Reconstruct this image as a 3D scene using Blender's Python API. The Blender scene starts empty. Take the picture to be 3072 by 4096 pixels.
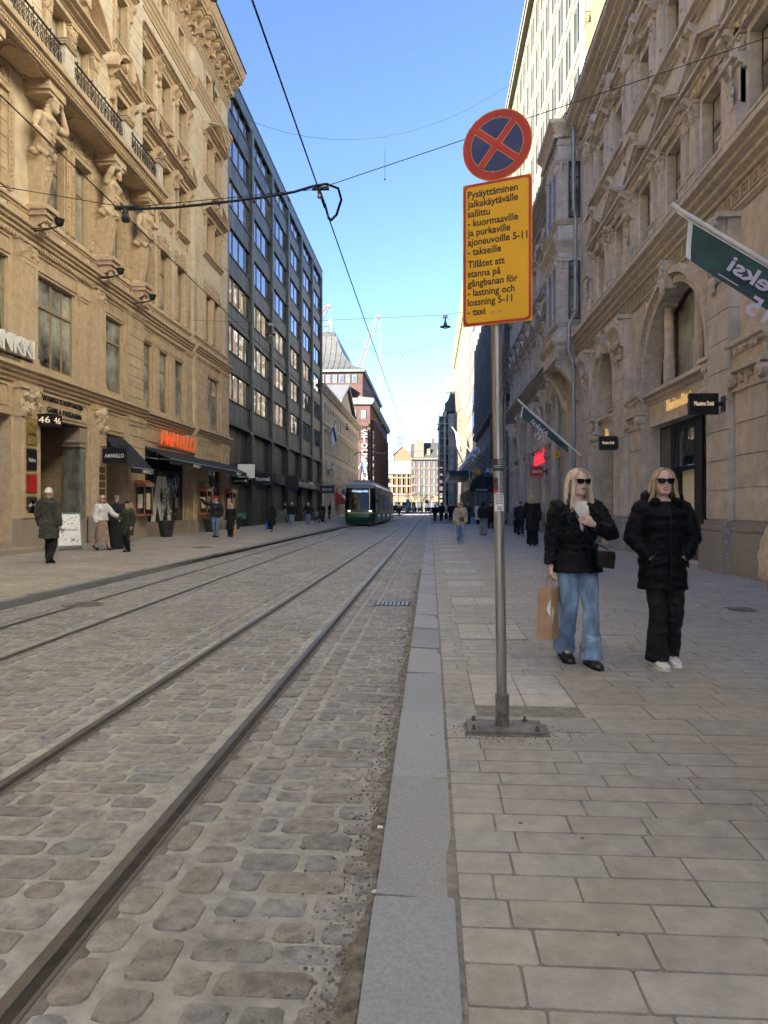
import bpy, bmesh, math, random
from mathutils import Vector, Matrix
R = math.radians
C = bpy.context.scene.collection
sc = bpy.context.scene
# ---------------------------------------------------------------- camera, sky, sun
FPX, HOR = 2851.6, 2031.0                    # focal length and horizon row in pixels of the 3072x4096 frame
CH = 1.37                                    # eye height above the right pavement
YAW = math.atan((1722-1536)/FPX)
cam = bpy.data.cameras.new('camera'); cam_o = bpy.data.objects.new('camera', cam); C.objects.link(cam_o)
cam.sensor_fit = 'VERTICAL'; cam.sensor_height = 36.0; cam.lens = FPX/4096*36.0
cam.shift_y = -17/4096
cam.clip_start = 0.05; cam.clip_end = 3000
cam_o.location = (0, 0, CH); cam_o.rotation_euler = (R(90), 0, YAW)
sc.camera = cam_o
SUN_EL, SUN_AZ = R(16.2), R(36.5)              # low morning sun, behind and to the left of the camera
to_sun = Vector((-math.cos(SUN_EL)*math.cos(SUN_AZ), -math.cos(SUN_EL)*math.sin(SUN_AZ), math.sin(SUN_EL)))
world = bpy.data.worlds.new('World'); sc.world = world; world.use_nodes = True
wn = world.node_tree.nodes; wl = world.node_tree.links
bg = wn['Background']; sky = wn.new('ShaderNodeTexSky'); sky.sky_type = 'NISHITA'; sky.sun_disc = False
sky.sun_elevation = SUN_EL
sky.sun_rotation = math.atan2(to_sun.x, to_sun.y)
sky.air_density = 0.36; sky.dust_density = 0.0; sky.ozone_density = 1.9
wl.new(sky.outputs[0], bg.inputs[0]); bg.inputs[1].default_value = 0.084
sl = bpy.data.lights.new('sun', 'SUN'); sl.energy = 5.0; sl.angle = R(0.53); sl.color = (1.0, 0.955, 0.84)
so = bpy.data.objects.new('sun', sl); C.objects.link(so)
so.rotation_euler = to_sun.to_track_quat('Z', 'Y').to_euler()
vs = sc.view_settings
sc.display_settings.display_device = 'sRGB'
vs.view_transform = 'Standard'; vs.look = 'None'; vs.gamma = 1.0; vs.exposure = 3.3
sc.cycles.max_bounces = 10; sc.cycles.diffuse_bounces = 8; sc.cycles.glossy_bounces = 3
sc.cycles.transmission_bounces = 2; sc.cycles.transparent_max_bounces = 4
sc.cycles.sample_clamp_indirect = 4.0; sc.cycles.use_denoising = True
sc.cycles.caustics_reflective = False; sc.cycles.caustics_refractive = False
# ---------------------------------------------------------------- helpers
WORLDBUILT = set()                           # things whose parts are modelled in street coordinates
def link(o, parent=None):
    C.objects.link(o)
    if parent is not None:
        o.parent = parent
        if parent.name in WORLDBUILT: o.matrix_parent_inverse = Matrix.Translation(-Vector(parent.location))
    return o
def tag(o, label, cat, group=None, kind=None):
    if label: o['label'] = label
    if cat: o['category'] = cat
    if group: o['group'] = group
    if kind: o['kind'] = kind
    return o
def thing(name, label, cat, loc=(0,0,0), rz=0.0, group=None):
    o = bpy.data.objects.new(name, None); C.objects.link(o); o.empty_display_size = 0.2
    o.location = loc; o.rotation_euler = (0, 0, rz)
    return tag(o, label, cat, group)
def place(name, label, cat, loc, group=None):
    o = thing(name, label, cat, loc, 0, group); WORLDBUILT.add(o.name); return o
def copy_tree(o, parent=None):
    c = o.copy(); C.objects.link(c)
    if parent is not None: c.parent = parent
    for ch in list(o.children): copy_tree(ch, c)
    return c
def px(x, y, X=None, Y=None, Z=None):
    """the world point seen at pixel (x, y) of the 3072x4096 frame on a given plane"""
    c, s = math.cos(YAW), math.sin(YAW)
    a = (x-1536)/FPX; b = (HOR-y)/FPX
    dx, dy, dz = a*c-s, a*s+c, b
    t = X/dx if X is not None else Y/dy if Y is not None else (Z-CH)/dz
    return Vector((t*dx, t*dy, CH+t*dz))
ICO_V = []; ICO_F = []
def _ico():
    t = (1+5**.5)/2
    for a, b, c in ((-1,t,0),(1,t,0),(-1,-t,0),(1,-t,0),(0,-1,t),(0,1,t),(0,-1,-t),(0,1,-t),(t,0,-1),(t,0,1),(-t,0,-1),(-t,0,1)):
        v = Vector((a,b,c)).normalized(); ICO_V.append(v)
    ICO_F.extend([(0,11,5),(0,5,1),(0,1,7),(0,7,10),(0,10,11),(1,5,9),(5,11,4),(11,10,2),(10,7,6),(7,1,8),(3,9,4),(3,4,2),(3,2,6),(3,6,8),(3,8,9),(4,9,5),(2,4,11),(6,2,10),(8,6,7),(9,8,1)])
_ico()
class MB:
    """collects geometry, then links it as one mesh object"""
    def __init__(s, xf=None, flip=False):
        s.v = []; s.f = []; s.mi = []; s.xf = xf; s.flip = flip; s.cur = 0
    def add(s, vs_, fs, m=None):
        n = len(s.v); m = s.cur if m is None else m
        if s.xf: s.v.extend([s.xf(*p) for p in vs_])
        else: s.v.extend([tuple(p) for p in vs_])
        for f in fs:
            t = tuple(i+n for i in f)
            s.f.append(t[::-1] if s.flip else t); s.mi.append(m)
        return s
    def box(s, x0, x1, y0, y1, z0, z1, m=None):
        v = [(x0,y0,z0),(x1,y0,z0),(x1,y1,z0),(x0,y1,z0),(x0,y0,z1),(x1,y0,z1),(x1,y1,z1),(x0,y1,z1)]
        return s.add(v, [(3,2,1,0),(4,5,6,7),(0,1,5,4),(1,2,6,5),(2,3,7,6),(3,0,4,7)], m)
    def bbox(s, x0, x1, y0, y1, z0, z1, b, m=None):
        """box with its four y/z edges chamfered at the +y side"""
        prof = [(y0,z0),(y1-b,z0),(y1,z0+b),(y1,z1-b),(y1-b,z1),(y0,z1)]
        return s.extr(prof, x0, x1, m)
    def extr(s, prof, x0, x1, m=None):
        """profile of (second, third) coordinates extruded along the first coordinate"""
        n = len(prof)
        v = [(x0,a,b) for a, b in prof] + [(x1,a,b) for a, b in prof]
        f = [(i, (i+1)%n, (i+1)%n+n, i+n) for i in range(n)]
        f += [tuple(range(n))[::-1], tuple(range(n, 2*n))]
        return s.add(v, [t[::-1] for t in f], m)
    def extr2(s, prof, y0, y1, m=None):
        """profile of (first, third) coordinates extruded along the second"""
        n = len(prof)
        v = [(a,y0,b) for a, b in prof] + [(a,y1,b) for a, b in prof]
        f = [(i, (i+1)%n, (i+1)%n+n, i+n) for i in range(n)]
        f += [tuple(range(n))[::-1], tuple(range(n, 2*n))]
        return s.add(v, f, m)
    def extr3(s, prof, z0, z1, m=None):
        n = len(prof)
        v = [(a,b,z0) for a, b in prof] + [(a,b,z1) for a, b in prof]
        f = [(i, (i+1)%n, (i+1)%n+n, i+n) for i in range(n)]
        f += [tuple(range(n))[::-1], tuple(range(n, 2*n))]
        return s.add(v, f, m)
    def ell(s, c, r, m=None, rot=None):
        vv = []
        for p in ICO_V:
            q = Vector((p.x*r[0], p.y*r[1], p.z*r[2]))
            if rot is not None: q = rot @ q
            vv.append((c[0]+q.x, c[1]+q.y, c[2]+q.z))
        return s.add(vv, ICO_F, m)
    def sph(s, c, r, nu=12, nv=8, m=None):
        rx, ry, rz = (r, r, r) if not hasattr(r, '__len__') else r
        vv = [(c[0], c[1], c[2]-rz)]; ff = []
        for j in range(1, nv):
            a = -math.pi/2+math.pi*j/nv
            for i in range(nu):
                b = 2*math.pi*i/nu
                vv.append((c[0]+rx*math.cos(a)*math.cos(b), c[1]+ry*math.cos(a)*math.sin(b), c[2]+rz*math.sin(a)))
        vv.append((c[0], c[1], c[2]+rz)); L = len(vv)-1
        for i in range(nu):
            ff.append((0, 1+(i+1)%nu, 1+i)); ff.append((L, L-nu+i, L-nu+(i+1)%nu))
            for j in range(nv-2):
                a = 1+j*nu+i; b = 1+j*nu+(i+1)%nu
                ff.append((a, b, b+nu, a+nu))
        return s.add(vv, ff, m)
    def loft(s, rings, caps=True, m=None, close=True):
        n = len(rings[0]); vv = [p for r in rings for p in r]; ff = []
        for j in range(len(rings)-1):
            for i in range(n if close else n-1):
                a = j*n+i; b = j*n+(i+1)%n
                ff.append((a, b, b+n, a+n))
        if caps:
            ff.append(tuple(range(n))[::-1]); L = (len(rings)-1)*n; ff.append(tuple(range(L, L+n)))
        return s.add(vv, ff, m)
    def tube(s, pts, rad, n=8, m=None, ref=None, caps=True):
        """round or oval tube along a polyline; rad is a number or a list of r or (ra, rb)"""
        P = [Vector(p) for p in pts]; k = len(P)
        if not hasattr(rad, '__len__'): rad = [rad]*k
        rings = []; prev = None
        for i in range(k):
            d = (P[min(i+1,k-1)]-P[max(i-1,0)])
            d = d.normalized() if d.length > 1e-9 else Vector((0,0,1))
            a = Vector(ref) if ref is not None else (prev if prev is not None else (Vector((0,0,1)) if abs(d.z) < .9 else Vector((1,0,0))))
            a = a - d*a.dot(d)
            if a.length < 1e-6: a = d.orthogonal()
            a.normalize(); b = d.cross(a); prev = a
            r = rad[i]; ra, rb = (r, r) if not hasattr(r, '__len__') else r
            rings.append([P[i]+a*(ra*math.cos(2*math.pi*j/n))+b*(rb*math.sin(2*math.pi*j/n)) for j in range(n)])
        return s.loft(rings, caps, m)
    def lathe(s, prof, c=(0,0,0), n=16, m=None, caps=True):
        rings = [[(c[0]+r*math.cos(2*math.pi*i/n), c[1]+r*math.sin(2*math.pi*i/n), c[2]+z) for i in range(n)] for r, z in prof]
        return s.loft(rings, caps, m)
    def beam(s, p, q, a, b=None, m=None, up=(0,0,1)):
        """square bar from p to q"""
        P, Q = Vector(p), Vector(q); d = (Q-P).normalized(); b = a if b is None else b
        u = Vector(up)-d*Vector(up).dot(d)
        if u.length < 1e-5: u = d.orthogonal()
        u.normalize(); w = d.cross(u)
        rr = [[c+u*(i*a/2)+w*(j*b/2) for i, j in ((-1,-1),(1,-1),(1,1),(-1,1))] for c in (P, Q)]
        return s.loft(rr, True, m)
    def mesh(s, name, mats, smooth=None):
        me = bpy.data.meshes.new(name)
        me.from_pydata([tuple(p) for p in s.v], [], s.f)
        mats = mats if isinstance(mats, (list, tuple)) else [mats]
        for x in mats: me.materials.append(x)
        if len(mats) > 1: me.polygons.foreach_set('material_index', s.mi)
        if smooth is not None:
            me.polygons.foreach_set('use_smooth', [True]*len(me.polygons))
            if smooth < 180: me.set_sharp_from_angle(angle=R(smooth))
        me.update()
        return me
    def build(s, name, mats, parent=None, smooth=None):
        return link(bpy.data.objects.new(name, s.mesh(name, mats, smooth)), parent)
def remesh(mb, voxel, mats, smooth_it=0, name='body'):
    """closed overlapping volumes fused into one continuous surface"""
    me = mb.mesh(name, mats)
    o = bpy.data.objects.new(name, me); C.objects.link(o)
    mo = o.modifiers.new('r', 'REMESH'); mo.mode = 'VOXEL'; mo.voxel_size = voxel; mo.use_smooth_shade = True
    if smooth_it:
        ms = o.modifiers.new('s', 'SMOOTH'); ms.iterations = smooth_it; ms.factor = 0.5
    dg = bpy.context.evaluated_depsgraph_get(); dg.update()
    out = bpy.data.meshes.new_from_object(o.evaluated_get(dg))
    bpy.data.objects.remove(o); bpy.data.meshes.remove(me)
    out.name = name
    mats = mats if isinstance(mats, (list, tuple)) else [mats]
    if len(out.materials) == 0:
        for x in mats: out.materials.append(x)
    out.polygons.foreach_set('use_smooth', [True]*len(out.polygons))
    return out
# ---------------------------------------------------------------- materials
MATS = {}
def mat(name, col, rough=0.7, var=0.12, scale=3.0, bump=0.0, bscale=40.0, metal=0.0, emit=None, estr=0.0, col2=None, spec=0.5, stretch=None, attr=False, dirt=0.0, detail=5):
    """procedural principled material: two noises vary the colour, one more makes bump"""
    if name in MATS: return MATS[name]
    m = bpy.data.materials.new(name); m.use_nodes = True; nt = m.node_tree; n = nt.nodes; L = nt.links
    b = n['Principled BSDF']; b.inputs['Roughness'].default_value = rough; b.inputs['Metallic'].default_value = metal
    b.inputs['Specular IOR Level'].default_value = spec
    tc = n.new('ShaderNodeTexCoord'); src = tc.outputs['Object']
    if stretch:
        mp = n.new('ShaderNodeMapping'); mp.inputs['Scale'].default_value = stretch; L.new(src, mp.inputs[0]); src = mp.outputs[0]
    nz = n.new('ShaderNodeTexNoise'); nz.inputs['Scale'].default_value = scale; nz.inputs['Detail'].default_value = detail; nz.inputs['Roughness'].default_value = .62
    L.new(src, nz.inputs['Vector'])
    mx = n.new('ShaderNodeMix'); mx.data_type = 'RGBA'
    c2 = col2 if col2 else tuple(c*(1-2.2*var) for c in col)
    c1 = col if col2 else tuple(min(1, c*(1+1.2*var)) for c in col)
    mx.inputs[6].default_value = (*c2, 1); mx.inputs[7].default_value = (*c1, 1)
    rp = n.new('ShaderNodeMapRange'); rp.inputs[1].default_value = .3; rp.inputs[2].default_value = .7
    L.new(nz.outputs[0], rp.inputs[0]); L.new(rp.outputs[0], mx.inputs[0])
    out = mx.outputs[2]
    if attr:
        at = n.new('ShaderNodeAttribute'); at.attribute_name = 'tone'
        mu = n.new('ShaderNodeMix'); mu.data_type = 'RGBA'; mu.blend_type = 'MULTIPLY'; mu.inputs[0].default_value = 1
        L.new(out, mu.inputs[6]); L.new(at.outputs['Color'], mu.inputs[7]); out = mu.outputs[2]
    if dirt > 0:
        n2 = n.new('ShaderNodeTexNoise'); n2.inputs['Scale'].default_value = 0.55; n2.inputs['Detail'].default_value = 7; n2.inputs['Roughness'].default_value = .7
        L.new(tc.outputs['Object'], n2.inputs['Vector'])
        r2 = n.new('ShaderNodeMapRange'); r2.inputs[1].default_value = .35; r2.inputs[2].default_value = .68; r2.inputs[3].default_value = 1-dirt; r2.inputs[4].default_value = 1.0
        L.new(n2.outputs[0], r2.inputs[0])
        mu2 = n.new('ShaderNodeMix'); mu2.data_type = 'RGBA'; mu2.blend_type = 'MULTIPLY'; mu2.inputs[0].default_value = 1
        L.new(out, mu2.inputs[6]); L.new(r2.outputs[0], mu2.inputs[7]); out = mu2.outputs[2]
    L.new(out, b.inputs['Base Color'])
    if bump > 0:
        nb = n.new('ShaderNodeTexNoise'); nb.inputs['Scale'].default_value = bscale; nb.inputs['Detail'].default_value = 4
        L.new(src, nb.inputs['Vector'])
        bp = n.new('ShaderNodeBump'); bp.inputs['Strength'].default_value = bump; bp.inputs['Distance'].default_value = .02
        L.new(nb.outputs[0], bp.inputs['Height']); L.new(bp.outputs[0], b.inputs['Normal'])
    if emit:
        b.inputs['Emission Color'].default_value = (*emit, 1); b.inputs['Emission Strength'].default_value = estr
    MATS[name] = m
    return m
def glass_mat(name, col, wav=0.0, ior=1.9, rough=0.015, var=.5, wscale=.7):
    """a window pane with a dark room behind it: reflective, slightly wavy"""
    if name in MATS: return MATS[name]
    m = mat(name, col, rough, var, 0.6)
    nt = m.node_tree; n = nt.nodes; L = nt.links; b = n['Principled BSDF']
    b.inputs['IOR'].default_value = ior; b.inputs['Specular IOR Level'].default_value = .5
    if wav:
        tc = n.new('ShaderNodeTexCoord')
        nb = n.new('ShaderNodeTexNoise'); nb.inputs['Scale'].default_value = wscale; nb.inputs['Detail'].default_value = 1.5
        L.new(tc.outputs['Object'], nb.inputs['Vector'])
        bp = n.new('ShaderNodeBump'); bp.inputs['Strength'].default_value = wav; bp.inputs['Distance'].default_value = .05
        L.new(nb.outputs[0], bp.inputs['Height']); L.new(bp.outputs[0], b.inputs['Normal'])
    return m
M = {}
M['mortar'] = mat('mortar', (.405,.405,.392), .95, .16, 9, .5, 160, dirt=.18)
M['cobble'] = mat('cobble', (.325,.318,.308), .62, .2, 16, .65, 90, attr=True, dirt=.26)
M['slab'] = mat('slab', (.385,.378,.36), .7, .10, 9, .4, 130, attr=True, dirt=.2)
M['slabjoint'] = mat('slabjoint', (.23,.225,.21), .95, .2, 12, .4, 120)
M['granite'] = mat('granite', (.315,.335,.37), .68, .10, 70, .25, 260, attr=True, dirt=.14)
M['leftslab'] = mat('leftslab', (.385,.35,.305), .75, .12, 8, .3, 120, attr=True, dirt=.22)
M['asphalt'] = mat('asphalt', (.20,.185,.175), .88, .2, 12, .5, 180, dirt=.2)
M['rail'] = mat('rail', (.105,.095,.085), .7, .15, 6, .05, 60)
M['railtop'] = mat('railtop', (.15,.14,.13), .42, .12, 9, .03, 60, metal=.5)
M['groove'] = mat('groove', (.035,.030,.026), .9, .3, 14)
M['dirt'] = mat('dirt', (.21,.195,.17), 1.0, .3, 20, .6, 200)
M['pebble'] = mat('pebble', (.22,.20,.18), .9, .35, 45)
M['ochre'] = mat('ochre_stone', (.575,.44,.295), .8, .10, 2.2, .22, 60, dirt=.16)
M['ochre2'] = mat('ochre_trim', (.60,.46,.31), .78, .10, 5, .15, 50, dirt=.12)
M['cream'] = mat('cream_plaster', (.70,.60,.45), .85, .08, 2.5, .15, 90, dirt=.14)
M['white_ped'] = mat('pale_stone', (.66,.60,.50), .8, .1, 3, .15, 60, dirt=.15)
M['granite_red'] = mat('plinth_granite', (.42,.35,.29), .7, .2, 60, .3, 120, dirt=.15)
M['marble'] = mat('grey_marble', (.20,.195,.20), .35, .3, 3.5, .05, 40, stretch=(1,1,.5))
M['taupe'] = mat('taupe_stone', (.60,.54,.485), .82, .10, 2.2, .22, 60, dirt=.18)
M['taupe2'] = mat('taupe_trim', (.62,.555,.485), .8, .12, 5, .15, 50, dirt=.2)
M['taupe3'] = mat('taupe_plaster', (.67,.64,.605), .85, .10, 2.5, .2, 70, dirt=.22)
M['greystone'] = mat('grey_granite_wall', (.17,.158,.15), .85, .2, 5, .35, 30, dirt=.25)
M['zinc'] = mat('zinc', (.30,.33,.35), .45, .12, 3, .05, 30, metal=.55)
M['black'] = mat('black_paint', (.007,.007,.008), .45, .2, 8)
M['blackm'] = mat('black_matt', (.009,.009,.010), .8, .3, 20)
M['iron'] = mat('wrought_iron', (.018,.017,.018), .5, .2, 10)
M['bronze'] = mat('dark_bronze', (.038,.034,.030), .5, .3, 5, .1, 40)
M['wood'] = mat('brown_wood', (.12,.058,.03), .5, .25, 5, .1, 30, stretch=(8,8,.6))
M['redwood'] = mat('red_brown_frame', (.075,.028,.020), .5, .2, 6)
M['ochframe'] = mat('ochre_frame', (.34,.25,.14), .6, .1, 6)
M['whitep'] = mat('white_paint', (.80,.80,.78), .5, .05, 6)
M['text_white'] = mat('white_letters', (.82,.82,.80), .5, .03, 6)
M['copper'] = mat('patina_copper', (.105,.122,.110), .5, .42, 2.2, .12, 25, metal=.15, stretch=(1,1,.18), dirt=.3, detail=7)
M['copperfin'] = mat('copper_fin', (.105,.128,.12), .5, .25, 2.0, .08, 25, metal=.25, stretch=(1,1,.2), dirt=.25)
M['darkmetal'] = mat('dark_cladding', (.045,.045,.043), .5, .2, 4, .05, 30, metal=.2)
M['brownbar'] = mat('brown_bar', (.12,.075,.062), .5, .2, 5)
M['pane'] = glass_mat('window_glass', (.40,.405,.36), .2, ior=1.6)
M['paneb'] = glass_mat('office_glass', (.06,.064,.064), .22, ior=2.6, wscale=.5)
M['panew'] = glass_mat('office_glass_blind', (.16,.165,.16), .22, ior=2.3, wscale=.6)
M['shopglass'] = glass_mat('shop_glass', (.030,.032,.030), .12, var=.9)
M['curtain'] = mat('net_curtain', (.32,.31,.26), .9, .15, 3, stretch=(6,6,.3))
M['yellow'] = mat('sign_yellow', (.80,.42,.004), .42, .04, 3)
M['signred'] = mat('sign_red', (.48,.022,.022), .42, .06, 3)
M['signblue'] = mat('sign_blue', (.014,.034,.17), .42, .08, 3)
M['signedge'] = mat('sign_yellow_edge', (.75,.40,.05), .5, .05, 6)
M['galv'] = mat('galvanised_steel', (.40,.385,.36), .42, .2, 9, .05, 40, metal=.85, stretch=(6,6,.25))
M['galvd'] = mat('weathered_sleeve', (.20,.185,.165), .75, .3, 14, .2, 60, metal=.3)
M['steelplate'] = mat('base_plate', (.20,.19,.175), .65, .25, 10, .15, 80, metal=.4)
M['skin'] = mat('skin', (.71,.48,.39), .5, .06, 10)
M['skin2'] = mat('skin_pale', (.60,.36,.27), .5, .06, 10)
M['lips'] = mat('lips', (.42,.12,.11), .45, .05, 10)
M['teeth'] = mat('teeth', (.75,.70,.62), .4, .02, 10)
# text --------------------------------------------------------------------------------
def text_mesh(body, mats, width=None, height=None, depth=0.004, space=1.0, shear=0.0, align='LEFT', offset=0.0, line=1.0):
    cu = bpy.data.curves.new('lettering', 'FONT'); cu.body = body; cu.extrude = depth/2; cu.space_character = space
    cu.shear = shear; cu.align_x = align; cu.resolution_u = 3; cu.offset = offset; cu.space_line = line
    o = bpy.data.objects.new('lettering', cu); C.objects.link(o)
    dg = bpy.context.evaluated_depsgraph_get(); dg.update()
    me = bpy.data.meshes.new_from_object(o.evaluated_get(dg))
    bpy.data.objects.remove(o); bpy.data.curves.remove(cu)
    xs = [v.co.x for v in me.vertices]; ys = [v.co.y for v in me.vertices]
    x0, x1, y0, y1 = min(xs), max(xs), min(ys), max(ys)
    sx = width/(x1-x0) if width else None; sy = height/(y1-y0) if height else None
    sx = sx or sy or 1.0; sy = sy or sx
    for v in me.vertices:
        v.co.x = (v.co.x-x0)*sx; v.co.y = (v.co.y-y0)*sy
    me.materials.clear()
    for x in (mats if isinstance(mats, (list, tuple)) else [mats]): me.materials.append(x)
    return me
def put_text(body, m, org, right, up, parent=None, name='lettering', **k):
    """letters whose lower left corner sits at org, running along right"""
    me = text_mesh(body, m, **k)
    r = Vector(right).normalized(); u = Vector(up).normalized(); n = r.cross(u); og = Vector(org)
    for v in me.vertices:
        v.co = og + r*v.co.x + u*v.co.y + n*v.co.z
    me.update()
    return link(bpy.data.objects.new(name, me), parent)
# ================================================================ ground
rnd = random.Random(5)
ROADZ = -0.05
def sheet(name, x0, x1, y0, y1, z, m, label, cat, seg=1):
    b = MB(); b.add([(x0,y0,z),(x1,y0,z),(x1,y1,z),(x0,y1,z)], [(0,1,2,3)])
    return tag(b.build(name, m), label, cat, kind='structure')
def tone_attr(me, tones, counts):
    at = me.color_attributes.new('tone', 'FLOAT_COLOR', 'POINT')
    buf = []
    for t, c in zip(tones, counts): buf.extend((t[0], t[1], t[2], 1.0)*c)
    at.data.foreach_set('color', buf)
class Stones:
    def __init__(s): s.v = []; s.f = []; s.t = []; s.c = []
    def stone(s, x0, x1, y0, y1, z, h, rad, jit, tone, n=3, inset=.012):
        """one paving stone: rounded outline, worn edge, flat top with a slight tilt"""
        w, d = x1-x0, y1-y0
        if w < .03 or d < .02: return
        rad = min(rad, w*.45, d*.45)
        pts = []
        for cx, cy, a0 in ((x1-rad, y1-rad, 0), (x0+rad, y1-rad, 90), (x0+rad, y0+rad, 180), (x1-rad, y0+rad, 270)):
            for k in range(n):
                a = R(a0+90*k/(n-1)) if n > 1 else R(a0+45)
                pts.append((cx+rad*math.cos(a)+rnd.uniform(-jit,jit), cy+rad*math.sin(a)+rnd.uniform(-jit,jit)))
        N = len(pts); b = len(s.v); mx, my = (x0+x1)/2, (y0+y1)/2
        tx, ty = rnd.uniform(-.12,.12)*h/ max(w,.1), rnd.uniform(-.12,.12)*h/max(d,.05)
        kx = max(.5, 1-2*inset/w); ky = max(.4, 1-2*inset/d)
        for p in pts: s.v.append((p[0], p[1], z-.01))
        for p in pts: s.v.append((mx+(p[0]-mx)*(1+kx)/2, my+(p[1]-my)*(1+ky)/2, z+h*.72))
        for p in pts:
            q = (mx+(p[0]-mx)*kx, my+(p[1]-my)*ky); s.v.append((q[0], q[1], z+h+tx*(q[0]-mx)+ty*(q[1]-my)))
        for i in range(N):
            j = (i+1) % N
            s.f.append((b+i, b+j, b+N+j, b+N+i)); s.f.append((b+N+i, b+N+j, b+2*N+j, b+2*N+i))
        s.f.append(tuple(b+2*N+i for i in range(N)))
        s.t.append(tone); s.c.append(3*N)
    def build(s, name, m, label, cat):
        me = bpy.data.meshes.new(name); me.from_pydata(s.v, [], s.f); me.materials.append(m)
        tone_attr(me, s.t, s.c)
        me.polygons.foreach_set('use_smooth', [True]*len(me.polygons)); me.set_sharp_from_angle(angle=R(32)); me.update()
        o = link(bpy.data.objects.new(name, me)); return tag(o, label, cat, kind='structure')
def tone(a=.14, blue=.03):
    k = 1+rnd.uniform(-a, a*.8); b = rnd.uniform(-blue, blue)
    return (k*(1-b), k, k*(1+b*1.5))
R1, R2 = -1.215, -2.2                         # rails of the near track
def left_rail(Y): return -4.05-0.0262*(max(-10, min(Y, 62))-6.8)
def kerb_left(Y): return -5.92-0.0115*(max(-10, min(Y, 62))-9)
KX = -0.2
sheet('ground', -600, 600, -300, 1500, -0.12, mat('far_ground', (.16,.15,.14), .9, .15, .5), 'flat grey ground far beyond the street', 'ground')
sheet('road', -7.2, KX+.01, -14, 330, ROADZ, M['mortar'], 'sandy grey mortar bed of the cobbled street', 'road')
st = Stones()
def courses(xa, xb, y0, y1, w=.24, d=.155, gap=.021, skip=None):
    y = y0
    while y < y1:
        dd = d*rnd.uniform(.82, 1.2); far = y > 22
        n = 1 if y > 38 else (2 if y > 16 else 4)
        x = (xa(y) if callable(xa) else xa) - rnd.uniform(0, .12); xe = xb(y) if callable(xb) else xb; xs = xa(y) if callable(xa) else xa
        wob = rnd.uniform(-.01,.01)
        while x < xe:
            ww = w*rnd.uniform(.62, 1.38)
            a, b = max(x, xs), min(x+ww, xe)
            g = gap*rnd.uniform(.55, 1.15)
            if b-a > .07:
                yj = rnd.uniform(-.008,.008)+wob
                st.stone(a+g/2, b-g/2, y+g/2+yj, y+dd-g/2+yj, ROADZ, rnd.uniform(.003,.009), .034, .006 if n == 4 else .005, tone(.17, .04), n, .016)
            x += ww
        y += dd
def column(xc, w, y0, y1, l=.2, gap=.03):
    y = y0
    while y < y1:
        ll = l*rnd.uniform(.75,1.35); g = gap*rnd.uniform(.6,1.1); n = 1 if y > 38 else (2 if y > 14 else 3)
        c = xc(y) if callable(xc) else xc
        st.stone(c-w/2+g/2+rnd.uniform(-.006,.006), c+w/2-g/2+rnd.uniform(-.006,.006), y+g/2, y+ll-g/2, ROADZ, rnd.uniform(.007,.014), .04, .006, tone(.17,.04), n, .018)
        y += ll
Y0, Y1 = .6, 66
courses(R1+.445, KX+.02, Y0, Y1)
column(R1+.165, .16, Y0, Y1, .24); column(R1+.345, .185, Y0, Y1, .19)
courses(R2+.09, R1-.085, Y0, Y1, .235)
column(R2-.15, .15, Y0, Y1, .24); column(R2-.315, .17, Y0, Y1, .19)
courses(lambda y: left_rail(y)+.26, R2-.41, Y0, Y1, .25)
column(lambda y: left_rail(y)+.16, .17, Y0, Y1, .22)
courses(lambda y: left_rail(y)-.92, lambda y: left_rail(y)-.08, Y0, Y1, .25)
column(lambda y: left_rail(y)-1.15, .17, Y0, Y1, .22)
courses(lambda y: kerb_left(y)+.02, lambda y: left_rail(y)-1.25, Y0, Y1, .22)
st.build('road_cobbles', M['cobble'], 'worn grey cobblestones in courses across the street', 'cobblestones')
# rails: worn head, groove, lip, with a dark bedding strip on either side
def rail(xf, label):
    ys = [-6+2.0*i for i in range(40)]+[80+20*i for i in range(9)]
    b = MB()
    for m, prof in ((0, [(-.022,-.02),(-.022,.005),(-.019,.0075),(.019,.0075),(.023,.005),(.023,-.02)]),
                    (1, [(.024,.003),(.068,.003),(.068,-.03),(.024,-.03)]),
                    (2, [(.066,-.02),(.066,.005),(.080,.006),(.083,.004),(.083,-.02)]),
                                        (3, [(.086,-.03),(.086,.004),(.130,.003),(.130,-.03)])):
        rings = [[(xf(y)+s_*a, y, ROADZ+z) for a, z in prof] for y in ys for s_ in (1,)]
        b.loft(rings, True, m)
    o = b.build('tram_rail', [M['railtop'], M['groove'], M['rail'], M['asphalt']])
    return tag(o, label, 'tram rail', 'grooved tram rails in the street')
rail(lambda y: R1, 'grooved tram rail nearest to the right granite kerb')
rail(lambda y: R2, 'grooved tram rail left of the one nearest the granite kerb')
rail(left_rail, 'worn tram rail passing under the right wheels of the green tram')
rail(lambda y: left_rail(y)-1.0, 'worn tram rail closest to the left pavement')
# kerbs
k = Stones(); y = -2.0; yb = [ -1.8, -.7, .45, 1.52]
y = 2.62-1.1*4
while y < 140:
    e = y+1.1*rnd.uniform(.96,1.04)
    o_ = rnd.uniform(-.003,.003); k.stone(KX+o_, .093+o_, y+.003, e-.003, -.13, .133+rnd.uniform(-.002,.002), .008, .0016, tone(.11,.025), 3, .007); y = e
k.build('kerb', M['granite'], 'flat blue grey granite kerb beside the right pavement', 'kerb')
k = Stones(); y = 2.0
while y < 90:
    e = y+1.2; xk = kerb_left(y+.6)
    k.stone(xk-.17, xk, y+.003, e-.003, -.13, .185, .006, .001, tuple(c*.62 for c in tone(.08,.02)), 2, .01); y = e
k.build('kerb', M['granite'], 'dark stone kerb beside the left pavement', 'kerb')
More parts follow.
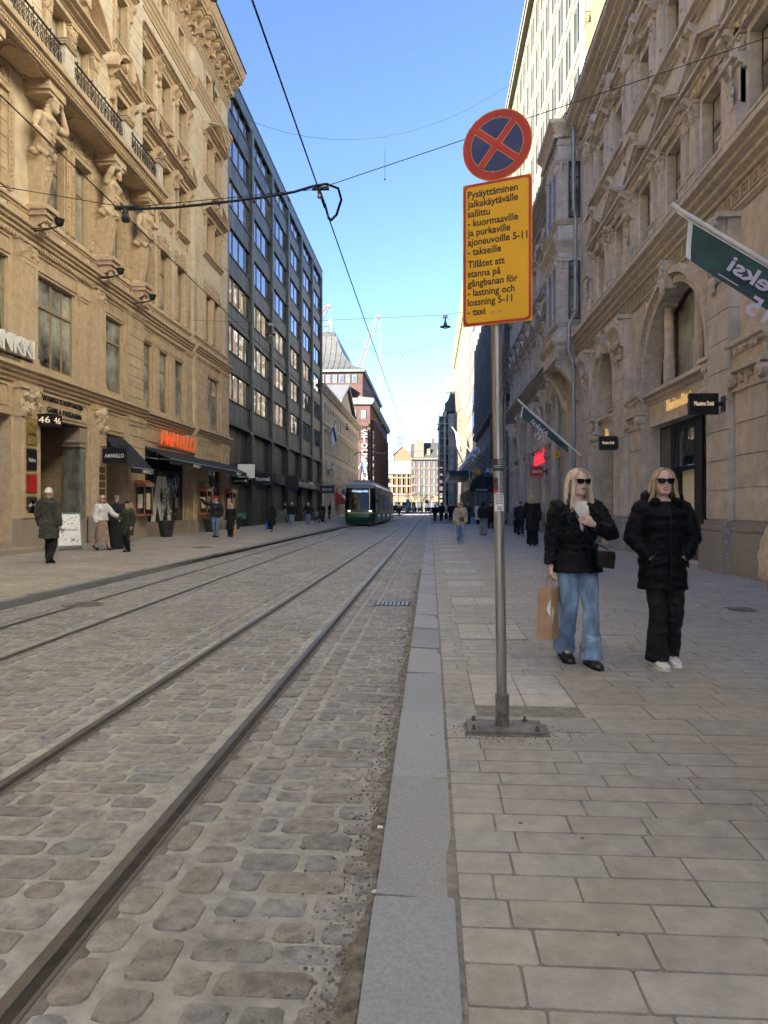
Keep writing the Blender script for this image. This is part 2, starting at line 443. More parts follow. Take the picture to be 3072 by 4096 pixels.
# pavements
sheet('pavement', .06, 6.6, -14, 330, -0.006, M['slabjoint'], 'dark joint bed of the right pavement', 'pavement')
pv = Stones()
def slabs(xa, xb, y0, y1, w, d, gap=.006, tone_k=1.0, jit=.0012, var=.10, hole=None):
    y = y0
    while y < y1:
        dd = d*rnd.choice((1,1,1,.85,1.15)); xs = xa(y) if callable(xa) else xa; xe = xb(y) if callable(xb) else xb
        x = xs - rnd.uniform(0, w*.6); n = 1 if y > 30 else 2
        while x < xe:
            ww = w*rnd.uniform(.7, 1.35); a, b = max(x, xs), min(x+ww, xe)
            if b-a > .05 and not (hole and hole(a, b, y, y+dd)):
                t = tone(var, .025); t = tuple(c*tone_k for c in t)
                pv.stone(a+gap/2, b-gap/2, y+gap/2, y+dd-gap/2, -.008, .008+rnd.uniform(-.0015,.002), .008, jit, t, n, .0032)
            x += ww
        y += dd
LAD = [(4.98+2.53*i) for i in range(23)]        # pale slabs set like a ladder beside the kerb
def inlad(a, b, c, d):
    if b < .22 or a > 1.02: return False
    for l in LAD:
        if d > l and c < l+.92 and a >= .2 and b <= 1.05: return True
    return False
y = .4
while y < 60:
    big = 4.3 < y < 5.3; dd = (.172 if not big else .34)*rnd.choice((1,1,1,1,.9,1.08)); n = 1 if y > 30 else 2
    def run(x, xe, w, k=1.0):
        while x < xe-.02:
            b_ = min(x+w*rnd.uniform(.7,1.35), xe); b_ = xe if xe-b_ < .08 else b_
            t = tuple(c*k for c in tone(.075,.02))
            pv.stone(x+.0025, b_-.0025, y+.0025, y+dd-.0025, -.008, .008+rnd.uniform(-.0012,.0016), .008, .0012, t, n, .003); x = b_
    c1 = .29+rnd.uniform(-.07,.07); lad = [l for l in LAD if y+dd > l+.02 and y < l+.90]
    run(.098, .31 if lad else c1, .2)
    if lad: run(1.008, 6.38, .46)
    else: run(c1, 6.38, .60 if big else .40)
    y += dd
for l in LAD:
    x = .31
    for q in range(2):
        for r_ in range(3): pv.stone(x, x+.345, l+.004+.306*r_, l+.303+.306*r_, -.008, .0095, .008, .0008, tuple(c*1.24 for c in tone(.06,.02)), 2, .003)
        x += .349
gm_ = MB()
for i in range(260):
    x_, y_, r_ = rnd.uniform(.12,6.2), 1.4+22*rnd.random()**1.5, rnd.uniform(.004,.011); gm_.lathe([(r_,.0),(r_*.9,.0022),(.001,.0026)], (x_,y_,.0012), 8)
tag(gm_.build('gum_spots', M['asphalt'], smooth=60), 'dark flattened gum spots scattered on the right pavement', 'stains', kind='stuff')
pv.build('pavement_slabs', M['slab'], 'grey brown stone slabs of the right pavement', 'paving')
LP = .05
sheet('pavement', -13.4, -6.0, -14, 330, LP-.006, M['slabjoint'], 'dark joint bed of the left pavement', 'pavement')
pv = Stones(); slabs(-12.95, lambda y: kerb_left(y)-.175, 3, 66, .5, .2)
for i, v in enumerate(pv.v): pv.v[i] = (v[0], v[1], v[2]+LP)
pv.build('pavement_slabs', M['leftslab'], 'sandy grey stone slabs of the left pavement', 'paving')
# grit along the kerb
g = MB(); 
for i in range(2600):
    yy = 1.3+ (rnd.random()**1.7)*14; xx = KX-.004-abs(rnd.gauss(0, .075))*(1.0 if rnd.random()<.8 else 2.4)
    r = rnd.uniform(.002,.0075); g.ell((xx, yy, ROADZ+.006+r*.4), (r*rnd.uniform(.8,1.4), r*rnd.uniform(.8,1.4), r*.8))
for i in range(500):
    a = rnd.uniform(0, 6.28); rr = rnd.uniform(.05,.42); r = rnd.uniform(.0015,.005)
    g.ell((.46+rr*math.cos(a)*1.15, 4.36+rr*math.sin(a)*.55, .003), (r*1.2, r, r*.7))
tag(g.build('gravel', M['pebble']), 'dark grit and small pebbles lying along the kerb', 'gravel', kind='stuff')
d = MB(); ring = []
for i in range(90):
    y_ = 1.2+i*.17; d_ = .05+.05*math.sin(i*1.7)*math.sin(i*.61)+rnd.uniform(-.02,.035)
    ring.append([(KX+.004, y_, ROADZ+.016), (KX-.45*d_, y_, ROADZ+.0125+rnd.uniform(0,.004)), (KX-max(.03,d_), y_, ROADZ+.002)])
d.loft(ring, False, close=False)
tag(d.build('gutter_dirt', M['dirt'], smooth=60), 'dark dirt gathered in the gutter beside the kerb', 'dirt', kind='stuff')
# drain, litter, covers
dg_ = thing('drain_grate', 'rectangular steel drain grate in the cobbles by the granite kerb', 'drain', tuple(px(1572, 2418, Z=ROADZ)))
b = MB(); b.box(-.27,.27,-.2,.2,-.03,.012)
b.build('frame', M['rail'], dg_)
b = MB()
for i in range(8):
    b.box(-.235+i*.06, -.20+i*.06, -.17, .17, .0125, .02)
b.build('bars', M['zinc'], dg_)
b = MB(); b.box(-.24,.24,-.175,.175,.0121,.0128); b.build('slots', M['groove'], dg_)
b = MB(); p = px(1607, 2525, Z=ROADZ)
b.tube([(-.05,0,.02),(-.02,.01,.025),(.02,-.01,.022),(.05,0,.018)], [.02,(.024,.02),(.022,.015),.02], 10)
o = b.build('crushed_can', mat('crushed_foil', (.5,.56,.62), .3, .3, 30, .4, 60, metal=.8)); o.location = p
tag(o, 'crushed silver drinks can lying in the gutter', 'litter')
for i in range(3):
    q = [(1520,3310),(1532,3520),(1500,3570)][i]; b = MB(); P_ = px(*q, Z=ROADZ+.02)
    b.add([(-.012,-.01,.002),(.014,-.008,.004),(.01,.012,.003),(-.01,.01,.006)], [(0,1,2,3)]); b.add([(-.012,-.01,.0),(.014,-.008,.002),(.01,.012,.001),(-.01,.01,.004)], [(3,2,1,0)])
    o = b.build('paper_scrap', M['whitep']); o.location = P_; o.rotation_euler = (0,0,i)
    tag(o, ['pale paper scrap in the gutter, farthest of three','pale paper scrap in the gutter, middle of three','pale paper scrap in the gutter, nearest of three'][i], 'litter', 'paper scraps in the gutter')
for q, Z, rr, lab in (((2968,2440), .0, .17, 'round dark inspection cover in the right pavement'), ((810,2190), LP, .34, 'dark inspection cover in the left pavement near the planters'), ((330,2420), ROADZ, .3, 'dark inspection cover in the cobbles by the left kerb')):
    b = MB(); b.lathe([(rr,.0),(rr,.012),(rr*.9,.014),(rr*.88,.009),(.01,.009)], n=24)
    for i in range(5): b.box(-.18,.18,-.16+i*.08-.012,-.16+i*.08+.012,.009,.013)
    o = b.build('inspection_cover', M['steelplate']); o.location = px(*q, Z=Z); tag(o, lab, 'manhole cover')
# ================================================================ street sign in the foreground
sg = thing('parking_sign', 'no stopping sign and yellow text panel on a steel pole', 'traffic sign', (.443, 4.45, 0), 0)
lean = R(-.75)
b = MB(); b.tube([(0,0,.05),(-.018,0,1.2),(-.05,0,3.55)], [.0325]*3, 20); b.build('pole', M['galv'], sg, 40)
b = MB(); b.lathe([(.043,.02),(.043,.215),(.040,.22),(.036,.22)], n=20); b.build('sleeve', M['galvd'], sg, 40)
b = MB(); b.box(-.215,.245,-.125,.125,.0,.022); b.build('base_plate', M['steelplate'], sg)
for x, y_ in ((-.18,-.09),(-.17,.1),(.15,.1),(.2,-.095)):
    b = MB(); b.lathe([(.014,.022),(.014,.034),(.008,.034),(.008,.05),(.002,.052)], (x,y_,0), 6); b.build('bolt', M['rail'], sg)
b = MB(); b.extr3([(-.235,-.145),(.12,-.15),(.275,-.14),(.28,.10),(.05,.14),(-.2,.14),(-.235,.1)], -.004, .0035); b.build('patch', M['dirt'], sg)
ang = R(20)                                   # the plates are turned a little to the left
pl = Matrix.Translation((-.038, -.05, 0)) @ Matrix.Rotation(ang*-1, 4, 'Z')
def plate(name, shapes, mats_):
    b = MB(lambda x, y, z: tuple(pl @ Vector((x, y, z))))
    for poly, y0, y1, m in shapes: b.extr2(poly, y0, y1, m)
    return b.build(name, mats_, sg)
def rrect(x0, x1, z0, z1, r, n=6):
    o = []
    for cx, cz, a0 in ((x1-r,z1-r,0),(x0+r,z1-r,90),(x0+r,z0+r,180),(x1-r,z0+r,270)):
        for i in range(n+1):
            a = R(a0+90*i/n); o.append((cx+r*math.cos(a), cz+r*math.sin(a)))
    return o
def circ(cx, cz, r, n=48): return [(cx+r*math.cos(2*math.pi*i/n), cz+r*math.sin(2*math.pi*i/n)) for i in range(n)]
ZC, RR = 3.592, .218
disc = plate('round_plate', [(circ(0,ZC,RR), 0, .004, 0), (circ(0,ZC,RR-.006), -.0012, 0, 1), (circ(0,ZC,.165), -.0022, -.0012, 0), (circ(0,ZC,.161), -.0032, -.0022, 2)], [M['signedge'], M['signred'], M['signblue']])
def bar(a, wd, l, y0, y1, m):
    c, s_ = math.cos(a), math.sin(a); q = [(-l,-wd),(l,-wd),(l,wd),(-l,wd)]
    return ([(x*c-z*s_, ZC+x*s_+z*c) for x, z in q], y0, y1, m)
plate('cross', [bar(R(50),.0225,.161,-.0042,-.0032,0), bar(R(50),.0185,.163,-.0052,-.0042,1), bar(R(-40),.0225,.161,-.0046,-.0032,0), bar(R(-40),.0185,.1635,-.0058,-.0046,1)], [M['signedge'], M['signred']])
PW, Z0, Z1 = .212, 2.50, 3.375
plate('text_panel', [(rrect(-PW-.004,PW+.004,Z0-.004,Z1+.004,.008), 0, .004, 0), (rrect(-PW,PW,Z0,Z1,.028), -.0012, 0, 1), (rrect(-PW+.016,PW-.016,Z0+.016,Z1-.016,.02), -.0024, -.0012, 0)], [M['yellow'], M['signred']])
lines = ['Pysäyttäminen','jalkakäytävälle','sallittu','- kuormaaville','ja purkaville','ajoneuvoille 5-11','- takseille','Tillåtet att','stanna på','gångbanan för','- lastning och','lossning 5-11','- taxi']
rv = (pl.to_3x3() @ Vector((1,0,0))); off = pl @ Vector((-PW+.028, -.0030, 0))
base = [3.290-.0592*i-(.018 if i > 6 else 0) for i in range(13)]
for i, s_ in enumerate(lines):
    w0 = text_mesh(s_, M['black'])
    me_w = max(v.co.x for v in w0.vertices)
    low = any(ch in s_ for ch in 'pyjgq'); up_ = True
    full_w = me_w
    me = text_mesh(s_, M['black'], depth=.0006, offset=.022)
    sc_x, sc_z = .0555, .0615
    for v in me.vertices: pass
    # descenders hang under the base line
    ys = max(v.co.y for v in me.vertices)
    dsc = .215*1.0 if low else (.0 if not s_.startswith('-') or len(s_) > 3 else 0)
    r_ = Vector(rv); n_ = r_.cross(Vector((0,0,1)))
    og = Vector((off.x, off.y, base[i]))
    for v in me.vertices: v.co = og + r_*(v.co.x*sc_x) + Vector((0,0,1))*((v.co.y-dsc)*sc_z) + n_*v.co.z
    me.name = 'lettering'; link(bpy.data.objects.new('lettering', me), sg)
for z in (ZC+.165, ZC-.165, Z1-.07, Z0+.07):
    for x in (-.022, .022): b = MB(lambda x, y, z: tuple(pl @ Vector((x, y, z)))); b.sph((x, -.006, z), (.0065,.004,.0065), 8, 4); b.build('rivet', M['galv'], sg, 60)
for z in (Z1-.07, Z0+.07, ZC+.1, ZC-.1): b = MB(); b.tube([(-.045,0,z-.015),(-.045,0,z+.015)], .04, 16); b.build('clamp', M['zinc'], sg, 40)
# stickers wrapped round the pole
def sticker(z0, z1, a0, a1, m, name, parent=sg, rad=.0338, cols=None, rows=1, ncol=8):
    b = MB()
    for r_ in range(rows):
        for c_ in range(ncol):
            za = z0+(z1-z0)*r_/rows; zb = z0+(z1-z0)*(r_+1)/rows; aa = a0+(a1-a0)*c_/ncol; ab = a0+(a1-a0)*(c_+1)/ncol
            f = lambda a, z: (-.018-.032*(z-1.2)/2.35+rad*math.sin(R(a)), -rad*math.cos(R(a)), z)
            b.add([f(aa,za),f(ab,za),f(ab,zb),f(aa,zb)], [(0,1,2,3)], cols(r_, c_) if cols else 0)
    return b.build(name, m, parent)
zz = lambda v: 1.37+4.41*(HOR-v*1.8517)/FPX
sticker(zz(1104), zz(1066), -58, 62, [M['whitep']], 'sticker', ncol=14)
sticker(zz(1018), zz(992), -75, 85, [M['black'], M['text_white'], mat('sticker_red',(.5,.03,.04),.5,.1,8), mat('sticker_green',(.05,.25,.08),.5,.1,8)], 'sticker', rows=14, ncol=30, cols=lambda r, c: 0 if (r%2 or c%2) else (2 if c < 12 and r > 6 else (3 if r < 4 else 1)))
sticker(zz(1062), zz(1032), -80, -8, [mat('sticker_photo',(.12,.07,.045),.6,.6,60)], 'sticker')
sticker(zz(1062), zz(1057), -80, -8, [M['signred']], 'sticker', rad=.0342)
for i in range(7):
    z = zz(1068.5+i*3.2)
    sticker(z-.0022, z+.0022, -46+(i*7%5)*4, 46-(i*11%7)*3, [mat('sticker_ink',(.16,.16,.2),.6,.1,8)], 'printed_line', rad=.0341, ncol=18, rows=1, cols=None)
b = MB(); za = zz(1098); cx_ = -.018-.032*(za-1.2)/2.35
b.tube([(cx_+.0115*math.cos(a/12*6.283), -.0352, za+.0115*math.sin(a/12*6.283)) for a in range(13)], .0014, 5)
b.tube([(cx_-.0085,-.0355,za-.0125),(cx_,-.0355,za+.014),(cx_+.0085,-.0355,za-.0125)], .0014, 5); b.tube([(cx_-.009,-.0355,za-.003),(cx_+.009,-.0355,za-.003)], .0012, 5)
b.build('emblem', M['black'], sg)
# ================================================================ facade kit
# facade space: u runs along the street, w out from the wall, z up
XL, XR = -13.0, 6.4
def fl(u, w, z): return (XL+w, u, z)
def fr(u, w, z): return (XR-w, u, z)
class Fac:
    def __init__(s, f, flip, root): s.f = f; s.flip = flip; s.root = root
    def mb(s): return MB(s.f, s.flip)
def wall(b, u0, u1, z0, z1, w, ops, m=0, rev=None):
    """a wall sheet at depth w with rectangular or arched openings (a, b, c, d, depth[, 'arch']) and their reveals"""
    us = sorted({u0, u1, *[x for o in ops for x in (o[0], o[1])]}); us = [x for x in us if u0 <= x <= u1]
    top = lambda o: o[3]+((o[1]-o[0])/2 if len(o) > 5 else 0)
    zs = sorted({z0, z1, *[x for o in ops for x in (o[2], top(o))]}); zs = [x for x in zs if z0 <= x <= z1]
    for i in range(len(us)-1):
        for j in range(len(zs)-1):
            cu, cz = (us[i]+us[i+1])/2, (zs[j]+zs[j+1])/2
            if any(o[0] < cu < o[1] and o[2] < cz < top(o) for o in ops): continue
            b.add([(us[i],w,zs[j]),(us[i+1],w,zs[j]),(us[i+1],w,zs[j+1]),(us[i],w,zs[j+1])], [(3,2,1,0)], m)
    rm = m if rev is None else rev
    for o in ops:
        a, e, c, d, dp = o[:5]; v = w-dp
        b.add([(a,w,c),(a,v,c),(a,v,d),(a,w,d)], [(0,1,2,3)], rm)
        b.add([(e,w,c),(e,v,c),(e,v,d),(e,w,d)], [(3,2,1,0)], rm)
        b.add([(a,w,c),(e,w,c),(e,v,c),(a,v,c)], [(0,1,2,3)], rm)
        if len(o) > 5:
            r = (e-a)/2; cu = (a+e)/2; n = 20
            arc = [(cu+r*math.cos(math.pi*k/n), d+r*math.sin(math.pi*k/n)) for k in range(n+1)]
            for k in range(n):
                p, q = arc[k], arc[k+1]; cor = e if k < n/2 else a
                b.add([(p[0],w,p[1]),(q[0],w,q[1]),(cor,w,d+r)], [(0,1,2)], m)
                b.add([(p[0],w,p[1]),(q[0],w,q[1]),(q[0],v,q[1]),(p[0],v,p[1])], [(0,1,2,3)], rm)
        else:
            b.add([(a,w,d),(e,w,d),(e,v,d),(a,v,d)], [(3,2,1,0)], rm)
def window(F, a, e, c, d, w, fm, pm, fw=.07, mull=(), trans=(), name='window', label=None, dep=.05, curtain=None):
    """frame bars as the part, the glass as its sub-part"""
    b = F.mb()
    b.box(a, a+fw, w, w+dep, c, d); b.box(e-fw, e, w, w+dep, c, d)
    b.box(a+fw, e-fw, w, w+dep, c, c+fw); b.box(a+fw, e-fw, w, w+dep, d-fw, d)
    tz = sorted(c+(d-c)*t for t in trans)
    for t in tz: b.box(a+fw, e-fw, w+.003, w+dep+.012, t-fw*.5, t+fw*.5)
    ed = [c+fw]+[q for t in tz for q in (t-fw*.5, t+fw*.5)]+[d-fw]
    for k in mull:
        x = a+(e-a)*k
        for i in range(0, len(ed), 2): b.box(x-fw*.42, x+fw*.42, w+.002, w+dep+.004, ed[i], ed[i+1])
    f = b.build(name, fm, F.root)
    if label: f['label'] = label
    g = F.mb(); v = w+.012
    g.add([(a+.01,v,c+.01),(e-.01,v,c+.01),(e-.01,v,d-.01),(a+.01,v,d-.01)], [(3,2,1,0)])
    g.build('pane', pm, f)
    return f
def corn(b, u0, u1, prof, m=None, ret=True):
    """a moulding: profile of (w, z) points run from u0 to u1"""
    b.extr(prof, u0, u1, m)
def moulding(w0, p, z0, z1, steps=4):
    """a stepped classical profile growing outwards towards the top"""
    pr = [(w0-.05,z0)]; h = (z1-z0)
    for i in range(steps):
        t = (i+1)/steps; za = z0+h*(i/steps); zb = z0+h*((i+.72)/steps)
        wv = w0+p*t**1.15
        pr += [(wv-.18*p/steps, za+.004), (wv, za+h*.12/steps+.004), (wv, zb)]
    pr += [(w0+p, z1), (w0-.05, z1)]
    return pr
def dentils(b, u0, u1, w0, w1, z0, z1, pitch, duty=.55, m=None):
    n = max(1, int((u1-u0)/pitch))
    for i in range(n):
        x = u0+(i+.22)*(u1-u0)/n; b.box(x, x+(u1-u0)/n*duty, w0, w1, z0, z1, m)
orn = random.Random(11)
def carve(b, u0, u1, z0, z1, w, n, r=.05, m=None, d=.5):
    """carved relief: many small leaf-like lobes standing off the wall"""
    for i in range(n):
        u = orn.uniform(u0, u1); z = orn.uniform(z0, z1); q = r*orn.uniform(.55, 1.35)
        b.ell((u, w+q*.1, z), (q*orn.uniform(.5,1.3), q*d*orn.uniform(.7,1.3), q*orn.uniform(.6,1.4)), m)
def scroll(b, u, w0, w1, z, r, m=None):
    n = 10
    for k, (rr, a, e) in enumerate(((r, w0, w1), (r*.62, w1, w1+.02), (r*.3, w1+.02, w1+.035))):
        b.extr2([(u+rr*math.cos(6.2832*i/n), z+rr*math.sin(6.2832*i/n)) for i in range(n)], a, e, m)
def capital(b, a, e, w, p, z0, z1, m=None, n=14):
    """corinthian-like cap: necking, leaves, volutes, abacus"""
    h = z1-z0
    b.box(a-.02, e+.02, w-.02, w+p+.02, z0, z0+h*.09, m)
    b.box(a+.01, e-.01, w-.02, w+p-.01, z0+h*.09, z1-h*.13, m)
    carve(b, a, e, z0+h*.14, z0+h*.6, w+p, n, h*.17, m, .8)
    scroll(b, a+.02, w, w+p+.03, z1-h*.3, h*.17, m); scroll(b, e-.02, w, w+p+.03, z1-h*.3, h*.17, m)
    for z in (z0+h*.25, z0+h*.5): carve(b, a-.005, a+.005, z-.03, z+.03, w+p*.5, 2, h*.15, m, .8)
    b.box(a-.06, e+.06, w-.02, w+p+.06, z1-h*.13, z1, m)
def pilaster(F, a, e, w, p, z0, z1, m, base=.25, cap=.35, panel=False, rust=0, carved=8, name='pilaster'):
    b = F.mb()
    b.box(a-.06, e+.06, w-.03, w+p+.05, z0, z0+base*.6); b.box(a-.03, e+.03, w-.03, w+p+.025, z0+base*.6, z0+base)
    if rust:
        n = max(1, round((z1-cap-z0-base)/rust)); h = (z1-cap-z0-base)/n
        for i in range(n):
            z = z0+base+i*h
            b.extr([(w-.03,z),(w+p*.82,z),(w+p*.82,z+.02),(w+p,z+.045),(w+p,z+h-.03),(w+p*.82,z+h-.005),(w+p*.82,z+h),(w-.03,z+h)], a, e)
    else:
        b.box(a, e, w-.03, w+p, z0+base, z1-cap)
        if panel:
            t = (e-a)*.18; za, zb = z0+base+.12, z1-cap-.12
            for q in ((a+t,a+t+.03,za,zb),(e-t-.03,e-t,za,zb),(a+t+.03,e-t-.03,za,za+.03),(a+t+.03,e-t-.03,zb-.03,zb)):
                b.box(q[0], q[1], w+p-.01, w+p+.018, q[2], q[3])
    if cap > .25 and carved:
        b.box(a-.02,e+.02,w-.03,w+p+.02,z1-cap,z1-cap*.9); b.box(a,e,w-.03,w+p-.003,z1-cap*.9,z1-cap*.16)
        carve(b, a+.03, e-.03, z1-cap*.85, z1-cap*.2, w+p, carved, cap*.13, None, .7)
        b.box(a-.05,e+.05,w-.03,w+p+.05,z1-cap*.16,z1)
    elif cap: b.box(a-.03,e+.03,w-.03,w+p+.03,z1-cap,z1-cap*.5); b.box(a-.06,e+.06,w-.03,w+p+.06,z1-cap*.5,z1)
    return b.build(name, m, F.root)
def bracket(b, a, e, w, p, z0, z1, m=None):
    """scrolled console under a hood"""
    h = z1-z0
    b.extr([(w-.02,z0),(w+p*.25,z0+h*.06),(w+p*.38,z0+h*.3),(w+p*.55,z0+h*.55),(w+p*.95,z0+h*.72),(w+p,z0+h*.88),(w+p,z1),(w-.02,z1)], a, e, m)
    b.ell(((a+e)/2, w+p*.4, z0+h*.18), ((e-a)*.6, p*.3, h*.16), m); b.ell(((a+e)/2, w+p*.85, z0+h*.8), ((e-a)*.62, p*.25, h*.13), m)
def hood(F, a, e, w, z, kind, m, p=.3, consoles=True, h=.32, rise=.75, name='pediment', carved=True):
    """flat hood, triangular or arched pediment with consoles over a window; z is the underside"""
    b = F.mb()
    if consoles:
        for x in (a+.02, e-.22): bracket(b, x, x+.2, w, p*.8, z-.75, z+.02)
    b.box(a, e, w-.03, w+p*.35, z, z+h*.35)
    corn(b, a-.1, e+.1, moulding(w+p*.2, p*.8, z+h*.35, z+h, 3))
    zt = z+h; cu = (a+e)/2; hw = (e-a)/2+.1
    if kind == 'tri':
        for sgn in (-1, 1):
            q0 = (cu+sgn*hw, zt); q1 = (cu, zt+rise); dx, dz = q1[0]-q0[0], q1[1]-q0[1]; L = math.hypot(dx, dz); nx, nz = -dz/L*sgn*-1, abs(dx)/L
            t = .17
            for t0, t1, pw in ((0, .07, p*.75), (.07, .17, p*1.02)):
                pr = [(q0[0], q0[1]+t0*1.15), (q1[0], q1[1]+t0*1.15), (q1[0], q1[1]+t1*1.15), (q0[0], q0[1]+t1*1.15)]
                b.extr2(pr if sgn < 0 else pr[::-1], w-.03, w+pw)
        b.extr2([(cu-hw+.05,zt),(cu+hw-.05,zt),(cu,zt+rise-.04)], w-.03, w+p*.22)
    elif kind == 'seg':
        n = 14; r = (hw*hw+rise*rise)/(2*rise); zc = zt+rise-r; a0 = math.asin(hw/r)
        for t0, t1, pw in ((0,.07,p*.7),(.07,.18,p)):
            rings = []
            for k in range(n+1):
                t = -a0+2*a0*k/n
                i0 = (cu+(r+t0)*math.sin(t), zc+(r+t0)*math.cos(t)); i1 = (cu+(r+t1)*math.sin(t), zc+(r+t1)*math.cos(t))
                rings.append([(i0[0],w-.03,i0[1]),(i0[0],w+pw,i0[1]),(i1[0],w+pw,i1[1]),(i1[0],w-.03,i1[1])])
            b.loft(rings)
        b.extr2([(cu+r*math.sin(-a0+2*a0*k/n), zc+r*math.cos(-a0+2*a0*k/n)) for k in range(n+1)], w-.03, w+p*.2)
        # a big scroll cartouche breaking through the crown
        s_ = min(1.0, (e-a)/2.2)
        for k, dx in enumerate((-.26, .26)): scroll(b, cu+dx*s_, w, w+p*.9, zt+rise*.62, .2*s_)
        b.extr2([(cu+.25*s_*math.cos(t), zt+rise*.55+.45*s_*math.sin(t)) for t in [6.283*i/12 for i in range(12)]], w, w+p*1.15)
        carve(b, cu-.3*s_, cu+.3*s_, zt+.05, zt+rise+.2, w+p*1.05, 12, .09*s_)
    if carved and kind: carve(b, a+.15, e-.15, zt+.03, zt+rise*.35, w+p*.22, 14, .07)
    return b.build(name, m, F.root)
def surround(F, a, e, c, d, w, m, t=.16, p=.07, sill=True, name='window_surround', hang=False):
    b = F.mb()
    b.box(a-t, a, w-.02, w+p, c, d); b.box(e, e+t, w-.02, w+p, c, d); b.box(a-t, e+t, w-.02, w+p+.004, d, d+t)
    b.box(a-t*.45, a-t*.15, w+p-.01, w+p+.025, c, d); b.box(e+t*.15, e+t*.45, w+p-.01, w+p+.025, c, d)
    if sill:
        corn(b, a-t-.08, e+t+.08, moulding(w, .22, c-.26, c, 3))
        for x in (a-t, e+t-.14): b.extr([(w-.02,c-.55),(w+.08,c-.5),(w+.16,c-.26),(w-.02,c-.26)], x, x+.14)
    if hang: carve(b, e+t*.2, e+t*1.6, d-1.0, d-.1, w+p, 9, .07); carve(b, a-t*1.6, a-t*.2, d-1.0, d-.1, w+p, 9, .07)
    return b.build(name, m, F.root)
def grooved(b, u0, u1, z0, z1, w, pitch, m=0, depth=.02, gap=.03):
    n = max(1, round((z1-z0)/pitch)); h = (z1-z0)/n
    for i in range(n): b.box(u0, u1, w-.02, w+depth, z0+i*h+gap/2, z0+(i+1)*h-gap/2, m)

# ================================================================ the ochre building on the left
lb = place('ornate_building', 'ochre ornate corner-to-corner facade with stone giants carrying its balcony', 'building', (-13, 30, 0))
F = Fac(fl, True, lb); N0, N1, B1 = 30.7, 38.0, 44.3     # near part, middle part, end bay
WN, WM, WB = .3, 0.0, .2
U0 = -62
def win_left(a, e, c, d, w, **k): return window(F, a, e, c, d, w-(.17 if c < 10 else .26), M['ochframe'], M['pane'], **k)
# wall sheets with their openings
f2n = [(17.7,20.7,5.98,8.95,.4),(22.2,24.75,5.98,8.95,.4),(26.85,28.75,5.98,8.95,.4)]
f3n = [(19.45,20.6,10.95,13.85,.4),(22.75,24.0,10.95,13.85,.4),(24.6,25.8,10.95,13.85,.4),(27.35,28.65,10.95,13.85,.4)]
f4n = [(18.0,19.2,15.0,18.3,.4),(19.7,20.9,15.0,18.3,.4),(22.95,23.95,15.0,18.3,.4),(24.6,25.75,15.0,18.3,.4),(27.95,29.0,15.6,18.05,.4)]
f5n = [(22.95,23.95,20.3,22.3,.4),(24.6,25.75,20.3,22.3,.4),(27.95,29.0,20.2,22.3,.4)]
f6n = [(22.95,23.95,24.95,26.3,.4),(24.6,25.75,24.95,26.3,.4),(27.95,29.0,24.95,26.3,.4)]
back = [(x,x+1.3,c,d,.4) for x in (-8,-4,0,4,8,12) for c, d in ((5.98,8.95),(10.95,13.85),(15.6,18.1),(20.2,22.3))]
passage = (22.25,25.75,-.1,4.35,3.2); shopn = (17.4,20.85,.25,4.2,.5); entr = (26.85,28.9,-.1,4.3,1.6)
wb = F.mb()
wall(wb, U0, N0, 0, 10.3, WN, f2n+[passage, shopn, entr]+[o for o in back if o[3] < 10], 0, 1)
wall(wb, U0, N0, 10.3, 27.0, WN, f3n+f4n+f5n+f6n+[o for o in back if o[3] > 10], 2, 1)
mid2 = [(31.25,32.55,5.98,8.95,.35),(33.4,34.6,5.98,8.95,.35),(35.5,36.85,5.98,8.95,.35)]
mid3 = [(31.25,32.55,10.95,13.85,.35),(33.4,34.65,10.95,13.85,.35),(35.7,37.0,10.95,13.85,.35)]
mid4 = [(a,a+1.25,15.6,18.05,.35) for a in (31.2,33.5,35.82)]; mid5 = [(a,a+1.25,20.15,22.3,.35) for a in (31.2,33.5,35.82)]; mid6 = [(a,a+1.1,24.95,26.35,.35) for a in (31.25,33.55,35.9)]
amar = (31.0,36.9,.55,4.1,.35)
wall(wb, N0, N1, 0, 10.3, WM, mid2+[amar], 0, 1); wall(wb, N0, N1, 10.3, 27.0, WM, mid3+mid4+mid5+mid6, 2, 1)
bw = [(39.75,40.95,c,d,.35) for c, d in ((10.9,13.6),(15.85,17.85),(20.2,22.35),(24.95,26.2))]+[(41.3,42.45,c,d,.35) for c, d in ((10.9,13.6),(15.85,17.85),(20.2,22.35),(24.95,26.2))]
bay2 = (40.2,42.5,5.95,8.95,.35); bay1 = (40.2,42.7,.7,4.1,.35)
wall(wb, N1, B1, 0, 10.3, WB, [bay2, bay1], 0, 1); wall(wb, N1, B1, 10.3, 27.0, WB, bw, 2, 1)
for u, a, e in ((N0, WM, WN), (N1, WM, WB)): wb.add([(u,a,0),(u,e,0),(u,e,27),(u,a,27)], [(0,1,2,3)], 2)
wb.add([(B1,-6,0),(B1,WB,0),(B1,WB,27),(B1,-6,27)], [(0,1,2,3)], 0)
wb.add([(U0,-14,0),(U0,WN,0),(U0,WN,27.5),(U0,-14,27.5)], [(0,1,2,3)], 0)
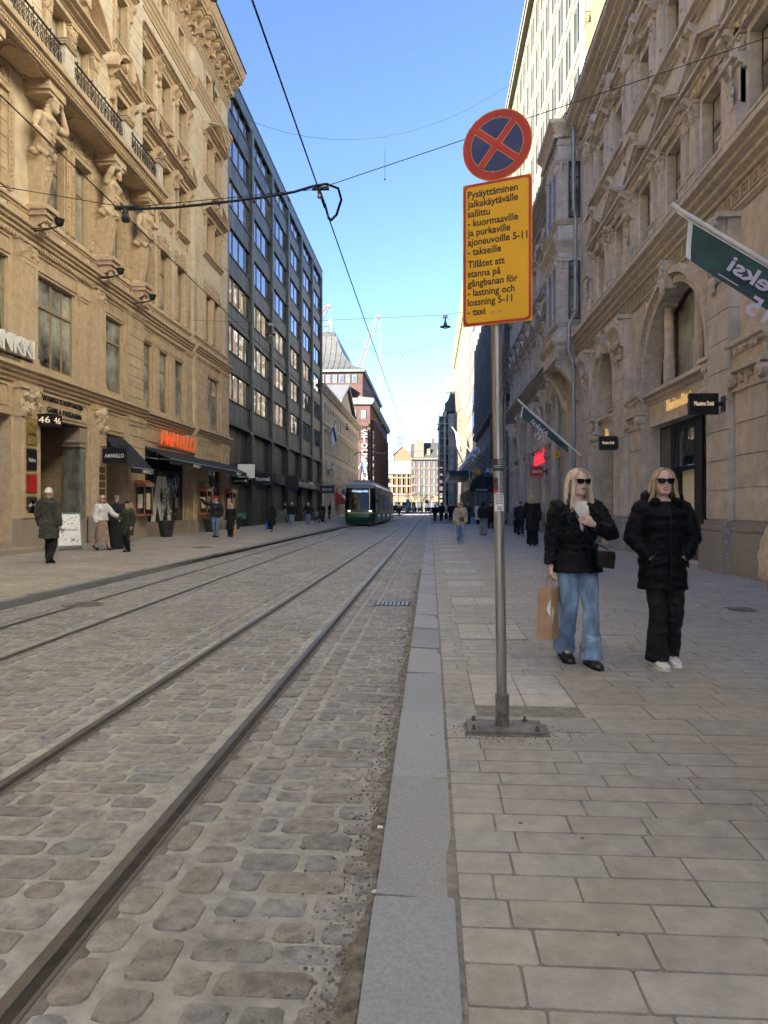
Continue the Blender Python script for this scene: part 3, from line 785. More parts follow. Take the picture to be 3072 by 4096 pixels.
# grooved ashlar courses on the upper plaster
for u0, u1, w, ops in ((22.0,N0,WN,f4n+f5n),(N0,N1,WM,mid4+mid5),(N1,B1,WB,bw)):
    cuts = sorted([(o[0]-.32, o[1]+.32) for o in ops if 15 < o[2] < 21])
    mer = []
    for c_ in cuts:
        if mer and c_[0] <= mer[-1][1]+.3: mer[-1] = (mer[-1][0], max(mer[-1][1], c_[1]))
        else: mer.append(c_)
    x = u0
    for a, e in mer+[(u1, u1)]:
        if a-x > .25: grooved(wb, x+.002, a, 15.0, 23.9, w, .62, 2)
        x = max(x, e)
wb.build('wall', [M['ochre'], M['ochre2'], M['cream']], lb)
# cornices
cb = F.mb()
for u0, u1, w in ((U0,N0+.1,WN),(N0+.1,N1-.1,WM),(N1-.1,B1+.12,WB)):
    corn(cb, u0, u1, moulding(w, .34, 5.22, 5.75, 4))
    corn(cb, u0, u1, moulding(w, .30, 9.75, 10.28, 4)); dentils(cb, max(u0,14), u1, w, w+.12, 9.66, 9.75, .16)
    corn(cb, u0, u1, moulding(w, .10, 10.62, 10.80, 2))
    corn(cb, u0, u1, moulding(w, .30, 24.05, 24.8, 4))
    corn(cb, u0, u1, moulding(w, .16, 26.5, 26.85, 3))
cb.build('cornice', M['ochre2'], lb)
cb = F.mb()
for u0, u1, w in ((14,N0+.1,WN),(N0+.1,N1-.1,WM),(N1-.1,B1+.1,WB)):
    n = int((u1-u0)/.34)
    for i in range(n): cb.ell((u0+(i+.5)*(u1-u0)/n, w+.16, 26.98), (.12,.09,.11))
    n = max(2, round((u1-u0)/.95))
    for i in range(n):
        x = u0+.15+i*(u1-u0-.7)/(n-1)
        bracket(cb, x, x+.4, w, .75, 27.15, 27.95); carve(cb, x+.02, x+.38, 27.2, 27.6, w+.42, 8, .12); cb.box(x-.06, x+.46, w, w+.86, 27.95, 28.08)
    corn(cb, u0, u1, [(w-.3,27.05),(w+.02,27.05),(w+.02,28.08),(w+.95,28.08),(w+.95,28.28),(w+1.02,28.3),(w+1.16,28.62),(w+1.16,28.75),(w-.3,28.9)])
corn(cb, U0, 14, moulding(WN, 1.1, 27.0, 28.75, 4))
cb.build('eaves', M['ochre2'], lb)
bk = F.mb(); bk.box(U0,B1,-14,-13.8,0,27); bk.box(U0,22.0,-.9,-.8,0,27); bk.box(26.9,B1,-2,-1.9,0,27); bk.box(22.0,26.9,-2,-1.9,4.5,27); bk.build('back_wall', M['ochre'], lb)
rb = F.mb(); rb.extr([(1.5,28.76),(1.5,28.84),(-7,32.5),(-14,32.5),(-14,26.9),(-.3,26.9),(-.3,28.76)], U0, N1-.1); rb.extr([(1.42,28.76),(1.42,28.84),(-7,32.5),(-14,32.5),(-14,26.9),(-.3,26.9),(-.3,28.76)], N1-.1, B1+.1)
rb.build('roof', M['darkmetal'], lb)
# F2 big windows, piers between
for (a,e,c,d,_), mu in zip(f2n, ((.5,),(.45,.72),())): win_left(a,e,c,d,WN, mull=mu, trans=(.68,), fw=.085)
for a,e,c,d,_ in mid2: win_left(a,e,c,d,WM, trans=(.68,), fw=.075)
win_left(*bay2[:4], WB, mull=(.5,), trans=(.68,), fw=.075)
for a, e in ((21.0,22.0),(25.95,26.75)): pilaster(F, a, e, WN, .2, 5.76, 9.7, M['ochre2'], .35, .6, True, carved=16)
for a, e in ((24.95,25.5),): pilaster(F, a, e, WN-.12, .2, 5.76, 9.1, M['ochre2'], .3, .25, False, carved=0)
pilaster(F, 29.0, 30.62, WN, .1, 5.76, 9.7, M['ochre'], .3, .2, rust=.43, carved=0)
for a, e in ((32.7,33.25),(34.75,35.35)): pilaster(F, a, e, WM-.1, .2, 5.76, 9.15, M['ochre2'], .3, .22, False, carved=0)
pilaster(F, 37.0, 37.95, WM, .1, 5.76, 9.7, M['ochre'], .3, .2, rust=.43, carved=0)
pilaster(F, 38.05, 40.0, WB, .1, 5.76, 9.7, M['ochre'], .3, .2, rust=.43, carved=0); pilaster(F, 42.75, 44.25, WB, .1, 5.76, 9.7, M['ochre'], .3, .2, rust=.43, carved=0)
for u0, u1, w in ((17.7,20.8,WN),(22.15,24.85,WN),(26.85,28.85,WN),(31.2,32.6,WM),(33.35,34.65,WM),(35.45,36.9,WM),(40.15,42.6,WB)):
    b = F.mb()
    for q in ((u0,u0+.05,9.05,9.58),(u1-.05,u1,9.05,9.58),(u0+.05,u1-.05,9.05,9.1),(u0+.05,u1-.05,9.53,9.58)): b.box(q[0],q[1],w-.01,w+.04,q[2],q[3])
    b.build('panel_moulding', M['ochre2'], lb)
# F3: paired windows with rope-carved jambs, foliage lintels
for a,e,c,d,_ in f3n: win_left(a,e,c,d,WN, mull=(.5,), trans=(.66,), fw=.07)
for a,e,c,d,_ in mid3: win_left(a,e,c,d,WM, mull=(), trans=(.66,), fw=.07)
for ops, w in ((f3n, WN), (mid3, WM), ([o for o in bw if o[2] < 12], WB)):
    for a,e,c,d,_ in ops:
        b = F.mb()
        for x in (a-.2, e+.02):
            b.box(x, x+.18, w-.02, w+.09, c, d)
            for i in range(16): b.ell((x+.09, w+.1, c+.1+i*(d-c-.15)/16), (.055,.04,.075))
        b.box(a-.2, e+.2, w-.02, w+.1, d, d+.12)
        for i in range(int((e-a+.2)/.12)): b.ell((a-.06+i*.12, w+.11, d+.2), (.05,.035,.08))
        carve(b, a-.15, e+.15, d+.3, d+.72, w+.02, 40, .085)
        b.build('carved_surround', M['ochre2'], lb)
b = F.mb()
for u0, u1, w in ((17,N0,WN),(N0,N1,WM),(N1,B1,WB)):
    x = u0
    while x < u1-.8:
        b.box(x+.1, min(x+1.5,u1-.05), w-.01, w+.05, 10.33, 10.58); x += 1.75
    grooved(b, u0 if u0 > 17 else 20.3, u0+.45 if u0 > 17 else 21.0, 11.0, 13.9, w, .48)
    if u0 == 17: grooved(b, 26.0, 26.9, 11.0, 13.9, w, .48); grooved(b, 28.95, 30.6, 11.0, 13.9, w, .48)
    grooved(b, u1-.5, u1-.02, 11.0, 13.9, w, .48)
b.build('ashlar_courses', M['ochre'], lb)
# F4, F5, attic windows with surrounds, hoods and pediments
for a,e,c,d,_ in f4n+f5n+f6n: win_left(a,e,c,d,WN, mull=(.5,) if d-c > 1.6 else (), trans=(.68,) if d-c > 1.6 else (), fw=.06)
for a,e,c,d,_ in mid4+mid5+mid6: win_left(a,e,c,d,WM, mull=(.5,) if d-c > 1.6 else (), trans=(.68,) if d-c > 1.6 else (), fw=.06)
for a,e,c,d,_ in bw: win_left(a,e,c,d,WB, mull=(.5,) if d-c > 1.6 else (), trans=(.68,) if d-c > 1.6 else (), fw=.06)
for a, e in ((17.6,21.3),(22.55,26.2)):
    for x in (a, (a+e)/2-.2, e-.38): 
        b = F.mb(); b.box(x, x+.36, WN-.02, WN+.16, 14.9, 17.75); capital(b, x, x+.36, WN, .16, 17.75, 18.3); b.build('pilaster', M['ochre2'], lb)
    hood(F, a-.05, e+.05, WN, 18.32, 'seg', M['ochre2'], .6, False, .5, 1.25)
surround(F, 27.95,29.0,15.6,18.05, WN, M['ochre2'], .2, .1, hang=True); hood(F, 27.45,29.5,WN,18.3,'seg',M['ochre2'],.5,True,.4,.8)
surround(F, 27.95,29.0,20.2,22.3, WN, M['ochre2'], .2, .1, hang=True); hood(F, 27.5,29.45,WN,22.5,None,M['ochre2'],.4,True,.4)
for a in (22.95,24.6): surround(F, a, a+1.05, 20.3, 22.3, WN, M['ochre2'], .18, .1)
for a,e,c,d,_ in mid4: surround(F, a,e,c,d,WM,M['ochre2'],.2,.1,hang=True); hood(F, a-.42,e+.42,WM,d+.22,'seg',M['ochre2'],.5,True,.38,.75)
for a,e,c,d,_ in mid5: surround(F, a,e,c,d,WM,M['ochre2'],.2,.1,hang=True); hood(F, a-.38,e+.38,WM,d+.22,None,M['ochre2'],.45,True,.4)
for z0, z1, k in ((15.85,17.85,'seg'),(20.2,22.35,'tri')):
    for x in (39.5,40.97,42.47): 
        b = F.mb(); b.box(x,x+.24,WB-.02,WB+.14,z0,z1-.3); capital(b,x,x+.24,WB,.14,z1-.3,z1+.05,n=8); b.build('pilaster', M['ochre2'], lb)
    hood(F, 39.35,42.85,WB,z1+.1,k,M['ochre2'],.5,False,.4,.85)
    b = F.mb(); corn(b, 39.3, 42.9, moulding(WB,.22,z0-.3,z0,3)); b.build('sill', M['ochre2'], lb)
for ops, w in ((f6n,WN),(mid6,WM),([o for o in bw if o[2] > 24],WB)):
    for a,e,c,d,_ in ops:
        for x in (a-.32,e+.06): b = F.mb(); b.box(x,x+.26,w-.02,w+.1,24.8,26.3); b.box(x-.04,x+.3,w-.02,w+.14,26.3,26.42); b.build('attic_pilaster', M['ochre2'], lb)
    for i in range(len(ops)-1):
        a, e = ops[i][1]+.5, ops[i+1][0]-.5
        if e-a > .3:
            b = F.mb()
            for q in ((a,a+.05,24.95,26.2),(e-.05,e,24.95,26.2),(a+.05,e-.05,24.95,25.0),(a+.05,e-.05,26.15,26.2)): b.box(q[0],q[1],w-.01,w+.04,q[2],q[3])
            b.build('attic_panel', M['ochre2'], lb)
# the balcony on its giants
BU0, BU1, BW = 15.0, 30.85, 1.36
bal = F.mb()
bal.box(BU0, BU1-.1, WN-.05, BW-.1, 14.78, 14.85)
corn(bal, BU0, BU1, [(WN-.05,14.85),(BW-.1,14.85),(BW-.1,14.95),(BW-.02,14.97),(BW-.02,15.05),(BW+.08,15.09),(BW+.1,15.25),(WN-.05,15.25)])
dentils(bal, BU0, BU1-.1, BW-.12, BW-.04, 14.85, 14.95, .115)
for i in range(10): bal.box(BU1-.1, BU1-.04, WN+.05+i*.12, WN+.11+i*.12, 14.85, 14.95)
# coffers and discs on the underside
for u0, u1 in ((19.6,21.6),(22.7,26.2),(27.3,29.4)):
    for q in ((u0,u1,WN+.1,WN+.18),(u0,u1,BW-.35,BW-.27),(u0,u0+.08,WN+.18,BW-.35),(u1-.08,u1,WN+.18,BW-.35)): bal.box(*q[:2], q[2], q[3], 14.73, 14.785)
    cu = (u0+u1)/2; ww = (WN+BW)/2-.05
    bal.extr3([(cu+.75*math.cos(6.2832*i/28), ww+.42*math.sin(6.2832*i/28)) for i in range(28)], 14.72, 14.785)
bo = bal.build('balcony', M['ochre2'], lb)
ped = ((18.4,19.05),(22.05,22.65),(26.55,27.1),(29.9,30.4))
pb = None
for a, e in ped:
    b = F.mb(); b.box(a,e,BW-.45,BW,15.25,16.17); b.box(a-.05,e+.05,BW-.5,BW+.05,15.25,15.37); b.build('pedestal', M['white_ped'], bo)
    b = F.mb(); b.box(a-.07,e+.07,BW-.52,BW+.07,16.17,16.23); b.box(a-.1,e+.1,BW-.55,BW+.1,16.23,16.29); b.build('pedestal_cap', M['ochre2'], bo)
    b = F.mb(); b.box(a-.11,e+.11,BW-.56,BW+.11,16.291,16.315); b.build('lead_cover', M['darkmetal'], bo)
for (a, e) in ((19.1,22.0),(22.7,26.5),(27.15,29.85)):
    b = F.mb(); w = BW-.12
    b.box(a,e,w-.03,w+.03,16.11,16.15); b.box(a,e,w-.012,w+.012,15.95,15.975); b.box(a,e,w-.015,w+.015,15.35,15.38)
    n = int((e-a)/.24)
    for i in range(n):
        x = a+(i+.5)*(e-a)/n
        b.box(x-.011,x+.011,w-.011,w+.011,15.38,16.11)
        for zc, rr in ((15.53,.085),(15.72,.07),(15.87,.05)):
            b.tube([(x+.12+rr*math.cos(t), w, zc+rr*math.sin(t)) for t in [6.283*q/8 for q in range(9)]], .011, 4)
        b.tube([(x,w,15.4),(x+.08,w+.05,15.55),(x+.02,w+.07,15.7),(x+.1,w+.02,15.9)], .011, 4)
        if i % 4 == 1: b.ell((x,w+.03,15.75),(.03,.03,.1)); b.ell((x, w, 16.21),(.03,.03,.05))
    b.build('railing', M['iron'], bo)
# giants (atlantes): herm pillars with a carved torso, one continuous mesh each
def atlas(u, w, raised, name='stone_giant'):
    b = MB()
    # local frame: x along the street, y outwards, z up from the foot of the herm
    b.loft([[(-.17,-.25,0),(.17,-.25,0),(.17,.10,0),(-.17,.10,0)],[(-.3,-.3,1.55),(.3,-.3,1.55),(.3,.34,1.55),(-.3,.34,1.55)]])
    b.box(-.22,.22,-.25,.15,-.12,.06)
    T = [(1.45,.33,.27,.07),(1.7,.34,.27,.08),(1.9,.30,.23,.12),(2.1,.31,.24,.16),(2.32,.37,.27,.2),(2.5,.40,.27,.22),(2.62,.34,.22,.22),(2.7,.16,.14,.22),(2.84,.12,.12,.28)]
    b.loft([[(rx*math.cos(6.2832*i/16), yo+ry*math.sin(6.2832*i/16), z) for i in range(16)] for z, rx, ry, yo in T])
    for sx in (-1,1):
        b.ell((sx*.16,.42,2.44),(.17,.10,.13)); b.ell((sx*.36,.2,2.53),(.15,.16,.15))
        for k, z in enumerate((1.82,1.97,2.12)): b.ell((sx*.085,.36+.02*k,z),(.085,.06,.075))
    b.sph((.02,.40,2.98),(.145,.17,.20),12,9); b.ell((.02,.55,2.93),(.04,.06,.05)); b.ell((.02,.5,2.8),(.09,.09,.12)); b.ell((.02,.53,3.03),(.12,.06,.03))
    for i in range(16):
        t = 6.2832*i/16; b.ell((.02+.15*math.cos(t), .36+.16*math.sin(t), 3.08+.04*math.sin(3*t)), (.07,.07,.08))
    for i in range(6): b.ell((.02+(-.12 if i%2 else .14), .3-.02*i, 2.95-.05*i),(.06,.08,.08))
    for i in range(22):
        t = 6.2832*i/22; b.ell((.36*math.cos(t), .08+.31*math.sin(t), 1.5+.06*math.sin(i*2.1)), (.1,.09,.11))
    for i in range(12): b.ell((.02*((i%3)-1)*2, .33-.02*i, 1.36-.1*i), (.11-.004*i,.05,.07))
    s = 1 if raised > 0 else -1
    arms = [((s*.38,.18,2.55),(s*.74,.42,2.48),(s*.52,.40,3.06),(s*.4,.42,3.2)), ((-s*.38,.18,2.55),(-s*.58,.14,2.12),(-s*.36,.46,1.76),(-s*.2,.5,1.66))]
    if abs(raised) > 1: arms[0] = ((s*.36,.2,2.6),(s*.44,.46,3.0),(s*.0,.52,3.12),(s*-.06,.5,3.3))
    for A in arms:
        b.tube([A[0], tuple((A[0][k]*.4+A[1][k]*.6) for k in range(3)), A[1]], [.13,.125,.09], 10)
        b.tube([A[1], tuple((A[1][k]*.6+A[2][k]*.4) for k in range(3)), A[2], A[3]], [.095,.1,.06,.07], 10)
        h = A[3]; d = (Vector(A[3])-Vector(A[2])).normalized()
        for q in range(4): 
            o_ = (q-1.5)*.04; b.tube([Vector(h)+Vector((o_,0,0)), Vector(h)+Vector((o_*1.1,.02,0))+d*.09, Vector(h)+Vector((o_*1.1,.06,0))+d*.14], [.028,.025,.018], 6)
    me = remesh(b, .022, M['ochre2'], 1, name)
    k = 1.09
    for v in me.vertices: v.co = Vector(fl(u+v.co.x*k, w+v.co.y*k, 10.95+v.co.z*k))
    me.update(); link(bpy.data.objects.new(name, me), lb)
for u, r in ((18.7,-2),(22.0,1),(26.65,-2),(29.85,1)):
    atlas(u, .55, r)
    b = F.mb(); b.box(u-.5,u+.5,WN-.02,1.15,14.47,14.78); b.box(u-.42,u+.42,WN-.02,1.1,14.36,14.47)
    for i in range(7): b.extr([(WN+.1+i*.11,14.57),(WN+.16+i*.11,14.57),(WN+.16+i*.11,14.67),(WN+.1+i*.11,14.67)], u-.52, u+.52)
    b.build('corbel_block', M['ochre2'], lb)
    b = F.mb(); b.box(u-.36,u+.36,WN-.02,1.0,10.78,10.93); b.box(u-.3,u+.3,WN-.02,.92,10.62,10.78); bracket(b,u-.22,u+.22,WN,.55,9.95,10.62); carve(b,u-.2,u+.2,10.05,10.5,WN+.45,14,.1)
    b.build('console', M['ochre2'], lb)
# ground floor
for a, e in ((21.0,22.1),(25.95,26.75)): pilaster(F, a, e, WN, .22, 1.05, 5.22, M['ochre2'], .25, 1.05, True, carved=26)
b = F.mb()
for a, e, w, p in ((20.9,22.2,WN,.3),(25.75,26.85,WN,.3),(28.9,30.72,WN,.22),(30.72,37.1,WM,.14),(37.1,37.98,WM,.22),(37.98,40.1,WB,.22),(40.1,42.8,WB,.12),(42.8,44.32,WB,.22)):
    h = .95 if w == WN else .62
    b.box(a, e, w-.05, w+p, 0, h); b.box(a, e, w-.05, w+p-.06, h, h+.1)
b.box(-10,20.9,WN-.05,WN+.12,0,.3)
b.build('plinth', M['granite_red'], lb)
b = F.mb(); b.box(17.2,21.2,WN+.1,1.35,.02,.18); b.build('doorstep', M['granite_red'], lb)
pilaster(F, 28.95, 30.68, WN, .14, 1.05, 5.2, M['ochre'], .05, .35, rust=.5, carved=0)
pilaster(F, 37.05, 37.97, WM, .14, .75, 5.2, M['ochre'], .05, .35, rust=.5, carved=0)
pilaster(F, 38.02, 40.08, WB, .14, .75, 5.2, M['ochre'], .05, .35, rust=.5, carved=0)
pilaster(F, 42.82, 44.28, WB, .14, .75, 5.2, M['ochre'], .05, .35, rust=.5, carved=0)
b = F.mb()                                     # scalloped fascia panels
for a, e, w in ((17.6,20.7,WN),(22.3,25.7,WN),(26.9,28.8,WN),(31.2,36.8,WM),(40.3,42.6,WB)):
    z0, z1 = 4.45, 5.12
    for q in ((a,a+.04,z0+.1,z1-.1),(e-.04,e,z0+.1,z1-.1),(a+.1,e-.1,z0,z0+.04),(a+.1,e-.1,z1-.04,z1)): b.box(q[0],q[1],w-.01,w+.035,q[2],q[3])
    for x in (a+.05,e-.05):
        for z in (z0+.05,z1-.05): b.ell((x,w+.01,z),(.06,.03,.06))
b.build('fascia_moulding', M['ochre2'], lb)
put_text('WANHA KAUPPAKUJA', M['black'], fl(22.55, WN+.03, 4.86), (0,1,0), (0,0,1), lb, width=2.75, height=.21, depth=.02, offset=.012, space=1.12)
put_text('GAMLA PASSAGEN', M['black'], fl(22.85, WN+.03, 4.55), (0,1,0), (0,0,1), lb, width=2.3, height=.19, depth=.02, offset=.012, space=1.12)
put_text('46 A', M['bronze'], fl(18.6, WN+.03, 4.72), (0,1,0), (0,0,1), lb, width=.8, height=.22, depth=.02)
# passage: tunnel and inner arch coloured dark for shade, grey marble jamb
b = F.mb(); wall(b, 22.2, 25.8, -.1, 4.4, WN-2.9, [(22.6,25.15,-.1,2.2,.6,'arch')], 0)
n = 16
for t0, t1, p in ((0,.22,.08),):
    rings = []
    for q in range(n+1):
        t = math.pi*q/n; r0, r1 = 1.275, 1.275+.25
        rings.append([(23.875+r0*math.cos(t),WN-2.9,2.2+r0*math.sin(t)),(23.875+r0*math.cos(t),WN-2.78,2.2+r0*math.sin(t)),(23.875+r1*math.cos(t),WN-2.78,2.2+r1*math.sin(t)),(23.875+r1*math.cos(t),WN-2.9,2.2+r1*math.sin(t))])
    b.loft(rings)
b.build('inner_arch', mat('passage_shade_plaster',(.20,.13,.075),.8,.15,2), lb)
b = F.mb(); b.box(22.25,25.75,WN-7,WN-6.9,-.1,4.4); b.box(22.2,22.25,WN-6.9,WN-3.5,-.1,4.4); b.box(25.75,25.8,WN-6.9,WN-3.5,-.1,4.4); b.box(22.25,25.75,WN-6.9,WN-3.5,4.3,4.4); b.box(22.19,22.25,WN-2.9,WN-.3,-.1,4.35); b.box(22.25,25.75,WN-2.9,WN-.3,4.3,4.36); b.box(22.25,25.2,WN-2.95,WN-.9,-.02,.04); b.build('passage_shade_lining', M['bronze'], lb)
b = F.mb(); b.box(25.3,25.74,WN-.72,WN-.1,.95,3.6); b.build('marble_jamb', M['marble'], lb)
b = F.mb(); b.box(25.22,25.74,WN-.78,WN-.06,0,.95); b.build('jamb_base', M['granite_red'], lb); b = F.mb(); b.box(25.22,25.74,WN-.78,WN-.06,3.6,3.75); b.box(25.12,25.74,WN-.86,WN-.02,3.75,3.95); b.box(25.2,25.74,WN-.8,WN-.05,3.95,4.3); b.build('jamb_capital', M['granite_red'], lb)
b = F.mb()
for i in range(9): b.box(22.6+i*.28,22.63+i*.28,WN-3.6,WN-3.57,0,2.6)
b.box(22.4,24.9,WN-3.6,WN-3.57,2.5,2.56); b.box(22.4,24.9,WN-3.6,WN-3.57,1.2,1.26); b.build('gate', M['iron'], lb)
# shopfront with brown doors at the far left
window(F, 17.4,20.85,2.6,4.2, WN-.45, M['wood'], M['shopglass'], .1, (.35,.7), (), 'shop_window')
b = F.mb(); b.box(17.4,20.85,WN-.5,WN-.42,.25,2.6)
for a, e in ((17.5,18.5),(18.6,19.6),(19.75,20.75)):
    b.box(a,e,WN-.43,WN-.38,.3,.95); b.box(a,a+.1,WN-.43,WN-.37,.95,2.5); b.box(e-.1,e,WN-.43,WN-.37,.95,2.5); b.box(a+.1,e-.1,WN-.43,WN-.37,2.4,2.5)
dr = b.build('door', M['wood'], lb)
b = F.mb()
for a, e in ((17.6,18.4),(18.7,19.5),(19.85,20.65)): b.add([(a,WN-.405,1.0),(e,WN-.405,1.0),(e,WN-.405,2.4),(a,WN-.405,2.4)],[(3,2,1,0)])
b.build('pane', M['shopglass'], dr)
b = F.mb()
for x in (18.45,19.7): b.tube([fl(0,0,0)]*0 or [(x,WN-.33,1.0),(x,WN-.3,1.05),(x,WN-.3,1.6),(x,WN-.33,1.65)], .018, 6)
b.build('handle', M['railtop'], dr)
# entrance under the sloping awning
b = F.mb(); b.box(26.85,28.9,WN-1.65,WN-1.6,0,4.3); b.box(26.95,28.8,WN-1.6,WN-1.55,.1,2.6); b.build('entrance_wall', mat('umber_plaster',(.16,.075,.04),.7,.15,2), lb)
# restaurant windows with white decals
window(F, 31.0,36.9,.55,4.1, WM-.13, M['bronze'], M['shopglass'], .09, (.2,.42,.8), (.74,), 'shop_window')
window(F, 40.2,42.7,.7,4.1, WB-.13, M['bronze'], M['shopglass'], .09, (.5,), (.74,), 'shop_window')
b = F.mb(); w0 = WM-.06; gm = M['text_white']
def poly(pts): b.extr2(pts, w0, w0+.006)
for s_ in (-1, 1):
    q = [(-.72,2.9),(-.03,2.9),(-.03,2.38),(-.3,1.95),(-.03,1.5),(-.03,.62),(-.1,.62),(-.72,1.5),(-1.02,.62),(-1.7,.62)]
    poly([(33.9+s_*-u*.8, z) for u, z in (q if s_ > 0 else q[::-1])])
b.build('window_decal', gm, lb)
w0 = WM-.06
for u, z in ((35.6,2.55),(36.0,2.7),(35.7,2.2)):
    b = F.mb()
    b.tube([(u+.22*math.cos(t)*(1+.3*math.sin(3*t)), w0, z+.3*math.sin(t)) for t in [6.283*i/14 for i in range(15)]], .012, 4); b.build('window_decal', gm, lb)
w0 = WB-.06; b = F.mb()
b.extr2([(41.35+ .38*math.cos(t)*(1 if math.sin(t) < .3 else .6), 1.9+.75*math.sin(t)) for t in [6.283*i/16 for i in range(16)]], w0, w0+.006)
for u, z, r in ((40.7,2.7,.3),(42.1,2.6,.3),(40.75,1.5,.25),(42.1,1.4,.28),(41.4,3.0,.25)):
    b.tube([(u+r*math.cos(t)*(1+.3*math.sin(3*t)), w0, z+r*1.2*math.sin(t)) for t in [6.283*i/14 for i in range(15)]], .012, 4)
b.build('window_decal', gm, lb)
# ================================================================ the copper clad office block
ob = place('office_block', 'dark patinated copper office block with bands of sky reflecting windows', 'building', (-13, 65, 0))
F = Fac(fl, True, ob)
PU = [44.55, 51.0, 57.6, 64.2, 70.8, 77.4, 84.0]
TOP = 29.4
b = F.mb(); b.extr([(-.25,0),(-.25,29.2),(-14,29.2),(-14,0)], 44.36, 84.4); b.build('wall', M['copper'], ob)
b = F.mb(); b.box(44.4,84.5,-.25,.12,28.55,29.5); b.box(44.36,84.55,-14,.16,29.5,29.62); b.build('parapet', M['copperfin'], ob)
for u in PU:
    b = F.mb(); z = 6.9
    while z < 28.5:
        b.box(u-.28, u+.28, -.25, .17, z, min(z+3.16, 28.54)); b.box(u-.30, u+.30, -.25, .19, min(z+3.16, 28.54), min(z+3.19, 28.56)); z += 3.19
    b.build('fin', M['copperfin'], ob)
    b = F.mb(); b.box(u-.32, u+.32, -.6, .16, 0, 6.9); b.build('pier', M['darkmetal'], ob)
rows = [(8.42+3.14*i, 8.42+3.14*i+1.8) for i in range(7)]
for i in range(6):
    a, e = PU[i]+.28, PU[i+1]-.28
    for j, (c, d) in enumerate(rows):
        f = window(F, a+.02, e-.02, c, d, -.10, M['brownbar'], M['panew'] if (i*7+j*5)%4 == 0 else M['paneb'], .05, (.24,.275,.50,.535,.76,.795), (), 'window', dep=.03)
    b = F.mb()
    zs = [7.0]+[q for r_ in rows for q in r_]+[28.55]
    for q in range(0, len(zs), 2):
        z0, z1 = zs[q], zs[q+1]
        n = 11
        for k_ in range(n):
            x = a+(e-a)*k_/n; b.box(x+.012, x+(e-a)/n-.012, -.25, .0, z0+.06, z1-.06)
        b.box(a, e, -.25, .06, z1-.06, z1); b.box(a, e, -.25, .04, z0, z0+.06)
    b.build('spandrel', M['copper'], ob)
    # mezzanine glazing, canopy beam, shop front
    window(F, a+.02, e-.02, 4.2, 6.75, -.5, M['darkmetal'], M['shopglass'], .09, (.42,.8), (), 'mezzanine_window', dep=.08)
    b = F.mb(); b.box(a, e, -.55, .12, 6.75, 7.0); b.box(a, e, -.6, .25, 3.35, 4.15); b.box(a, e, -.6, .3, 4.10, 4.19); b.build('fascia_beam', M['darkmetal'], ob)
    window(F, a+.02, e-.02, .55, 3.3, -.35, M['darkmetal'], mat('lit_shop_glass', (.15,.16,.10), .05, .7, .7, detail=3) if i in (0,1,2) else M['shopglass'], .08, (.5,) if i != 3 else (.3,.6), (), 'shop_window', dep=.08)
    b = F.mb(); b.box(a, e, -.5, -.15, 0, .54); b.build('base', M['darkmetal'], ob)
    b = F.mb(); b.tube([(e-.25,.1,6.7),(e-.25,.32,6.65)], .09, 8); b.build('flood_light', M['zinc'], ob)
a = PU[0]+.35
b = F.mb(); b.box(a, PU[1]-.5, -.24, -.22, .6, 1.0); b.build('window_decal', mat('turquoise_film',(.12,.42,.33),.4,.1,3), ob)
b = F.mb(); b.tube([(a+.3,-.6,2.5),(PU[1]-1.2,-.6,2.42)], .035, 6); b.build('tube_light', mat('blue_tube',(.2,.5,.9),.4,.02,3,emit=(.25,.6,1),estr=2.2), ob)
# ================================================================ pale classical building with a pediment
pb_ = place('classical_building', 'pale stone classical building with a triangular gable behind the office block', 'building', (-13, 105, 0))
F = Fac(fl, True, pb_)
M['pale'] = mat('pale_facade', (.66,.61,.51), .85, .1, 2, .1, 30, dirt=.2)
M['tin'] = mat('tin_roof', (.15,.15,.15), .5, .15, 2, metal=.2)
ops = []
us_ = [87.0+2.55*i for i in range(16)]
for u in us_:
    for c, d in ((5.2,7.3),(8.6,10.9),(12.2,14.3)): ops.append((u,u+1.15,c,d,.3))
sh = [(u-.3, u+1.5, .3, 3.6, .4) for u in us_[::1]]
b = F.mb(); wall(b, 84.6, 128, 0, 16, 0, ops+sh, 0)
b.add([(84.6,0,0),(84.6,0,16),(84.6,-14,16),(84.6,-14,0)],[(0,1,2,3)],0); b.add([(128,0,0),(128,0,16),(128,-14,16),(128,-14,0)],[(3,2,1,0)],0)
b.build('wall', M['pale'], pb_)
for (a,e,c,d,_) in ops: window(F, a, e, c, d, -.22, M['ochframe'], M['pane'], .07, (.5,), (.66,))
for (a,e,c,d,_) in sh: window(F, a, e, c, d, -.3, M['bronze'], M['shopglass'], .08, (), (.75,), 'shop_window')
b = F.mb()
corn(b, 84.5, 128.1, moulding(0,.5,15.2,16.1,4)); corn(b, 84.5, 128.1, moulding(0,.16,4.2,4.6,3)); corn(b, 84.5, 128.1, moulding(0,.12,11.5,11.75,2))
dentils(b, 84.6, 128, 0, .3, 15.3, 15.5, .5)
b.build('cornice', M['pale'], pb_)
b = F.mb()
for u in us_: b.box(u-.15,u+1.3,-.02,.16,8.25,8.42); b.box(u-.15,u+1.3,-.02,.18,11.05,11.2); b.box(u-.1,u+1.25,-.02,.1,4.95,5.1)
b.build('sills', M['pale'], pb_)
b = F.mb(); b.extr([(.5,16.1),(.5,16.2),(-6,18.2),(-13,16.2),(-13,16.1)], 84.5, 128.1); b.build('roof', M['tin'], pb_)
b = F.mb(); b.extr2([(100,16.1),(118,16.1),(109,19.6)], -8, .12); 
b.build('gable', M['pale'], pb_)
b = F.mb()
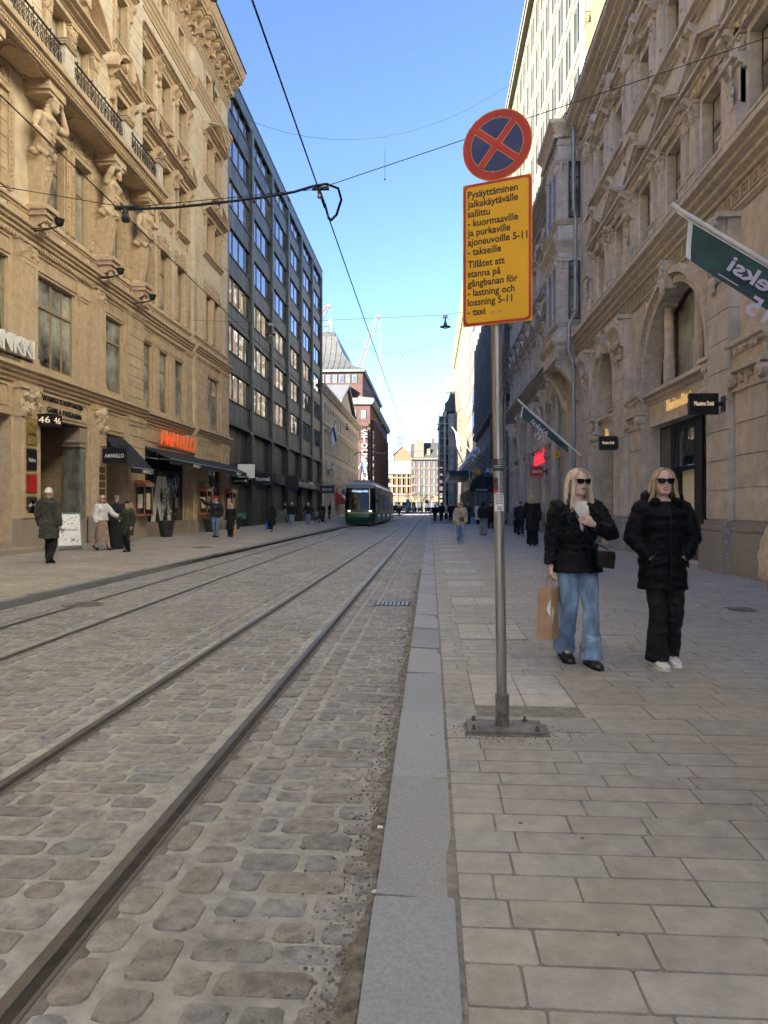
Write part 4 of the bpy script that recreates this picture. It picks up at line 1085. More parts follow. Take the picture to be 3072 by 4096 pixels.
for s_ in (-1,1):
    q0, q1 = (109+s_*9.6, 16.1), (109, 19.95)
    b.extr2([(q0[0],q0[1]),(q1[0],q1[1]-.1),(q1[0],q1[1]+.35),(q0[0],q0[1]+.35)], -8.2, .6)
b.build('gable_roof', M['tin'], pb_)
b = F.mb(); b.box(104.5,110.5,0,1.2,4.7,4.9); b.box(104.5,110.5,1.05,1.2,5.6,5.75)
for i in range(20): b.lathe([(.06,0),(.09,.2),(.05,.4),(.07,.7)], (0,0,0), 6) if 0 else b.box(104.6+i*.3,104.72+i*.3,1.06,1.18,4.9,5.6)
for u in (104.7,107.4,110.1): b.extr([(0,4.0),(.3,4.05),(1.0,4.6),(1.0,4.7),(0,4.7)], u, u+.3)
b.build('balcony', M['pale'], pb_)
b = F.mb(); b.box(88.5,91.5,0,.7,6.2,6.45); b.box(88.7,91.3,0,.55,6.45,6.9); b.box(89,91,0,.75,6.9,7.1); b.build('bay_moulding', M['pale'], pb_)
# ================================================================ brick department store
ds = place('department_store', 'dark red brick department store with steep grey roof and vertical white letters', 'building', (-13, 175, 0))
F = Fac(fl, True, ds)
M['brick'] = mat('dark_brick', (.062,.026,.021), .85, .2, 1.2, .3, 6, dirt=.2)
M['slate'] = mat('grey_tin_roof', (.075,.072,.07), .55, .12, 1.2, .05, 10, dirt=.15)
b = F.mb()
S0 = 153.0
b.extr([(0,0),(0,23.6),(-34,23.6),(-34,0)], S0, 215)
# upper tier set back
b.extr([(-1.9,23.6),(-1.9,31.2),(-34,31.2),(-34,23.6)], S0+3.0, 212)
b.build('wall', M['brick'], ds)
b = F.mb(); b.extr([(.5,23.6),(.9,24.3),(.9,24.9),(-2.5,25.3),(-2.5,23.6)], S0-.6, 215.4); b.box(S0-.6,S0+3.2,-34,-2.6,23.61,25.0)
b.extr([(-1.5,31.2),(-1.2,31.7),(-34,31.7),(-34,31.2)], S0+2.3, 212.4)
b.build('cornice', mat('verdigris', (.10,.12,.105), .6, .2, 1), ds)
# swept hip roof
b = F.mb(); prof = [(0,0),(-2.6,1.3),(-4.6,3.2),(-6.0,5.4),(-7.2,8.3),(-7.6,9.6)]
rings = []
for d_, h in prof:
    q = -d_
    rings.append([(S0+2.3+q*1.25, -1.2+d_, 31.7+h), (212-q, -1.2+d_, 31.7+h), (212-q, -34+q, 31.7+h), (S0+2.3+q*1.25, -34+q, 31.7+h)])
b.loft(rings); b.build('roof', M['slate'], ds)
b = F.mb()
for i in range(24):
    w = -2.5-i*1.25
    pts = []
    for d_, h in prof:
        q = -d_
        if -w-1.2 > q: pts.append((S0+2.3+q*1.25-.06, w, 31.7+h+.06))
    if len(pts) > 1: b.tube(pts, .035, 4)
b.build('roof_ribs', M['slate'], ds)
b = F.mb(); b.box(S0+12.5,200,-30,-9.4,41.3,42.6); b.build('roof_crown', M['darkmetal'], ds)
b = F.mb()
for w in (-9.6,-13,-17): b.box(S0+13,S0+13.1,w,w+.1,42.6,44)
b.box(S0+13,S0+13.1,-17,-9.5,43.9,44.0); b.box(S0+13,S0+13.1,-17,-9.5,43.2,43.28); b.build('roof_railing', M['iron'], ds)
# windows of the end wall and of the street wall
wm = mat('pale_sash', (.16,.17,.17), .5, .1, 3)
def endwin(w0, w1, z0, z1, u, nm='window', mull=1):
    b = F.mb(); b.box(u-.12, u+.05, w0, w1, z0, z1); f = b.build(nm, wm, ds)
    g = F.mb(); t = .09
    n = mull
    for k_ in range(n):
        a = w0+(w1-w0)*k_/n+t; e = w0+(w1-w0)*(k_+1)/n-t
        g.add([(u-.125,a,z0+t),(u-.125,e,z0+t),(u-.125,e,z1-t),(u-.125,a,z1-t)],[(0,1,2,3)])
    g.build('pane', M['paneb'], f)
for i in range(9): endwin(-4.1-i*1.45, -3.2-i*1.45, 28.9, 30.6, S0+3.0)
for w in (-6.0,-10.8,-15.6):
    b = F.mb(); b.box(S0+1.6,S0+3.0,w-1.5,w+1.5,25.2,27.2); b.build('oriel', M['brick'], ds)
    b = F.mb(); b.loft([[(S0+1.4,w-1.7,27.2),(S0+3,w-1.7,27.2),(S0+3,w+1.7,27.2),(S0+1.4,w+1.7,27.2)],[(S0+2.6,w-1.1,28.1),(S0+3,w-1.1,28.1),(S0+3,w+1.1,28.1),(S0+2.6,w+1.1,28.1)]]); b.build('oriel_roof', M['slate'], ds)
    endwin(w-1.2,w+1.2,25.4,27.0,S0+1.6,mull=3)
for i in range(4): endwin(-3.4-i*1.5+.9, -2.4-i*1.5+.9, 20.6, 22.3, S0) if i else endwin(-1.9,-.9,20.6,22.3,S0)
b = F.mb()
for i in range(7): b.box(S0-.25,S0,-6.1-i*.5,-5.8-i*.5,15.5,18.6) if 0 else b.box(S0-.2,S0,-3.2+i*.36-.1,-3.2+i*.36+.1,16.2,18.9)
b.box(S0-.3,S0,-3.8,-.3,18.9,19.5); b.box(S0-.18,S0,-5.2,-4.6,0,19); b.build('brick_relief', M['brick'], ds)
for z in (14.6,11.0,7.4): endwin(-8.2,-5.4,z,z+2.6,S0,mull=2)
for i in range(6):
    for z0, z1 in ((3.0,7.0),(8.0,14.0),(15.0,19.8)):
        a = S0+4+i*9.0; n = 5
        f = window(F, a, a+6.6, z0, z1, .02, M['brick'], M['paneb'], .25, (.2,.4,.6,.8), (.5,), dep=.3)
b = F.mb()
for i in range(30): b.box(S0+2.2+i*1.9,S0+2.8+i*1.9,0,.55,2,20.5)
b.build('brick_pier', M['brick'], ds)
for w_ in (-6.0, -8.0): pass
for i, ch in enumerate('STOCKMANN'):
    o = put_text(ch, mat('white_sign_letter',(.3,.3,.3),.5,.02,3), (XL-1.75, S0-.9, 16.9-1.38*i), (1,0,0), (0,0,1), ds, width=1.25, height=1.12, depth=.25)
    o = put_text(ch, MATS['white_sign_letter'], (XL+.6, S0+.5, 16.9-1.38*i), (0,1,0), (0,0,1), ds, width=1.25, height=1.12, depth=.25)
b = F.mb(); b.box(S0-.72,S0-.5,-1.2,-1.0,5.0,18.4); b.build('sign_mast', M['darkmetal'], ds)
# ================================================================ taupe arcaded buildings on the right
def arcade(root, F, u_wall, big, narrow, piers, wins, giant, dz=0.0, wall_m=('taupe','taupe2','taupe3'), shop=True, end=None):
    """ground arcade, key-pattern frieze and main cornice, pedimented windows, top windows and eaves"""
    MA, MT, MP = (M[q] for q in wall_m)
    u0, u1 = u_wall
    ops = [(a,e,.05,4.72+dz*.5,.53,'arch') for a, e in big]+[(a,e,.05,5.75+dz*.5,.53,'arch') for a, e in narrow]
    b = F.mb()
    wall(b, u0, u1, 0, 8.2+dz, 0, ops, 0, 1)
    f3 = [(c-.6,c+.6,9.08+dz,10.95+dz,.45) for c in wins]; f4 = [(c-.58,c+.58,13.3+dz,15.0+dz,.45) for c in wins]
    wall(b, u0, u1, 8.2+dz, 17.2+dz, 0, f3+f4, 2, 1)
    for u, s in ((u0, 1), (u1, -1)):
        q = [(u,0,0),(u,0,17.5+dz),(u,-12,17.5+dz),(u,-12,0)]; b.add(q, [(0,1,2,3) if s > 0 else (3,2,1,0)], 0)
    b.build('wall', [MA, MT, MP], root)
    for a,e,c,d,_ in f3+f4: window(F, a, e, c, d, -.27, M['redwood'], M['panec'], .05, (.5,), (.62,), dep=.02)
    # ---- arches
    for lst, sp in ((big, 4.72+dz*.5), (narrow, 5.75+dz*.5)):
        for a, e in lst:
            r = (e-a)/2; cu = (a+e)/2; n = 26
            b = F.mb()
            for r0, r1, w1 in ((r, r+.24, .10), (r+.24, r+.36, .24), (r+.36, r+.44, .17)):
                rings = []
                pts = [(1, max(-.0, 0))]
                for k_ in range(n+1):
                    t = math.pi*k_/n; c_, s_ = math.cos(t), math.sin(t)
                    rings.append([(cu+r0*c_,-.02,sp+r0*s_),(cu+r0*c_,w1,sp+r0*s_),(cu+r1*c_,w1,sp+r1*s_),(cu+r1*c_,-.02,sp+r1*s_)])
                if sp > 5.2+dz*.5:
                    lo = 4.8+dz*.5
                    rings = [[(p[0],p[1],lo) for p in rings[0]]]+rings+[[(p[0],p[1],lo) for p in rings[-1]]]
                b.loft(rings)
            m_ = int(math.pi*r/.15)
            for k_ in range(m_):
                t = math.pi*(k_+.5)/m_; b.ell((cu+(r+.2)*math.cos(t), .12, sp+(r+.2)*math.sin(t)), (.045,.04,.045))
            b.build('archivolt', MT, root)
            b = F.mb()                              # keystone mask and spandrel discs
            zt = sp+r
            b.extr2([(cu-.16,zt-.1),(cu+.16,zt-.1),(cu+.24,zt+.6),(cu-.24,zt+.6)], 0, .34); carve(b, cu-.2, cu+.2, zt-.2, zt+.7, .34, 18, .1)
            b.build('keystone', MT, root)
            if sp < 5.2+dz*.5:
                for s_ in (-1,1):
                    b = F.mb(); x = cu+s_*(r+.05); z = zt-.1
                    b.extr2([(x+.3*math.cos(6.283*i/20), z+.38*math.sin(6.283*i/20)) for i in range(20)], -.01, .05); b.extr2([(x+.2*math.cos(6.283*i/20), z+.27*math.sin(6.283*i/20)) for i in range(20)], .05, .09); b.build('medallion', MT, root)
            # imposts, fascia and sill, upper window with columns, shop front
            z0 = 3.75+dz*.5
            b = F.mb(); b.box(a, e, -.5, -.12, z0, z0+.8); corn(b, a, e, moulding(-.2,.34,z0+.62,z0+.95,3)); b.build('fascia', MA, root)
            window(F, a+.02, e-.02, z0+.97, sp, -.50, M['redwood'], M['panec'], .1, (.27,.73) if r > 1.8 else (), (), 'arch_window', dep=.08)
            b = F.mb(); rr = r-.02
            rings = []
            for k_ in range(17):
                t = math.pi*k_/16; rings.append([(cu+rr*math.cos(t),-.50,sp+rr*math.sin(t)),(cu+rr*math.cos(t),-.42,sp+rr*math.sin(t)),(cu+(rr-.12)*math.cos(t),-.42,sp+(rr-.12)*math.sin(t)),(cu+(rr-.12)*math.cos(t),-.50,sp+(rr-.12)*math.sin(t))])
            b.loft(rings)
            if r > 1.8:
                for s_ in (-1,1): b.box(cu+s_*r*.46-.05,cu+s_*r*.46+.05,-.50,-.42,sp,sp+rr*.86)
            f = b.build('arch_frame', M['redwood'], root)
            g = F.mb(); g.add([(cu+rr*math.cos(math.pi*k_/24),-.48,sp+rr*math.sin(math.pi*k_/24)) for k_ in range(25)], [tuple(range(25))[::-1]]); g.build('pane', M['panec'] if r > 1.8 else M['blind'], f)
            if r > 1.8:
                for s_ in (-1,1):
                    cx = cu+s_*r*.46; b = F.mb(); cw = -.24
                    def col(rad, za, zb, nn=14): b.extr3([(cx+rad*math.cos(6.283*i/nn), cw+rad*math.sin(6.283*i/nn)) for i in range(nn)], za, zb)
                    zb_ = z0+.97
                    for rad, za, zb in ((.19,0,.1),(.15,.1,.16),(.14,.16,.72),(.165,.72,.78),(.13,.78,1.9),(.155,1.9,1.94),(.125,1.94,2.2)): col(rad, zb_+za, zb_+zb)
                    for i in range(12): 
                        t = 6.283*i/12; b.box(cx+.14*math.cos(t)-.012, cx+.14*math.cos(t)+.012, cw+.14*math.sin(t)-.012, cw+.14*math.sin(t)+.012, zb_+.2, zb_+.68)
                    capital(b, cx-.15, cx+.15, cw-.15, .3, zb_+2.2, zb_+2.5, n=12); b.box(cx-.2,cx+.2,-.55,cw+.2,zb_+2.5,sp+rr*.9)
                    b.build('column', MT, root)
    # ---- piers: giant one carrying the cornice and a lower one with an ionic cap carrying the arch
    for a, e, kind in piers:
        b = F.mb(); p = .26 if kind == 'giant' else .13
        b.box(a-.12,e+.12,-.05,p+.14,0,.84); b.box(a-.08,e+.08,-.05,p+.08,.84,.9)
        for i, (z, q) in enumerate(((.9,.1),(1.0,.05))): b.box(a-q*.6,e+q*.6,-.05,p+q,z,z+.1)
        b.build('pier_plinth', [M['plinth_r']], root)
        top = 7.4+dz if kind == 'giant' else 3.75+dz*.5
        b = F.mb(); zc = 1.1; n = max(3, round((top-1.1)/.62)); h = (top-1.1)/n
        for i in range(n):
            b.box(a+.02,e-.02,-.03,p-.03,zc+i*h,zc+i*h+.022); b.box(a,e,-.03,p,zc+i*h+.022,zc+(i+1)*h)
        b.build('pier', MA, root)
        b = F.mb()
        if kind == 'giant':
            bracket(b, a+.1, e-.1, p, .3, 6.5+dz, 7.4+dz); carve(b, a+.2, e-.2, 6.0+dz, 6.9+dz, p+.05, 26, .1); b.box(a-.08,e+.08,-.03,p+.22,7.38+dz,7.5+dz); carve(b,a,e,7.2+dz,7.35+dz,p+.2,14,.07)
        else:
            z = top; c_ = (a+e)/2
            b.box(a-.03,e+.03,-.02,p+.05,z,z+.06); b.box(a,e,-.02,p+.02,z+.06,z+.4); scroll(b,a+.06,-.02,p+.14,z+.24,.15); scroll(b,e-.06,-.02,p+.14,z+.24,.15); carve(b,a+.15,e-.15,z+.1,z+.3,p+.03,12,.07)
            b.box(a-.1,e+.1,-.02,p+.14,z+.38,z+.46); b.box(a-.04,e+.04,-.02,p+.04,z+.46,z+.72); corn(b,a-.14,e+.14,moulding(p-.03,.2,z+.72,z+1.0,3)); carve(b,a,e,z+.74,z+.8,p+.1,14,.05)
        b.build('pier_capital', MT, root)
    # ---- frieze with key pattern, main cornice
    b = F.mb()
    corn(b, u0, u1, moulding(0,.1,7.5+dz,7.62+dz,2)); b.box(u0,u1,-.02,.05,7.62+dz,8.02+dz)
    corn(b, u0, u1, moulding(.03,.5,8.02+dz,8.6+dz,4)); corn(b, u0, u1, moulding(0,.12,8.6+dz,8.72+dz,1))
    b.build('main_cornice', MT, root)
    b = F.mb(); k_ = (u1-u0)/round((u1-u0)/.42); x = u0
    while x < u1-.1 and x > -30:
        if x > 9.5:
            z = 7.68+dz; t = .035; w = k_*.92
            for q in ((0,w,0,t),(w-t,w,t,.28),(.1,w-t,.245,.28),(.1,.1+t,.09,.245),(.135,w-.12,.09,.125),(w-.155,w-.12,.125,.2)):
                b.box(x+q[0],x+q[1],.045,.075,z+q[2],z+q[3])
        x += k_
    b.build('key_pattern', M['keyband'], root)
    # ---- windows trim
    for c in wins:
        if c < 9: continue
        for s_ in (-1,1):
            x = c+s_*.92; b = F.mb()
            b.box(x-.22,x+.22,-.02,.14,8.75+dz,9.35+dz); b.box(x-.25,x+.25,-.02,.17,9.35+dz,9.42+dz); b.box(x-.17,x+.17,-.02,.10,9.42+dz,10.62+dz); capital(b,x-.17,x+.17,0,.1,10.62+dz,11.08+dz,n=12)
            b.build('pilaster', MT, root)
        hood(F, c-1.18, c+1.18, 0, 11.1+dz, 'tri', MT, .34, False, .38, .62)
        b = F.mb(); b.box(c-1.0,c+1.0,-.02,.13,11.11+dz,11.31+dz); carve(b, c-1.0, c+1.0, 11.12+dz, 11.3+dz, .14, 26, .075); b.build('carved_frieze', MT, root)
        for x in (c-1.1,c+1.1): b = F.mb(); bracket(b, x-.08, x+.08, .05, .26, 10.95+dz, 11.3+dz); b.build('bracket', MT, root)
        b = F.mb(); corn(b, c-1.15, c+1.15, moulding(0,.25,8.82+dz,9.06+dz,3)); carve(b, c-.8, c+.8, 8.68+dz, 8.8+dz, .1, 14, .07)
        b.build('sill', MT, root)
        b = F.mb()
        for s_ in (-1,1): 
            x = c+s_*.78; b.box(x-.16,x+.16,-.02,.09,13.25+dz,15.3+dz); b.box(x-.1,x+.1,.08,.12,13.9+dz,15.0+dz); b.box(x-.19,x+.19,-.02,.12,13.55+dz,13.62+dz)
            carve(b, x-.1, x+.1, 14.9+dz, 15.3+dz, .1, 7, .07)
        corn(b, c-1.25, c+1.25, moulding(0,.28,12.98+dz,13.24+dz,3))
        for s_ in (-1,1): bracket(b, c+s_*.95-.13, c+s_*.95+.13, 0, .24, 12.5+dz, 13.0+dz)
        b.build('window_surround', MT, root)
        hood(F, c-1.0, c+1.0, 0, 15.3+dz, None, MT, .36, False, .4)
        b = F.mb(); bracket(b, c-.16, c+.16, 0, .46, 15.2+dz, 16.0+dz); carve(b, c-.14, c+.14, 15.3+dz, 15.9+dz, .4, 8, .09); b.build('keystone', MT, root)
    for a, e in giant:
        b = F.mb(); b.box(a-.1,e+.1,-.02,.24,8.75+dz,9.5+dz); b.box(a-.05,e+.05,-.02,.2,9.5+dz,9.6+dz); b.box(a,e,-.02,.13,9.6+dz,12.9+dz); carve(b,a+.2,e-.2,9.5+dz,10.5+dz,.2,18,.1)
        corn(b,a-.1,e+.1,moulding(0,.3,10.3+dz,10.6+dz,3)); b.box(a-.05,e+.05,-.02,.22,12.9+dz,13.3+dz); b.box(a,e,-.02,.15,13.3+dz,15.25+dz); capital(b,a-.04,e+.04,0,.15,15.25+dz,16.1+dz,n=26)
        b.build('giant_pilaster', MT, root)
    b = F.mb(); corn(b, u0, u1, moulding(0,.16,16.15+dz,16.45+dz,3)); b.box(u0,u1,-.02,.04,16.45+dz,16.85+dz)
    dentils(b, max(u0,10), u1, 0, .22, 16.86+dz, 16.98+dz, .2); corn(b, u0, u1, moulding(0,.72,17.0+dz,17.75+dz,4))
    b.build('eaves', MT, root)
    b = F.mb(); b.extr([(.74,17.76+dz),(.74,17.82+dz),(-4,19.2+dz),(-12,19.2+dz),(-12,17.0+dz),(-.05,17.0+dz),(-.05,17.76+dz)], u0, u1); b.build('roof', M['darkmetal'], root)
M['panec'] = glass_mat('curtained_glass', (.30,.315,.30), .12, ior=1.45, wscale=.8)
M['blind'] = mat('cloth_blind', (.36,.27,.19), .6, .06, 3)
M['plinth_r'] = mat('rough_granite', (.36,.345,.33), .9, .25, 30, .8, 60, dirt=.2)
M['keyband'] = mat('key_band', (.36,.31,.24), .8, .1, 4)
ra = place('arcaded_building', 'taupe stone building with big arches behind the two women', 'building', (6.4, 20, 0))
F = Fac(fr, False, ra)
wins1 = [16.7+2.5*i for i in (-3,-2,-1,0,1,2)]+[24.6,27.1]
arcade(ra, F, (-24, 30.6), [(8.4,13.0),(16.72,21.7)], [(24.95,27.45)], [(13.75,15.15,'low'),(15.2,16.3,'giant'),(16.34,16.68,'low'),(21.75,23.05,'low'),(23.1,24.5,'giant'),(24.52,24.93,'low'),(27.5,28.1,'low'),(28.15,29.4,'giant')], wins1, [(15.15,15.85) if 0 else (14.95,15.45),(22.75,23.4),(28.6,29.3)])
# shop front of the near arch: glass, black door frame, cream vestibule wall set forward for daylight
window(F, 20.7,21.68,.28,3.72,-.43,M['black'],M['shopglass'],.06,(),(),'shop_window',dep=.02); window(F,16.75,18.3,.28,3.72,-.43,M['black'],M['shopglass'],.06,(),(),'shop_window',dep=.02)
b = F.mb(); b.box(20.4,20.69,-.75,-.40,.05,3.72); b.box(18.31,18.85,-.75,-.38,.05,3.72); b.box(18.85,20.4,-.6,-.42,3.5,3.72); b.box(18.85,20.4,-.62,-.46,2.4,2.5); b.build('door_frame', M['black'], ra)
b = F.mb(); b.box(18.86,20.39,-.66,-.62,.05,2.39); b.build('vestibule', mat('cream_vestibule',(.80,.76,.60),.7,.05,2), ra)
b = F.mb(); b.add([(18.87,-.47,2.52),(20.38,-.47,2.52),(20.38,-.47,3.48),(18.87,-.47,3.48)],[(3,2,1,0)]); b.build('transom_pane', M['shopglass'], ra)
b = F.mb(); b.box(16.72,21.7,-.53,-.25,0,.28); b.build('threshold', M['black'], ra)
window(F, 24.98,27.42,.28,3.72,-.5,M['black'],M['shopglass'],.08,(.55,),(.75,),'shop_window')
b = F.mb(); b.box(24.9,27.5,-.7,-.3,0,.28); b.build('threshold', M['plinth_r'], ra)
window(F, 8.45,12.95,.28,3.72,-.5,M['black'],M['shopglass'],.08,(.3,.7),(.75,),'shop_window')
gold = mat('backlit_brass', (.55,.38,.16), .35, .1, 5, metal=.3, emit=(1,.62,.25), estr=.05)
warm = mat('lit_letters', (.9,.7,.5), .5, .02, 5, emit=(1,.72,.48), estr=.06)
put_text('Massimo Dutti', [gold], (XR+.08-.0, 20.05, 4.02), (0,-1,0), (0,0,1), ra, width=1.75, height=.3, depth=.05)
put_text('Massimo Dutti', [gold], (XR+.08, 26.9, 4.02), (0,-1,0), (0,0,1), ra, width=1.5, height=.26, depth=.05)
def blade_sign(name, u, x0, x1, z0, z1, lab, text, tm, bm, wall_x=XR-.26, th=.1, tw=.66, thh=.17, edge=None, **k):
    o = place(name, lab, 'shop sign', ((x0+x1)/2, u, z0))
    b = MB(); b.box(x0,x1,u,u+th,z0,z1); b.build('board', bm, o)
    b = MB(); b.box(x1,wall_x+.05,u+th*.3,u+th*.7,(z0+z1)/2-.04,(z0+z1)/2+.04); b.box(wall_x-.02,wall_x+.05,u-.05,u+th+.05,(z0+z1)/2-.16,(z0+z1)/2+.16); b.build('bracket', M['black'], o)
    w = (x1-x0)*tw
    put_text(text, [tm], ((x0+x1)/2-w/2, u-.006, (z0+z1)/2-(z1-z0)*thh*.5), (1,0,0), (0,0,1), o, width=w, height=(z1-z0)*thh*1.25, depth=.008, **k)
    return o
blade_sign('shop_sign', 15.35, 5.42, 6.02, 3.33, 3.77, 'large black box sign with lit letters on the nearest right pier', 'Massimo Dutti', warm, [M['black']])
blade_sign('shop_sign', 23.8, 5.53, 6.10, 3.27, 3.72, 'smaller black box sign with lit letters between two arches', 'Massimo Dutti', warm, [M['black']])
# oriel and second arcaded building
rb2 = place('oriel_building', 'weathered taupe building with a two storey oriel over the red shop sign', 'building', (6.4, 44, 0))
F = Fac(fr, False, rb2)
wins2 = [38.6,41.1,43.6,46.1,48.6,51.1,53.6,56.1]
arcade(rb2, F, (30.65, 57.6), [(40.9,45.2),(51.2,54.6)], [(36.9,38.9),(47.1,49.5)], [(35.6,36.8,'giant'),(38.95,39.4,'low'),(39.45,40.3,'giant'),(40.35,40.85,'low'),(45.25,45.75,'low'),(45.8,46.6,'giant'),(46.62,47.05,'low'),(49.55,50.3,'giant'),(50.4,51.1,'low'),(54.7,55.2,'low'),(55.3,56.4,'giant')], wins2, [(39.6,40.1),(47.1,47.6),(54.6,55.1)], .3)
for a, e in ((40.9,45.2),(51.2,54.6),(36.9,38.9),(47.1,49.5)): window(F, a+.03,e-.03,.28,3.85,-.5,M['black'],M['shopglass'],.09,(.5,),(.78,),'shop_window'); b = F.mb(); b.box(a,e,-.7,-.3,0,.28); b.build('threshold', M['plinth_r'], rb2)
b = F.mb()
def octo(u0, u1, w, ch): return [(u0,0),(u0,w-ch*.0),(u1-ch,w),(u1,w-ch),(u1,0)]
OU0, OU1, OW = 31.0, 34.6, .95
def oring(g, z): return [(OU0-g, -.05, z),(OU0-g, OW+g, z),(OU1-.5+g*.5, OW+g, z),(OU1+g, OW-.5+g*.5, z),(OU1+g, -.05, z)]
b.loft([oring(0,8.3),oring(0,17.9)]); ow = b.build('oriel', M['taupe3'], rb2)
b = F.mb()
def band(z0, z1, g0, g1): b = F.mb(); b.loft([oring(g0,z0),oring(g1,z1)]); b.build('oriel_moulding', M['taupe2'], ow)
for z0, z1, g0, g1 in ((7.75,8.25,.1,.14),(8.25,8.45,.14,.3),(8.45,8.6,.3,.34),(8.6,8.7,.12,.12),(9.15,9.3,.05,.14),(9.3,9.36,.14,.14),(12.3,12.5,.03,.08),(12.5,12.75,.08,.26),(12.75,12.85,.26,.28),(13.5,13.68,.05,.16),(16.3,16.5,.03,.08),(16.9,17.0,.05,.05),(17.2,17.35,.08,.1),(17.35,17.7,.1,.36),(17.7,17.85,.38,.42)): band(z0, z1, g0, g1)
x = OU0-.1
for i in range(8): b.box(OU0-.2, OU0-.08, .05+i*.115, .11+i*.115, 17.2, 17.33)
for i in range(22): b.box(OU0-.1+i*.17, OU0-.02+i*.17, OW, OW+.2, 17.2, 17.33)
b.build('oriel_dentils', M['taupe2'], ow)
for z0, z1 in ((9.36,11.6),(13.68,15.75)):
    for u in (OU0-.02,): b = F.mb(); b.box(u-.1,u+.3,OW-.42,OW+.08,z0,z0+.3); b.box(u-.06,u+.28,OW-.36,OW+.05,z0+.3,z1); capital(b,u-.06,u+.28,OW-.36,.42,z1,z1+.55,n=20); carve(b,u-.1,u-.06,z1+.05,z1+.45,OW-.15,10,.1); b.build('oriel_pilaster', M['taupe2'], ow)
    for u in (OU0+.9,OU0+2.1): b = F.mb(); b.box(u,u+.2,OW,OW+.08,z0,z1); capital(b,u,u+.2,OW,.08,z1,z1+.45,n=8); b.build('oriel_pilaster', M['taupe2'], ow)
def sidewin(z0, z1, w0=.02, w1=.5):
    b = F.mb(); u = OU0; t = .05
    for q in ((w0,w0+t,z0,z1),(w1-t,w1,z0,z1),(w0+t,w1-t,z0,z0+t),(w0+t,w1-t,z1-t,z1),(w0+t,w1-t,z0+(z1-z0)*.7,z0+(z1-z0)*.7+t*1.4)): b.box(u-.05,u+.02,q[0],q[1],q[2],q[3])
    f = b.build('oriel_window', M['redwood'], ow); f.parent = ow
    g = F.mb(); g.add([(u-.012,w0,z0),(u-.012,w1,z0),(u-.012,w1,z1),(u-.012,w0,z1)],[(3,2,1,0)]); g2 = g.build('oriel_pane', M['panec'], ow)
sidewin(9.45,11.95); sidewin(13.8,16.2)
for a, e in ((OU0+.3,OU0+.88),(OU0+1.12,OU0+2.08),(OU0+2.32,OU0+2.95)):
    for z0, z1 in ((9.45,11.9),(13.8,16.1)):
        b = F.mb(); b.box(a,e,OW-.02,OW+.03,z0,z1); b.build('oriel_window', M['redwood'], ow)
        b = F.mb(); b.add([(a+.06,OW+.035,z0+.06),(e-.06,OW+.035,z0+.06),(e-.06,OW+.035,z1-.06),(a+.06,OW+.035,z1-.06)],[(3,2,1,0)]); b.build('oriel_pane', mat('oriel_glass',(.13,.135,.13),.45,.3,2,spec=.2), ow)
b = F.mb()
for k_ in range(4):
    x = .12+k_*.21; z = 7.86
    for q in ((0,.17,0,.03),(.14,.17,.03,.25),(.04,.14,.22,.25),(.04,.07,.09,.22),(.07,.11,.09,.12)): b.box(OU0-.17,OU0-.1,x+q[0],x+q[1],z+q[2],z+q[3])
b.build('oriel_key_pattern', M['keyband'], ow)
for u in (OU0+.05,OU1-.55):
    b = F.mb(); b.extr([(0,5.9),(.2,6.1),(.35,6.7),(.8,7.3),(.98,7.45),(1.0,7.75),(0,7.75)], u, u+.4); scroll(b,u+.2,0,.2,6.2,.2)
    for i in range(14): b.ell((u-.02,.15+.04*i,6.5+.085*i),(.05,.09,.1))
    b.tube([(u-.03,.88+.12*math.cos(t),7.5+.12*math.sin(t)) for t in [.5*i for i in range(12)]], .045, 6)
    b.build('oriel_bracket', M['taupe2'], ow)
# downpipes
def downpipe(u, w, z0, z1, lab, bends=(), r=.085):
    o = place('downpipe', lab, 'drainpipe', (XR-w, u, z0), 'grey downpipes on the right facades')
    b = F.mb(); pts = [(u,w,z0)]+list(bends)+[(u,w,z1)]
    b.tube(pts, r, 10); b.build('pipe', M['zinc'], o, 40)
    z = z0+1.3
    while z < z1-.5:
        b = F.mb(); b.tube([(u,w,z),(u,w,z+.07)], r+.02, 10); z += 2.1; b.build('strap', M['zinc'], o)
downpipe(30.3, .42, 2.0, 17.3, 'grey zinc downpipe beside the oriel', ((30.3,.42,7.3),(30.3,.62,7.9),(30.3,.62,9.0),(30.3,.34,9.6),(30.3,.34,13.6),(30.3,.42,13.9)))
downpipe(35.2, .2, .3, 9.0, 'thin grey downpipe with a small yellow letter plate')
downpipe(56.9, .5, .4, 18.0, 'grey downpipe at the far corner of the oriel building', ((56.9,.5,10.2),(56.9,.9,10.7),(56.9,.9,12)))
o = place('letter_plate', 'small yellow plate with the letter B on a downpipe', 'sign', (6.2, 35.0, 3.95))
b = MB(); b.box(5.98,6.28,35.02,35.05,3.82,4.12); b.build('plate', M['yellow'], o); put_text('B', [M['black']], (6.08, 35.012, 3.88), (1,0,0), (0,0,1), o, width=.1, height=.17)
rs = blade_sign('shop_sign', 38.3, 5.28, 5.98, 3.02, 3.56, 'red square sign with white italic letters beside an arch', 'instru', M['text_white'], [M['signred']], tw=.78, thh=.26, shear=.25, offset=.02)
o = place('neon_lettering', 'glowing red script letters above the red square sign', 'sign', (6.3, 40.5, 3.9))
red = mat('red_neon', (.8,.03,.05), .4, .02, 4, emit=(1,.02,.05), estr=.12)
for i in range(11):
    b = MB(); y = 39.2+i*.33; x = XR+.1-.35
    b.tube([(x-.0,y,3.82),(x,y+.1,3.82+(.55 if i%3 else .75)),(x,y+.22,3.86),(x,y+.3,4.15)], .04, 5); b.build('letter', red, o)
